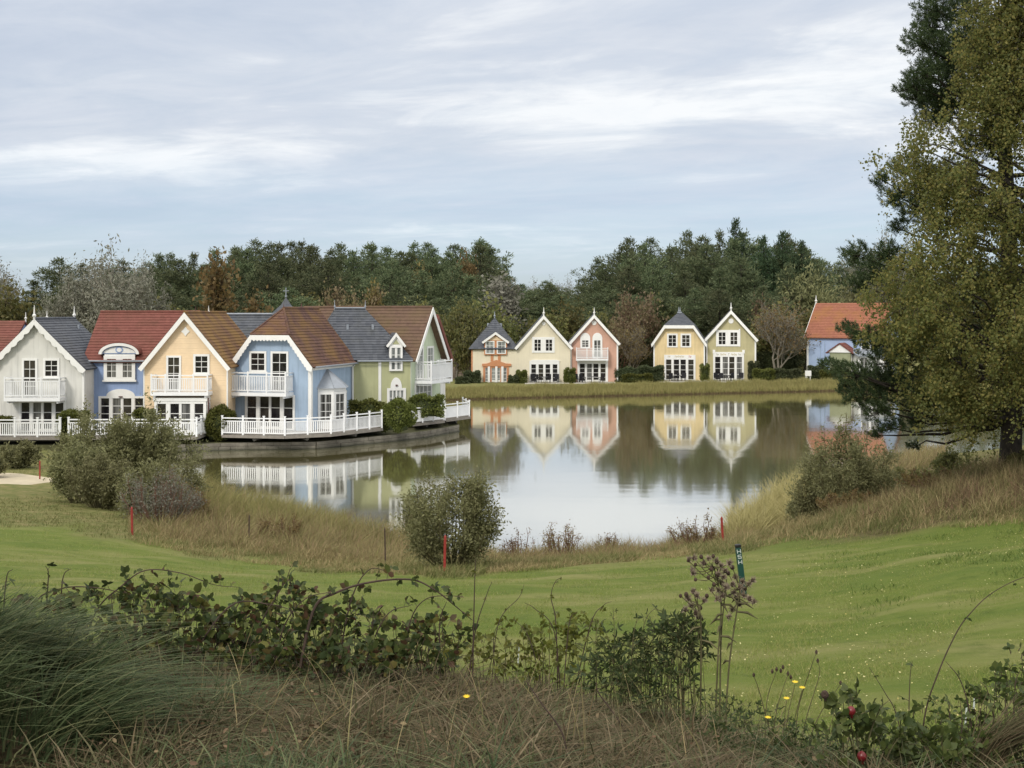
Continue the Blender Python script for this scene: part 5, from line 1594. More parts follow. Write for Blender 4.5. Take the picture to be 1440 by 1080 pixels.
hedge(801, 518, 539, 146.8, 15, 1.3, 'hedge', 'clipped column bush between the cream and salmon houses', 'bush', rnd=.35)
hedge(991, 513, 534, 149.6, 11, 1.0, 'hedge', 'clipped column bush between the yellow and khaki houses', 'bush', rnd=.2)
hedge(664, 522, 541, 146.5, 22, 1.2, 'hedge_dark', 'dark hedge left of the slate pyramid house', rnd=.4)
hedge(650, 530, 541, 145.5, 18, 1.2, 'hedge_dark', 'low dark bush at the left end of the far bank', 'bush', rnd=.5)
hedge(880, 517, 538, 149.0, 32, 1.6, 'hedge_dark', 'dark hedge right of the salmon house', rnd=.3)
hedge(915, 515, 536, 149.4, 34, 1.6, 'hedge_dark', 'dark clipped hedge left of the yellow house', rnd=.3)
hedge(896, 526, 538, 148.2, 40, 1.2, 'hedge', 'lower green hedge in front of the dark pair', rnd=.3)
hedge(1060, 509, 534, 150.2, 13, 1.2, 'hedge_dark', 'dark clipped bush at the right corner of the khaki house', 'bush', rnd=.3)
hedge(1073, 519, 534, 149.4, 30, 1.4, 'hedge', 'low green hedge right of the khaki house', rnd=.4)
hedge(1103, 519, 534, 149.6, 44, 1.4, 'hedge_dark', 'grey green hedge under the bare tree', rnd=.45)
hedge(1150, 514, 532, 153, 26, 1.4, 'hedge_dark', 'dark clipped bush at the foot of the light blue house', 'bush', rnd=.4)
hedge(1175, 520, 532, 151, 40, 1.4, 'hedge', 'mid green hedge in front of the light blue house', rnd=.5)
hedge(1095, 490, 532, 163, 70, 2.0, 'hedge_dark', 'tall grey green thicket behind the bare tree', 'thicket', rnd=.6)
hedge(900, 492, 536, 160, 46, 2.0, 'hedge_dark', 'dense thicket between the salmon and yellow houses', 'thicket', rnd=.6)
hedge(640, 500, 541, 158, 50, 2.5, 'hedge_dark', 'dense thicket left of the slate pyramid house', 'thicket', rnd=.6)
hedge(1240, 525, 540, 150, 130, 2.0, 'hedge_dark', 'long hedge on the far bank behind the pine branches', rnd=.4)

def shrub(px, Y, wpx, hpx, leaf, label, n=9000, ll=(.05, .09), lw=.22, stems=26, bark='stem_green', name='shrub', ay=1.0, z0=None, bare=0.0, group='shrubs on the near bank', lean=0.0, sway=.16):
    g = np.random.default_rng(abs(int(px*13+Y)))
    x = XA(px, Y); z0 = gz1(x, Y)-0.05 if z0 is None else z0
    w = wpx*Y/F/2; hh = hpx*Y/F
    root = empty(name, (x, Y, z0), 0, label, name.replace('_', ' '), group)
    mb = MB(); S = []
    for i in range(stems):
        a = g.uniform(0, 6.28); rr = math.sqrt(g.uniform(0, 1))
        el = g.uniform(.55, 1.0)
        tip = np.array([math.cos(a)*rr*w+lean, math.sin(a)*rr*w*ay, hh*(1-.42*rr**3)*g.uniform(.78, 1.05)*(1.22 if i % 6 == 0 else 1)])
        b = np.array([math.cos(a)*rr*w*.25, math.sin(a)*rr*w*.25*ay, 0.0])
        mid = b*.5+tip*.5+np.array([math.cos(a), math.sin(a), 0])*w*.16
        pts = [b, b*.6+mid*.4, mid, mid*.4+tip*.6+g.normal(size=3)*.05, tip]
        mb.tube(pts, [.028, .022, .016, .010, .004], 4, cap=False)
        for k in range(7):
            t = g.uniform(.25, .95); q = pts[int(t*4)]*(1-(t*4-int(t*4)))+pts[min(int(t*4)+1, 4)]*(t*4-int(t*4))
            e = q+unit(g.normal(size=3)+np.array([math.cos(a)*.6, math.sin(a)*.6, .8]))*g.uniform(.2, .45)*hh*.45
            mb.tube([q, (q+e)/2+g.normal(size=3)*.02, e], [.010, .007, .003], 3, cap=False)
            S.append((q, e)); 
        S.append((pts[2], tip))
    A_ = np.array([s[0] for s in S]); B_ = np.array([s[1] for s in S])
    i = g.integers(0, len(S), n); t = g.uniform(.1, 1.02, n)[:, None]
    C = A_[i]*(1-t)+B_[i]*t + g.normal(size=(n, 3))*sway*np.minimum(1, hh/2)*.6
    C[:, 2] = np.abs(C[:, 2])
    D = unit(unit(B_[i]-A_[i])*.6+rand_dirs(n, g)*.8)
    ln = g.uniform(ll[0], ll[1], n)
    V, Fq = rhombs(C, D, perp(D, g), ln, ln*lw)
    mesh_np('foliage', V, Fq, M[leaf], root)
    mb.build('stems', M[bark], root)
    return root
shrub(637, 29.6, 146, 136, 'willow', 'round grey green willow bush in the middle of the near shore', 20000, (.05, .10), .22, 46)
shrub(165, 53, 185, 112, 'willow', 'broad olive willow thicket in front of the white and blue decks', 26000, (.10, .19), .20, 80, ay=.5)
shrub(228, 55, 130, 122, 'willow', 'taller sparse willow shoots before the cobalt blue house', 5200, (.10, .18), .18, 30, ay=.6)
shrub(110, 49, 80, 84, 'willow', 'dark willow bush at the left end of the thicket', 7000, (.09, .17), .2, 30, ay=.6)
shrub(205, 44, 90, 82, 'willow', 'green willow bush above the red stake', 8000, (.08, .15), .2, 30, ay=.6)
shrub(226, 41, 115, 74, 'grey_leaf', 'grey brown half bare bush next to the red stake', 6000, (.05, .10), .16, 52, 'bark_red', ay=.6)
shrub(140, 47, 110, 78, 'willow', 'lower olive willow shoots at the front of the left thicket', 8000, (.08, .15), .2, 40, ay=.6)
shrub(250, 47, 80, 84, 'willow', 'ragged willow shoots at the right end of the left thicket', 4200, (.08, .15), .18, 30, ay=.6)
shrub(268, 42, 70, 52, 'autumn_brown', 'brown weeds between the half bare bush and the reeds', 2600, (.06, .11), .18, 30, 'bark_red', ay=.6)
shrub(24, 66, 66, 36, 'willow', 'low olive bush under the leftmost deck', 5000, (.12, .22), .2, 24)
shrub(-20, 60, 60, 40, 'willow', 'low olive bush by the sand at the left edge', 4000, (.12, .22), .2, 24)
shrub(1152, 44, 62, 96, 'willow', 'ragged willow shoots leaning left of the right bank bush', 7000, (.07, .13), .2, 34)
shrub(1190, 43, 140, 124, 'willow', 'olive green willow bush on the right bank by the pale reeds', 18000, (.07, .13), .2, 50)
shrub(1130, 45, 50, 56, 'willow', 'small pale willow shoots left of the right bank bush', 2600, (.07, .13), .2, 16)
shrub(1290, 45, 90, 44, 'olive_leaf', 'yellow green scrub below the pine branches', 6500, (.06, .12), .25, 30)
shrub(1352, 40, 80, 44, 'olive_leaf', 'scrub left of the dark trunk', 3500, (.06, .12), .25, 30)
shrub(1215, 39, 150, 30, 'autumn_brown', 'low rust brown dead weeds in front of the right bank bush', 6500, (.05, .10), .2, 40, 'bark_red')
shrub(1330, 36, 150, 26, 'autumn_brown', 'brown dead weeds in the shade under the birch', 3200, (.05, .10), .2, 40, 'bark_red')
shrub(1434, 33.5, 40, 22, 'olive_leaf', 'scrub at the foot of the dark trunk', 2500, (.05, .10), .25, 20)
shrub(395, 40, 80, 38, 'autumn_brown', 'rust brown weeds among the left reeds', 3000, (.05, .1), .18, 22, 'bark_red')
shrub(790, 41.5, 60, 62, 'autumn_brown', 'twiggy dead weeds standing against the water', 1700, (.04, .08), .2, 26, 'bark_red')
shrub(860, 42, 46, 44, 'autumn_brown', 'lower dead weeds right of the twiggy ones', 1100, (.04, .08), .2, 20, 'bark_red')
shrub(980, 39, 80, 44, 'autumn_brown', 'brown dead weeds left of the red stake on the right', 2200, (.04, .08), .2, 26, 'bark_red')
shrub(730, 40, 50, 50, 'autumn_brown', 'thin dead weeds beside the round willow bush', 1000, (.04, .08), .2, 20, 'bark_red')

# ================================================================== BIG PINE AND BIRCH (right)
def big_pine():
    g = np.random.default_rng(91)
    Y0 = 35.5; x0 = XA(1420, Y0); z0 = gz1(x0, Y0)-.15
    root = empty('pine_tree', (x0, Y0, z0), 0, 'big dark pine on the right bank with low branches over the water', 'tree')
    mb = MB()
    tr = [(0,0,0),(.05,0,1.2),(.12,.1,3),(.05,.15,6),(-.1,.1,9),(-.15,0,12),(-.1,0,15)]
    mb.tube([(0,0,-.3)]+tr, [.38,.31,.28,.26,.23,.19,.13,.03], 10)
    cl = [(1285,120,26),(1296,60,30),(1320,18,36),(1338,-10,40),(1310,135,36),(1340,95,46),(1360,60,46),(1330,150,36),(1310,40,30),(1332,75,40),(1302,104,26),(1345,122,46),(1290,136,22),(1322,162,38),(1365,14,30),(1385,60,42),(1372,-34,48),(1400,-80,50),(1350,-20,24),
          (1242,254,15),(1262,276,26),(1290,296,32),(1274,238,24),(1312,272,38),(1265,322,16),(1340,250,40),(1204,358,22),(1228,382,34),(1212,402,20),(1250,360,26),
          (1192,462,13),(1210,472,20),(1236,484,34),(1262,504,40),(1292,474,38),(1164,512,9),(1180,520,16),(1204,528,26),(1236,542,36),(1208,560,24),(1192,546,14),
          (1242,576,28),(1272,542,42),(1254,602,18),(1234,612,10),(1290,592,24),(1310,560,38),(1288,628,9),(1340,520,40),(1330,440,36),
          (1380,480,44),(1400,400,46),(1380,300,46),(1390,200,46),(1420,130,50)]
    cl += [(1420+(1420-a)*.9+g.normal()*12, b+g.normal()*15, c) for a, b, c in cl if a < 1390]
    allC, allD = [], []
    for px, py, r in cl:
        Yc = Y0+g.uniform(-2.0, 2.2)*(1 if px > 1290 else .6)
        c = np.array([XA(px, Yc)-x0, Yc-Y0, ZA(py, Yc)-z0]); rm = r*Yc/F
        # branch from the trunk
        zt = max(1.5, c[2]-abs(c[0])*.16-0.2); zt = min(zt, 14.6)
        k = min(int(np.searchsorted([t[2] for t in tr], zt)), len(tr)-1)
        o = np.array([np.interp(zt, [t[2] for t in tr], [t[0] for t in tr]), np.interp(zt, [t[2] for t in tr], [t[1] for t in tr]), zt])
        L_ = np.linalg.norm(c-o)
        mb.tube(curve_pts(o, c, -.05*L_, 6, g, .06), [.075,.065,.055,.045,.034,.024,.012], 5, cap=False)
        n = int(r*r/7.5)+10
        d = rand_dirs(n, g)*(g.uniform(0, 1, n)**(1/2.2))[:, None]
        P = c + d*rm*np.array([1.05, 1.05, .72])
        out_ = unit(P-o)
        for p in P[::5]:
            mb.tube([c, (c+p)/2+np.array([0,0,-.04]), p], [.018,.013,.008], 3, cap=False)
        allC.append(P); allD.append(unit(out_*.6+d*.5+np.array([0, 0, .75])))
    C = np.concatenate(allC); D = np.concatenate(allD)
    # a tuft is a short shoot with needles all along it
    k = 30
    s = g.uniform(0, 1, len(C)*k)[:, None]
    Cn = np.repeat(C, k, 0) + np.repeat(D, k, 0)*s*.13
    Dn = unit(np.repeat(D, k, 0)*(.35+s*.6) + rand_dirs(len(Cn), g)*.85)
    V, Fq = rhombs(Cn, Dn, perp(Dn, g), g.uniform(.07, .12, len(Cn)), np.full(len(Cn), .0075))
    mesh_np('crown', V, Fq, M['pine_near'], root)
    mb.build('trunk', M['bark'], root, True)
big_pine()
def big_birch():
    g = np.random.default_rng(92)
    Y0 = 32.0; x0 = XA(1468, Y0); z0 = gz1(x0, Y0)-.15
    root = empty('birch_tree', (x0, Y0, z0), 0, 'large birch with fading olive brown leaves at the right edge', 'tree')
    mb = MB()
    tr = [(0,0,-.3),(0,0,1.5),(-.1,.05,3.5),(-.05,.1,6),(.05,.05,9),(0,0,12),(.1,0,15)]
    mb.tube(tr, [.27,.23,.2,.17,.13,.09,.03], 9)
    LF = [(-260,1440),(-120,1400),(-20,1405),(20,1395),(60,1368),(100,1372),(160,1368),(176,1280),(210,1268),(250,1290),(300,1308),(335,1282),(380,1252),(410,1238),(440,1240),(490,1264),(520,1280),(560,1298),(590,1340),(640,1420)]
    S = []
    nc = 340
    for i in range(nc):
        py = g.uniform(-250, 588)
        lf = float(np.interp(py, [a for a, b in LF], [b for a, b in LF]))+26
        rt = 1468+(1468-lf)*1.0
        px = lf+(rt-lf)*g.uniform(0, 1)**1.25
        if i % 3 == 0: px = lf+g.uniform(0, 40)
        if i % 4 == 1 and py < 520: px = g.uniform(1320, 1480)
        half = (1468-lf)*Y0/F; ox = (px-1468)*Y0/F
        dep = math.sqrt(max(0.05, 1-(ox/(half+.3))**2))*min(half, 3.4)
        yo = g.uniform(-1, 1)*dep
        if i % 4 == 1: yo = -abs(yo)
        if px > 1300 and py > 552 and (px > 1395 or g.uniform() < .5): continue
        if py > 560 and px > 1380 and px < 1445: yo = abs(yo)+.4
        c = np.array([ox*(1+yo/Y0), yo, (ZA(py, Y0)-z0-4.1)*(1+yo/Y0)+4.1])
        zt = min(max(2.0, c[2]-np.hypot(c[0], c[1])*.55), 14.5)
        o = np.array([np.interp(zt, [t[2] for t in tr], [t[0] for t in tr]), 0.05, zt])
        if i % 2 == 0:
            L_ = np.linalg.norm(c-o)
            mb.tube(curve_pts(o, c, .07*L_, 6, g, .07), [.055,.048,.04,.03,.022,.014,.006], 4, cap=False)
        # hanging twigs around the clump centre
        for k in range(8):
            q = c+g.normal(size=3)*np.array([.36, .36, .30])
            e = q+np.array([g.normal()*.16+(.1*np.sign(ox)), g.normal()*.16, -g.uniform(.2, .65)])
            S.append((q, e))
            if k < 3: mb.tube([c, (c+q)/2+np.array([0, 0, .06]), q, e], [.010, .008, .006, .003], 3, cap=False)
    A_ = np.array([s[0] for s in S]); B_ = np.array([s[1] for s in S])
    n = 170000
    i = g.integers(0, len(S), n); t = g.uniform(-.1, 1.05, n)[:, None]
    C = A_[i]*(1-t)+B_[i]*t+g.normal(size=(n, 3))*.085
    D = unit(rand_dirs(n, g)+np.array([0, 0, -.7]))
    ln = g.uniform(.045, .095, n)
    V, Fq = rhombs(C, D, perp(D, g), ln, ln*.42)
    mesh_np('crown', V, Fq, M['birch'], root)
    mb.build('trunk', M['bark'], root, True)
big_birch()
# ================================================================== GRASSES
def scatter_px(n, px0, px1, y0, y1, pw=1.6, g=rng):
    """points on the ground, denser near the camera"""
    u = g.uniform(0, 1, n)
    Y = (y0**(1-pw)+(y1**(1-pw)-y0**(1-pw))*u)**(1/(1-pw))
    px = g.uniform(px0, px1, n)
    X = (px-720)*Y/F
    Z = gz(X, Y)
    return X, Y, Z, px, HOR+F*(CAMZ-Z)/Y
gB = lambda px: np.interp(px, BNDX, BNDY)
# mown lawn
X, Y, Z, px, py = scatter_px(330000, -40, 1480, 6.5, 45, 1.9)
k = fairway(X, Y, Z) > rng.uniform(.2, .8, len(X))
X, Y, Z = X[k], Y[k], Z[k]; n = len(X)
sc_ = .6+.4*np.clip(Y/18, 0, 2)
pl = np.sin(X*.9+1.6*np.sin(Y*.55+X*.3))*np.cos(Y*.8-X*.35)+.6*np.sin(X*2.6+Y*1.1)*np.sin(Y*2.3-X)+rng.normal(size=n)*.5 > .75
V, Fq = blades(np.stack([X, Y, Z-.004], 1), rng.normal(size=(n, 2))*.5, rng.uniform(.02, .055, n)*sc_*(1+.5*np.sin(X*2.3+Y)*np.cos(Y*1.9-X*.6)), rng.uniform(.002, .0045, n)*sc_, 1)
tag(mesh_np('lawn_grass', V.reshape(n, 4, 3)[~pl].reshape(-1, 3), np.arange((~pl).sum()*4).reshape(-1, 4)[:, [0, 1, 3, 2]], M['lawn_blade']), 'short mown grass of the fairway', 'grass', kind='stuff')
tag(mesh_np('pale_lawn_grass', V.reshape(n, 4, 3)[pl].reshape(-1, 3), np.arange(pl.sum()*4).reshape(-1, 4)[:, [0, 1, 3, 2]], M['lawn_pale']), 'paler yellowed patches of the mown grass', 'grass', kind='stuff')
# taller darker tufts in the lawn on the right
X, Y, Z, px, py = scatter_px(60000, 1080, 1500, 14, 32, 1.2)
pat = np.sin(X*2.4+1.7*np.sin(Y*1.6))*np.cos(Y*2.1-X*.8)
k = (fairway(X, Y, Z) > .5) & (pat > .25) & (rng.uniform(0, 1, len(X)) < .42* smooth(1090, 1330, px)*smooth(16, 22, Y))
X, Y, Z, pat = X[k], Y[k], Z[k], pat[k]; n = len(X)
V, Fq = blades(np.stack([X, Y, Z-.006], 1), rng.normal(size=(n, 2))*.7, rng.uniform(.04, .10, n)*(.5+pat), rng.uniform(.004, .008, n), 2)
tag(mesh_np('lawn_tufts', V, Fq, M['tuft_blade']), 'taller darker grass tufts in the lawn on the right', 'grass', kind='stuff')
# rough on the left slope and at the far lawn edge
X, Y, Z, px, py = scatter_px(110000, -60, 1500, 24, 72, 1.3)
fwv = fairway(X, Y, Z)
k = (fwv < .6) & (Z > .35)
bun = ((px > -80) & (px < 72) & (py > 670) & (py < 700))
k &= ~bun
X, Y, Z, px = X[k], Y[k], Z[k], px[k]; n = len(X)
hh = rng.uniform(.05, .16, n)*(1+1.2*(px > 560))
V, Fq = blades(np.stack([X, Y, Z-.01], 1), rng.normal(size=(n, 2))*.6+np.array([.3, 0]), hh, rng.uniform(.006, .012, n), 2)
tag(mesh_np('rough_grass', V, Fq, M['rough_blade']), 'longer rough grass beyond the mown edge', 'grass', kind='stuff')
# straw fringe
X, Y, Z, px, py = scatter_px(150000, 180, 1500, 22, 48, 1.2)
d = gB(px)-py
k = (d > -4) & (d < np.where(px > 1040, 75, 30)+rng.uniform(0, 12, len(X)))
X, Y, Z, px, d = X[k], Y[k], Z[k], px[k], d[k]; n = len(X)
hh = rng.uniform(.12, .34, n)*np.clip(.5+d/20, .5, 1.3)
pat = np.sin(X*1.1+np.sin(Y*.9)*2)*np.cos(Y*.8-X*.5)+.6*np.sin(X*2.7-Y*1.9)+rng.normal(size=n)*.45
hh = hh*np.clip(1+.45*np.sin(X*3.7+Y*2.1)*np.cos(Y*2.9-X), .4, 1.6)
lean_ = rng.normal(size=(n, 2))*.6+np.array([.2, 0])
hh = hh*np.where(px > 1000, 1.35, 1)
rus = (px > 1000) & (d > 14) & (pat > .55); gre = (~rus) & (pat < -.75)
w_ = rng.uniform(.004, .010, n)
for nm, sel, mt, lb in (('straw_grass', ~rus & ~gre, 'straw', 'straw coloured long grass fringing the lawn'), ('russet_grass', rus, 'weed_brown', 'russet brown dead grass on the right bank'), ('green_rough_grass', gre, 'rough_blade', 'patches of green rough grass along the lawn edge')):
    V, Fq = blades(np.stack([X[sel], Y[sel], Z[sel]-.01], 1), lean_[sel], hh[sel], w_[sel], 2)
    tag(mesh_np(nm, V, Fq, M[mt]), lb, 'grass', kind='stuff')
# reeds of the near shore
X, Y, Z, px, py = scatter_px(260000, 180, 1330, 28, 78, 1.01)
d = gB(px)-py
k = (Z > -.22) & (d > 12) & ((px > 228+rng.normal(size=len(X))*12) | (Z < .55))
k |= (px > 600) & (px < 1075) & (Z < 2.0+.12*np.sin(X*2.2)) & (Z > -.22) & (Y > 30)
k &= ~((px > 1140) & (Z > 1.2))
clump = .5+.5*np.sin(X*2.1+np.sin(Y*1.7)*1.5)*np.cos(Y*1.3+X*.7)
k &= rng.uniform(0, 1, len(X)) < (.35+.65*clump)
X, Y, Z, px, d, clump = X[k], Y[k], Z[k], px[k], d[k], clump[k]; n = len(X)
hb = .30+.95*smooth(8, 42, d)
hb = np.where((px > 660) & (px < 1060), .30+.62*(1-smooth(.7, 2.0, Z))*(.55+.55*clump), hb)
hh = hb*rng.uniform(.55, 1.12, n)*(.75+.35*clump)
pale = (px > 1025) & (px < 1150) & (Z < 1.0)
hh = np.where(pale, rng.uniform(.9, 1.7, n), hh)
lean = rng.normal(size=(n, 2))*.42+np.array([.12, 0])+.35*np.stack([np.sin(X*3.1+Y), np.cos(Y*2.7-X)], 1)
w_ = rng.uniform(.006, .013, n)
grn = (~pale) & (rng.uniform(0, 1, n) < (.12+.75*smooth(26, 52, d)*(px < 640)))
for nm, sel, mt, lb in (('reeds', ~pale & ~grn, 'reed', 'brown dying reeds and sedge along the near shore'), ('olive_reeds', grn, 'reed_green', 'olive green reed tops nearer the water at the left'), ('pale_reeds', pale, 'reed_pale', 'tall pale yellow reeds by the right shore')):
    V, Fq = blades(np.stack([X[sel], Y[sel], Z[sel]-.02], 1), lean[sel], hh[sel], w_[sel], 3)
    tag(mesh_np(nm, V, Fq, M[mt]), lb, 'reeds', kind='stuff')
# reeds of the far shore
n = 60000
X = rng.uniform(-16, 62, n); off = rng.uniform(-.9, 3.2, n); Y = shore_y(X)+off
k = (X > -12) & (Y > 108)
X, Y, off = X[k], Y[k], off[k]; n = len(X)
Z = np.maximum(gz(X, Y), -.1)
hh = rng.uniform(.7, 1.25, n)*(.85+.2*np.sin(X*.6)*np.sin(X*1.7+2))*np.where(off > 2.2, .8, 1)
V, Fq = blades(np.stack([X, Y, Z], 1), rng.normal(size=(n, 2))*.2, hh, rng.uniform(.018, .035, n), 2)
tag(mesh_np('far_reeds', V, Fq, M['reed_far']), 'band of yellow reeds along the far shore', 'reeds', kind='stuff')
# added dark blades: shade at the foot of the far reeds, in their colour
n = 9000
X = rng.uniform(-12, 62, n); Y = shore_y(X)-.95+rng.normal(size=n)*.12
k = Y > 108; X, Y = X[k], Y[k]; n = len(X)
V, Fq = blades(np.stack([X, Y, 0*X-.1], 1), rng.normal(size=(n, 2))*.3, rng.uniform(.25, .42, n), rng.uniform(.02, .04, n), 1)
tag(mesh_np('shade_stubble', V, Fq, M['reed_shade']), 'dark stubble added as shade at the foot of the far reeds', 'reeds', kind='stuff')
# dry grass of the near bank
X, Y, Z, px, py = scatter_px(85000, -60, 1500, 3.3, 8.4, 1.3)
ex = ((px > 1090) & (rng.uniform(0, 1, len(X)) < smooth(1080, 1300, px)*.80*smooth(4.0, 5.0, Y)+.1)) | (px < 120+rng.normal(size=len(X))*60)
ex |= Y > np.interp(px, [0, 700, 1000, 1200, 1440], [8.2, 8.0, 7.2, 5.6, 5.4])
k = ~ex
X, Y, Z, px = X[k], Y[k], Z[k], px[k]; n = len(X)
cl_ = .5+.5*np.sin(X*7+np.sin(Y*5)*2)*np.cos(Y*6-X*3)
hh = rng.uniform(.06, .25, n)*(.5+.7*cl_)
a = rng.normal(size=(n, 2))*1.25+np.array([.3, -.1])
tw = np.stack([np.sin(X*9+Y*4), np.cos(Y*8-X*5)], 1)*.7
w_ = rng.uniform(.0018, .0052, n)
grn = (np.sin(X*2.6+1.3*np.sin(Y*3))*np.cos(Y*2.2-X) + np.where(px < 420, .35, 0) + rng.normal(size=n)*.35) > .62
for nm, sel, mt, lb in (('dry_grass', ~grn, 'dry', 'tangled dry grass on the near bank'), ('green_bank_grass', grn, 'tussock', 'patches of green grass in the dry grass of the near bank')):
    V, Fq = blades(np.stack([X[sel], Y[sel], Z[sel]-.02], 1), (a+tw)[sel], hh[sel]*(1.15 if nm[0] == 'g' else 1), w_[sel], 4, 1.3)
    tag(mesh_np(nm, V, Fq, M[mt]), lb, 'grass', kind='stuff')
# dead leaves caught in the grass
X, Y, Z, px, py = scatter_px(1000, 60, 1300, 4.0, 7.2, 1.2); n = len(X)
D = unit(np.stack([rng.normal(size=n), rng.normal(size=n), rng.normal(size=n)*.5], 1)); S = perp(D)
V, Fc_ = leaves(np.stack([X, Y, Z+rng.uniform(.02, .13, n)], 1), D, S, rng.uniform(.012, .030, n), .8)
tag(mesh_np('leaf_litter', V, Fc_, M['litter']), 'withered brown leaves caught in the dry grass', 'leaves', kind='stuff')
# a few taller stalks
n = 170
X, Y, Z, px, py = scatter_px(n, 180, 1100, 4.4, 7.6, 1.2)
V, Fq = blades(np.stack([X, Y, Z-.02], 1), rng.normal(size=(n, 2))*.35, rng.uniform(.2, .42, n), rng.uniform(.0012, .0022, n), 4)
tag(mesh_np('pale_stalks', V, Fq, M['straw']), 'pale dead stalks standing in the dry grass', 'grass', kind='stuff')
# tussock at bottom left
def tussock():
    g = np.random.default_rng(5)
    x0, y0 = -2.45, 5.0; z0 = gz1(x0, y0)-.03
    n = 12000
    nt2 = 70; ti = g.integers(0, nt2, n)
    ta = g.uniform(0, 6.28, nt2); tr2 = np.sqrt(g.uniform(0, 1, nt2))*.85; tl = g.normal(size=(nt2, 2))*.45
    a = ta[ti]+g.normal(size=n)*.12; r = np.clip(tr2[ti]+g.normal(size=n)*.07, 0, 1)
    P = np.stack([np.cos(a)*r*1.05, np.sin(a)*r*.8, 0*a], 1)
    P[:, 2] = gz(P[:, 0]+x0, P[:, 1]+y0)-z0-.03+.26*(1-(r/.95)**2)
    lean = np.stack([np.cos(a)*r*.7+.65+g.normal(size=n)*.32, np.sin(a)*r*.6-.35+g.normal(size=n)*.32], 1)+tl[ti]
    h_ = g.uniform(.20, .46, n)*(1.15-.35*r)
    V, Fq = blades(P, lean, h_, g.uniform(.0022, .0055, n), 6, 1.15, g)
    root = mesh_np('grass_tussock', V, Fq, M['tussock']); root.location = (x0, y0, z0)
    tag(root, 'big arching green grass tussock in the bottom corner', 'grass tussock')
tussock()
# fallen leaves on the lawn
X, Y, Z, px, py = scatter_px(1900, 860, 1480, 9, 27, 1.1)
k = (fairway(X, Y, Z) > .8) & (rng.uniform(0, 1, len(X)) < smooth(860, 1250, px)*.75+.10) & (py < 1010)
X, Y, Z = X[k], Y[k], Z[k]; n = len(X)
D = unit(np.stack([rng.normal(size=n), rng.normal(size=n), rng.uniform(.0, .5, n)], 1)); S = unit(np.cross(D, np.array([0, 0, 1.0])+rng.normal(size=(n, 3))*.35))
V, Fq = rhombs(np.stack([X, Y, Z+.025], 1), D, S, rng.uniform(.015, .034, n), rng.uniform(.006, .012, n))
tag(mesh_np('fallen_leaves', V, Fq, M['fallen']), 'small pale yellow leaves scattered over the lawn', 'leaves', kind='stuff')
# sand
sx = np.linspace(-28, -19.5, 40); sy = np.linspace(55, 65, 40)
A, B = np.meshgrid(sx, sy)
zz = gz(A, B)+.06
cx_, cy_ = -24.0, 59.5
q = ((A-cx_)/3.1)**2+((B-cy_)/3.3)**2 + .18*np.sin(A*2.1+B)
ii = (np.arange(39)[:, None]*40+np.arange(39)[None]).ravel()
Fq = np.stack([ii, ii+1, ii+41, ii+40], 1)
Vv = np.stack([A.ravel(), B.ravel(), zz.ravel()-.12*smooth(.7, 1.05, q.ravel())], 1)
keep = (q.ravel()[Fq] < 1.08).all(1)
tag(mesh_np('sand_bunker', Vv, Fq[keep], mat('bunker_sand', (.46,.40,.29), .95, .12, 1.2, .5, 14), smooth=True), 'pale sand bunker on the left slope', 'sand', kind='structure')

# ================================================================== STAKES AND POSTS
def stake(px, pyt, pyb, Y, label, m='stake_red', r=.028, tilt=0.0, grp='red hazard stakes along the lake'):
    x = XA(px, Y); z = gz1(x, Y)
    h_ = max(.4, ZA(pyt, Y)-z)
    root = empty('marker_stake', (x, Y, z), 0, label, 'stake', grp); root.rotation_euler = (0, tilt, 0)
    MB().box(-r,r,-r,r,-.15,h_-.03).build('shaft', M[m], root, bevel=.005)
    MB().add([(-r,-r,h_-.03),(r,-r,h_-.03),(r,r,h_-.03),(-r,r,h_-.03),(0,0,h_+.02)],[(0,1,4),(1,2,4),(2,3,4),(3,0,4)]).build('tip', M[m], root)
stake(625, 753, 800, 27.9, 'red stake in front of the round willow bush', tilt=.02)
stake(1017, 727, 767, 34.0, 'red stake at the edge of the right bank, leaning slightly', tilt=-.06)
stake(186, 713, 752, 36.0, 'red stake beside the grey half bare bush', tilt=-.02)
stake(121, 676, 702, 50.0, 'small distant red stake below the dark end of the willow thicket')
stake(56, 648, 672, 60.0, 'farthest red stake, near the sand bunker')
stake(350, 724, 768, 37.5, 'thin dark stake among the left reeds', 'stem', .018, .01, 'dark weathered stakes in the reeds')
stake(542, 742, 775, 35.0, 'thin dark stake left of the round willow bush', 'stem', .018, -.02, 'dark weathered stakes in the reeds')
# dark green distance post with white characters
Y = 21.0; x = XA(1046, Y); z = gz1(x, Y); ht = ZA(765, Y)-z
root = empty('distance_post', (x, Y, z), 0, 'dark green post with black cap and white characters standing on the lawn', 'post')
root.rotation_euler = (0, R(-7), 0)
MB().box(-.045,.045,-.045,.045,-.2,ht-.05).build('shaft', M['post_green'], root, bevel=.006)
MB().box(-.047,.047,-.047,.047,ht-.049,ht+.0).build('cap', M['post_black'], root, bevel=.01)
mb = MB(); zz = ht-.075
def stroke(u0, u1, z0, z1): mb.fb(u0, u1, z0, z1, .0455, .049)
for gl in ('H', 'S', 'H'):
    if gl == 'H':
        stroke(-.032,-.021,zz-.066,zz); stroke(.021,.032,zz-.066,zz); stroke(-.0205,.0205,zz-.040,zz-.030)
    else:
        for q in (0, .028, .056): stroke(-.030,.030,zz-q-.010,zz-q)
        stroke(-.032,-.018,zz-.028,zz-.0125); stroke(.018,.032,zz-.056,zz-.0405)
    zz -= .088
mb.build('lettering', M['paint_white'], root)
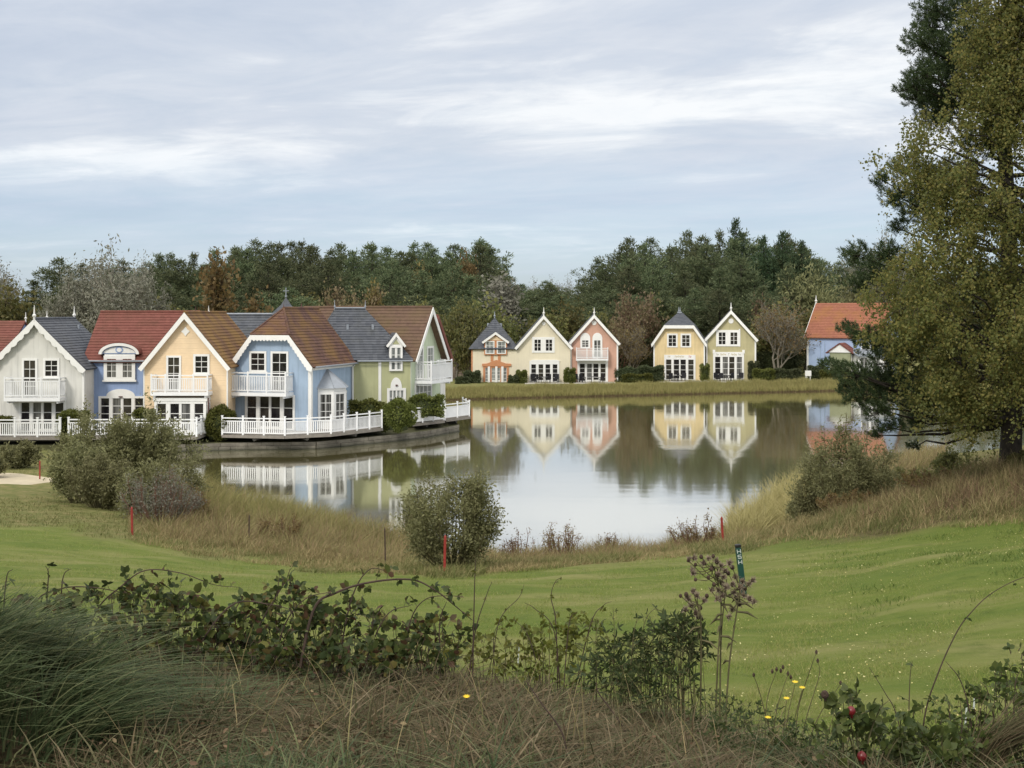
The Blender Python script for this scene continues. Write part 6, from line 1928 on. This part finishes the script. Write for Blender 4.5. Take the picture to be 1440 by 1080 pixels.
for px, pyt, Y, lb in ((728, 845, 15.0, 'tiny white peg on the lawn beyond the thin stems'), (1357, 914, 10.6, 'short white peg on the lawn, left one of the pair at the right'), (1368, 902, 10.9, 'short white peg on the lawn, right one of the pair at the right')):
    x = XA(px, Y); z = gz1(x, Y)
    o = MB().tube([(0,0,-.05),(.01,0,.10),(.016,0,.20)],[.008,.008,.006],6).build('lawn_peg', M['paint_white']); o.location = (x, Y, z)
    tag(o, lb, 'peg', 'white pegs on the lawn')

# ================================================================== FOREGROUND PLANTS
def P3(px, py, Y): return np.array([XA(px, Y), Y, ZA(py, Y)])
def spline(pts, n=8):
    pts = [np.array(p, float) for p in pts]
    out = []
    Q = [pts[0]*2-pts[1]]+pts+[pts[-1]*2-pts[-2]]
    for i in range(1, len(Q)-2):
        for k in range(n):
            t = k/n
            out.append(.5*((2*Q[i])+(-Q[i-1]+Q[i+1])*t+(2*Q[i-1]-5*Q[i]+4*Q[i+1]-Q[i+2])*t*t+(-Q[i-1]+3*Q[i]-3*Q[i+1]+Q[i+2])*t**3))
    out.append(pts[-1])
    return np.array(out)
def cane_plant(name, label, cat, canes, masses, leaf, stem, size=.06, every=.05, wide=1.05, seed=1, rad=.005, lfl=3, group=None, droop=-.25, start=.12):
    """arching canes (pixel polylines with a depth) carrying compound leaves, plus leafy masses of short shoots"""
    g = np.random.default_rng(seed)
    c0 = canes[0]
    o = P3(*c0['p'][0][:2], c0['Y']); o[2] = gz1(o[0], o[1])
    root = empty(name, tuple(o), 0, label, cat, group)
    mb = MB(); LC, LD, LN, LS = [], [], [], []
    def leafset(p, d, s):
        pet = unit(d+g.normal(size=3)*.5+np.array([0, 0, .25]))
        q = p+pet*s*.8
        mb.tube([p, q], [.0014, .001], 3, cap=False)
        side = unit(np.cross(pet, g.normal(size=3)))
        nn = unit(np.cross(side, pet)); 
        if nn[2] < 0: nn = -nn
        nn = unit(nn+g.normal(size=3)*.35)
        for k in range(lfl):
            dd = pet if k == 0 else unit(pet*.35+side*(1 if k == 1 else -1)*.9)
            if k > 2: dd = unit(pet*-.2+side*(1 if k == 3 else -1)); 
            bq = q if k < 3 else p+pet*s*.35
            LC.append(bq); LD.append(unit(dd+np.array([0, 0, droop])+g.normal(size=3)*.18)); LN.append(nn); LS.append(s*g.uniform(.75, 1.15)*(1 if k == 0 else .85))
    for c in canes:
        Yc = c['Y']; pts = []
        m_ = len(c['p'])
        for i, p in enumerate(c['p']):
            yy = Yc+(c.get('dy', 0.0)*i/(m_-1))
            pts.append(P3(p[0], p[1], yy))
        if c.get('ground', True):
            pts[0][2] = gz1(pts[0][0], pts[0][1])-.03
        S = spline(pts, 6)-o
        r = c.get('r', rad)
        mb.tube(S, [r*(1-.75*i/(len(S)-1)) for i in range(len(S))], 5)
        seg = np.linalg.norm(np.diff(S, axis=0), axis=1); cum = np.concatenate([[0], np.cumsum(seg)])
        s = cum[-1]*c.get('start', start); ev = c.get('every', every)
        while s < cum[-1]:
            p = np.array([np.interp(s, cum, S[:, k]) for k in range(3)])
            d = unit(np.array([np.interp(min(s+.02, cum[-1]), cum, S[:, k]) for k in range(3)])-np.array([np.interp(max(s-.02, 0), cum, S[:, k]) for k in range(3)]))
            sd = unit(np.cross(d, g.normal(size=3)))
            leafset(p, unit(sd+d*.4), c.get('size', size)*g.uniform(.6, 1.15)*(1-.35*s/cum[-1]))
            s += ev*g.uniform(.6, 1.5)
    for px, py, Yc, rx, ry, cnt in masses:
        c = P3(px, py, Yc)-o; wx, wz = rx*Yc/F, ry*Yc/F
        for k in range(cnt):
            d = rand_dirs(1, g)[0]*g.uniform(.2, 1)**.5
            p = c+d*np.array([wx, wx*.7, wz])
            gzv = gz1(p[0]+o[0], p[1]+o[1])-o[2]
            if p[2] < gzv+.02: p[2] = gzv+.02+abs(g.normal())*.03
            if k % 6 == 0:
                b = np.array([p[0]*.9+c[0]*.1+g.normal()*.03, p[1], gzv-.02])
                mb.tube([b, (b+p)/2+g.normal(size=3)*.02, p], [rad*.6, rad*.5, rad*.3], 4, cap=False)
            leafset(p, unit(d*np.array([1, 1, .4])+np.array([0, 0, .35])), size*g.uniform(.55, 1.1))
    V, Fc = leaves(np.array(LC), np.array(LD), np.array(LN), np.array(LS), wide)
    mesh_np('leaves', V, Fc, M[leaf], root)
    mb.build('stems', M[stem], root)
    return root, o
GB = 'brambles along the crest of the near bank'
cane_plant('bramble', 'bramble with long low canes at the left, above the green tussock', 'bramble', [
    dict(p=[(20,900),(48,850),(85,828),(130,826),(180,835),(235,848)], Y=6.4, size=.055, every=.040),
    dict(p=[(110,905),(135,860),(170,825),(205,802),(255,806),(300,822),(338,826)], Y=6.5, size=.055, every=.040),
    dict(p=[(60,890),(66,840),(68,806),(64,796)], Y=6.3, size=.05, every=.05), dict(p=[(84,890),(86,840),(90,808),(100,800)], Y=6.4, size=.05, every=.05),
    dict(p=[(150,905),(158,870),(156,835)], Y=6.3, every=.06), dict(p=[(180,920),(198,860),(215,828)], Y=6.2, every=.05),
    dict(p=[(0,860),(8,820),(18,800)], Y=6.1, size=.06, every=.06)],
    [(60,870,6.2,60,22,60),(150,905,6.2,90,22,70),(215,852,6.5,60,30,75),(270,880,6.4,60,40,110),(130,860,6.4,60,22,40),(210,900,6.2,70,25,50)], 'bramble_leaf', 'stem', .056, .045, seed=3, group=GB)
cane_plant('bramble', 'dense dark bramble mass left of the big arching cane', 'bramble', [
    dict(p=[(330,930),(370,870),(400,820),(408,800)], Y=6.4, every=.035), dict(p=[(300,920),(330,860),(345,838)], Y=6.5, every=.04),
    dict(p=[(380,930),(400,880),(430,842),(470,832)], Y=6.4, every=.035), dict(p=[(250,900),(320,855),(380,850),(420,862)], Y=6.2, every=.04)],
    [(335,890,6.5,46,30,70),(400,862,6.6,46,45,120),(450,893,6.5,40,30,50),(330,920,6.2,90,25,150),(420,930,6.1,70,20,90)], 'bramble_leaf', 'stem', .052, .045, seed=4, group=GB)
cane_plant('bramble', 'bramble with one big dark arching cane rising over its leaves', 'bramble', [
    dict(p=[(415,905),(440,860),(472,834),(520,819),(578,815),(612,830),(640,852),(664,872)], Y=6.0, r=.0075, size=.055, every=.05, start=.18),
    dict(p=[(470,930),(492,850),(518,802),(548,804)], Y=6.2, every=.06, size=.06), dict(p=[(560,930),(575,880),(600,842),(650,838)], Y=6.5, every=.05),
    dict(p=[(500,930),(540,870),(580,850)], Y=6.4, every=.04), dict(p=[(620,930),(618,880),(628,846)], Y=6.4, every=.06)],
    [(495,880,6.5,46,34,80),(548,900,6.6,44,26,55),(615,895,6.6,45,30,70),(480,930,6.1,80,22,130),(580,925,6.2,70,22,90)], 'bramble_leaf', 'stem', .05, .045, seed=5, group=GB)
cane_plant('hawthorn_seedling', 'thin upright stems with few leaves in the middle of the bank', 'seedling', [
    dict(p=[(664,945),(666,880),(668,805),(669,785)], Y=6.2, r=.0045, every=.16, size=.028), dict(p=[(655,950),(668,890),(685,835),(692,818)], Y=6.2, r=.004, every=.14, size=.03),
    dict(p=[(690,940),(700,880),(730,840),(737,822)], Y=6.4, r=.003, every=.09, size=.035), dict(p=[(700,945),(694,900),(706,872)], Y=6.3, every=.05),
    dict(p=[(640,940),(624,900),(622,856)], Y=6.4, every=.05)], [(690,922,6.5,60,20,60),(650,920,6.4,40,24,30),(720,900,6.5,30,26,16)], 'yellow_leaf', 'stem', .034, .06, seed=6, rad=.003)
cane_plant('field_rose', 'straggling rose shoots with yellowing leaves left of the dark leafy clump', 'shrub', [
    dict(p=[(790,950),(780,890),(752,856),(738,848)], Y=6.3, every=.07), dict(p=[(785,950),(782,880),(775,840),(781,818),(790,812)], Y=6.3, every=.06),
    dict(p=[(770,945),(745,900),(722,870)], Y=6.4, every=.06), dict(p=[(800,940),(830,880),(848,852),(860,846)], Y=6.4, every=.06), dict(p=[(790,940),(800,880),(812,860)], Y=6.2, every=.06)],
    [(775,905,6.5,40,36,44),(822,895,6.5,36,34,44),(745,932,6.3,60,18,40)], 'yellow_leaf', 'stem', .036, .06, seed=7, rad=.0035, lfl=5)
cane_plant('leafy_shrub', 'dense dark green leafy clump left of the dead thistle', 'shrub', [
    dict(p=[(862,960),(864,900),(862,853)], Y=6.0, every=.03), dict(p=[(900,960),(902,900),(918,858),(940,866)], Y=6.0, every=.03), dict(p=[(930,960),(950,900),(972,872),(985,880)], Y=5.9, every=.03),
    dict(p=[(880,970),(890,900),(898,868)], Y=5.8, every=.03), dict(p=[(840,960),(838,905),(842,872)], Y=6.1, every=.03)],
    [(885,930,6.0,50,34,120),(940,915,5.9,55,38,200),(920,965,5.7,60,36,150),(860,950,5.9,50,28,80),(965,900,5.8,30,30,80)], 'sage_leaf', 'stem_green', .045, .03, .52, seed=8, rad=.003, lfl=3, droop=-.1)
GR_ = 'low plants at the lower right of the bank'
rose, ro = cane_plant('rose_bush', 'rose bush with round leaves and two red hips at the lower right', 'rose bush', [
    dict(p=[(1215,1150),(1208,1060),(1200,1000),(1196,975)], Y=4.3, every=.035), dict(p=[(1215,1150),(1196,1040),(1176,1010),(1160,982)], Y=4.3, every=.06), dict(p=[(1218,1150),(1220,1050),(1236,1000),(1250,985)], Y=4.3, every=.04),
    dict(p=[(1212,1150),(1180,1070),(1150,1050)], Y=4.2, every=.05), dict(p=[(1222,1150),(1250,1060),(1270,1030)], Y=4.3, every=.04)],
    [(1200,1000,4.3,36,26,20),(1240,1040,4.4,40,30,30),(1170,1020,4.25,24,22,14),(1300,1060,4.4,60,24,50)], 'rose_leaf', 'stem_green', .040, .05, 1.25, seed=9, rad=.0035, lfl=5, droop=0, group=GR_)
for px, py, r, m_ in ((1197,1000,.0145,'hip'),(1212,1064,.016,'hip'),(1160,977,.013,'seed')):
    c = P3(px, py, 4.24)-ro
    mb = MB(); prof_ = [(-1.0,.15),(-.8,.62),(-.35,.96),(.1,1.0),(.55,.8),(.85,.42),(1.0,.25),(1.35,.30)]
    mb.tube([tuple(c+np.array([.12*t*r, 0, -t*r*1.15])) for t, q in prof_], [q*r for t, q in prof_], 10)
    mb.build('rose_hip', M[m_], rose, True)
cane_plant('bramble', 'bramble with a long bare arching cane at the right edge', 'bramble', [
    dict(p=[(1292,1100),(1300,1010),(1320,945),(1345,890),(1365,862),(1395,834),(1440,812),(1490,806)], Y=4.9, r=.0036, every=.26, size=.03),
    dict(p=[(1285,1120),(1262,1010),(1245,975),(1222,938)], Y=4.7, r=.003, every=.2, size=.025), dict(p=[(1370,1120),(1366,1020),(1352,960),(1330,930)], Y=4.7, r=.004, every=.10, size=.03),
    dict(p=[(1276,1120),(1278,1010),(1280,950),(1283,930)], Y=4.7, r=.003, every=.09, size=.028), dict(p=[(1390,1120),(1398,1030),(1390,975),(1378,958)], Y=4.8, every=.06),
    dict(p=[(1420,1120),(1425,1010),(1428,960),(1436,940)], Y=4.8, every=.05), dict(p=[(1330,1110),(1352,1030),(1350,985)], Y=4.6, every=.07)],
    [(1300,1058,4.5,70,30,110),(1400,1064,4.5,60,30,110),(1300,1040,4.7,50,40,75),(1350,1010,4.8,44,44,60),(1405,990,4.8,46,44,80),(1432,950,4.9,34,36,55),(1390,1050,4.6,60,36,70)], 'rose_leaf', 'stem', .032, .06, 1.0, seed=10, rad=.0035, group=GB)
cane_plant('weed_tangle', 'tangle of small weeds between the thistle and the rose bush', 'weeds', [
    dict(p=[(1040,1100),(1060,1030),(1075,1005)], Y=4.8, every=.04), dict(p=[(1120,1100),(1110,1030),(1090,1010)], Y=4.6, every=.04), dict(p=[(1000,1060),(1010,1000),(1000,970)], Y=5.3, every=.04)],
    [(1060,1035,4.9,70,40,170),(1120,1055,4.6,60,34,130),(1010,1010,5.3,50,30,90),(1150,1070,4.5,40,22,40)], 'sage_leaf', 'stem_green', .028, .04, .55, seed=12, rad=.002, droop=0.1, group=GR_)

# dead thistle
def thistle():
    g = np.random.default_rng(17)
    Y = 5.7; o = P3(1010, 1000, Y); o[2] = gz1(o[0], o[1])
    root = empty('dead_thistle', tuple(o), 0, 'tall dead thistle with brown fluffy seed heads', 'thistle')
    mb = MB(); hd = []
    st = [([(985,1000),(986,900),(984,860),(978,842)], [(957,838),(968,842),(980,838),(990,845),(985,855),(972,852),(964,858),(978,862),(994,838),(982,868),(965,836),(975,832)]),
          ([(1006,1005),(1010,920),(1014,850),(1006,805),(1000,792)], [(968,788),(976,785),(986,783),(996,786),(1003,782),(990,792),(1008,790),(1014,796),(1000,800),(1020,803),(978,794),(973,802),(1018,812),(1010,808),(996,812),(1026,792),(978,815),(974,806)]),
          ([(1020,1010),(1026,930),(1036,860),(1040,835),(1046,818)], [(1030,798),(1024,806),(1034,812),(1044,818),(1052,822),(1058,816),(1040,826),(1030,822),(1048,828),(1054,842),(1046,838),(1036,842),(1060,846),(1040,850),(1030,858),(1024,868),(1032,834),(1022,826)]),
          ([(1012,1005),(1014,900),(1018,850),(1022,815)], [(1014,820),(1020,826),(1010,830),(1004,822),(1016,838),(1026,838),(1008,842),(1000,830)])]
    for p, heads in st:
        S = spline([P3(a, b, Y+.03*g.normal()) for a, b in p], 6)-o
        S[0][2] = -.03
        mb.tube(S, [.0042*(1-.55*i/len(S)) for i in range(len(S))], 6)
        for a, b in heads:
            q = P3(a, b, Y+g.normal()*.035)-o
            j = int(len(S)*g.uniform(.62, .93))
            mb.tube([S[j], (S[j]+q)/2+np.array([0, 0, -.012]), q], [.0024, .002, .0016], 4, cap=False)
            hd.append(q)
        for j in range(6, len(S)-4, 2):   # withered leaves
            e = S[j]+np.array([g.normal()*.035, g.normal()*.03, -.03])
            mb.tube([S[j], (S[j]+e)/2+np.array([0, 0, .012]), e], [.004, .006, .001], 4)
    mb.build('stems', M['stem_green'], root)
    for q in hd:
        b = MB(); r = g.uniform(.0065, .0105)
        b.tube([tuple(q+np.array([0, 0, -r])), tuple(q+np.array([0, 0, -r*.5])), tuple(q+np.array([0, 0, r*.3])), tuple(q+np.array([0, 0, r]))], [r*.4, r*.95, r*.9, r*.55], 7)
        s = b.build('seed_head', M['seed'], root, True)
        if g.uniform() < .85:
            n = 70
            D = unit(rand_dirs(n, g)+np.array([g.normal()*.3+.25, 0, .35]))
            V, Fq = rhombs(np.repeat(q[None], n, 0), D, perp(D, g), g.uniform(.014, .029, n), np.full(n, .0019))
            mesh_np('pappus', V, Fq, M['fluff'], s)
thistle()
def hawkweed():
    g = np.random.default_rng(23)
    Y = 4.7; o = P3(1105, 1060, Y); o[2] = gz1(o[0], o[1])
    root = empty('hawkweed', tuple(o), 0, 'spindly weed with four small yellow flowers', 'wild flower')
    mb = MB(); fl = [(1118,960),(1128,968),(1106,983),(1080,1010)]
    lines = [[(1108,1080),(1106,1020),(1118,962)], [(1112,1080),(1116,1020),(1128,970)], [(1104,1080),(1102,1030),(1106,985)], [(1090,1080),(1084,1040),(1080,1012)],
             [(1076,1080),(1078,990),(1092,943)], [(1082,1080),(1092,1000),(1108,948)], [(1120,1080),(1134,1010),(1152,950),(1150,930)], [(1125,1080),(1150,1010),(1182,962)], [(1096,1080),(1070,980),(1060,950)], [(1118,1080),(1122,1000),(1140,940),(1148,918)]]
    for l in lines:
        S = spline([P3(a, b, Y+.02*g.normal()) for a, b in l], 5)-o; S[0][2] = -.02
        mb.tube(S, [.0022*(1-.6*i/len(S)) for i in range(len(S))], 4)
    mb.build('stems', M['stem_green'], root)
    for a, b in fl:
        q = P3(a, b, Y)-o; n = 16
        an = np.linspace(0, 6.28, n, endpoint=False); D = np.stack([np.cos(an), np.sin(an)-.3, .35+0*an], 1)
        D = unit(D); S_ = unit(np.cross(D, np.array([0, 0, 1.0])))
        V, Fq = rhombs(np.repeat(q[None], n, 0), D, S_, np.full(n, .014), np.full(n, .0034))
        mesh_np('flower', V, Fq, M['petal'], root)
    for k, (a, b) in enumerate([(1092,941),(1086,944),(1098,943),(1108,947),(1150,929),(1148,917),(1182,960),(1060,949),(1101,938),(1112,952)]):
        q = P3(a, b, Y)-o
        MB().tube([tuple(q+np.array([0,0,-.008])), tuple(q), tuple(q+np.array([0,0,.008]))], [.003,.0055,.002], 6).build('bud', M['seed'], root, True)
hawkweed()
Y = 5.3; o = P3(656, 985, Y); zg = gz1(o[0], Y)
root = empty('dandelion', (o[0], Y, zg), 0, 'single yellow dandelion low in the dry grass', 'wild flower')
hz = max(.12, o[2]-zg)
MB().tube([(0,0,0),(.004,0,hz*.5),(0,0,hz)], .0018, 5).build('stem', M['stem_green'], root)
an = np.linspace(0, 6.28, 22, endpoint=False); D = unit(np.stack([np.cos(an), np.sin(an)-.5, .45+0*an], 1)); S_ = unit(np.cross(D, np.array([0, 0, 1.0])))
V, Fq = rhombs(np.repeat(np.array([[0, 0, hz]]), 22, 0), D, S_, np.full(22, .019), np.full(22, .004)); mesh_np('flower', V, Fq, M['petal'], root)
for pts, Yd, lb in (([(800,1075),(790,1030),(762,990),(740,958)], 4.5, 'thin dark dead twig curving out of the dry grass in the middle'), ([(882,1035),(868,1010),(842,975),(838,960)], 5.2, 'short dead twig in the dry grass below the dark leafy clump')):
    S = spline([P3(a, b, Yd) for a, b in pts], 6); S[0][2] = gz1(S[0][0], Yd)-.03
    o = S[0].copy()
    e = MB().tube(S-o, [.004*(1-.6*i/len(S)) for i in range(len(S))], 5).build('dead_twig', M['stem']); e.location = tuple(o)
    tag(e, lb, 'twig')
# straw wisp in the lower right corner
g5 = np.random.default_rng(44); n = 500
x0, y0 = XA(1385, 4.5), 4.5; z0 = gz1(x0, y0)
P = np.stack([g5.normal(size=n)*.03, g5.normal(size=n)*.03, 0*g5.normal(size=n)+.1], 1)
V, Fq = blades(P, np.stack([g5.normal(size=n)*.25+.9, g5.normal(size=n)*.25-.1], 1), g5.uniform(.18, .34, n), g5.uniform(.001, .002, n), 5, 1.2, g5)
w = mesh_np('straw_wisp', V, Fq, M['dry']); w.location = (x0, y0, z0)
tag(w, 'brown bent wisp of dead grass in the lower right corner', 'dead grass')
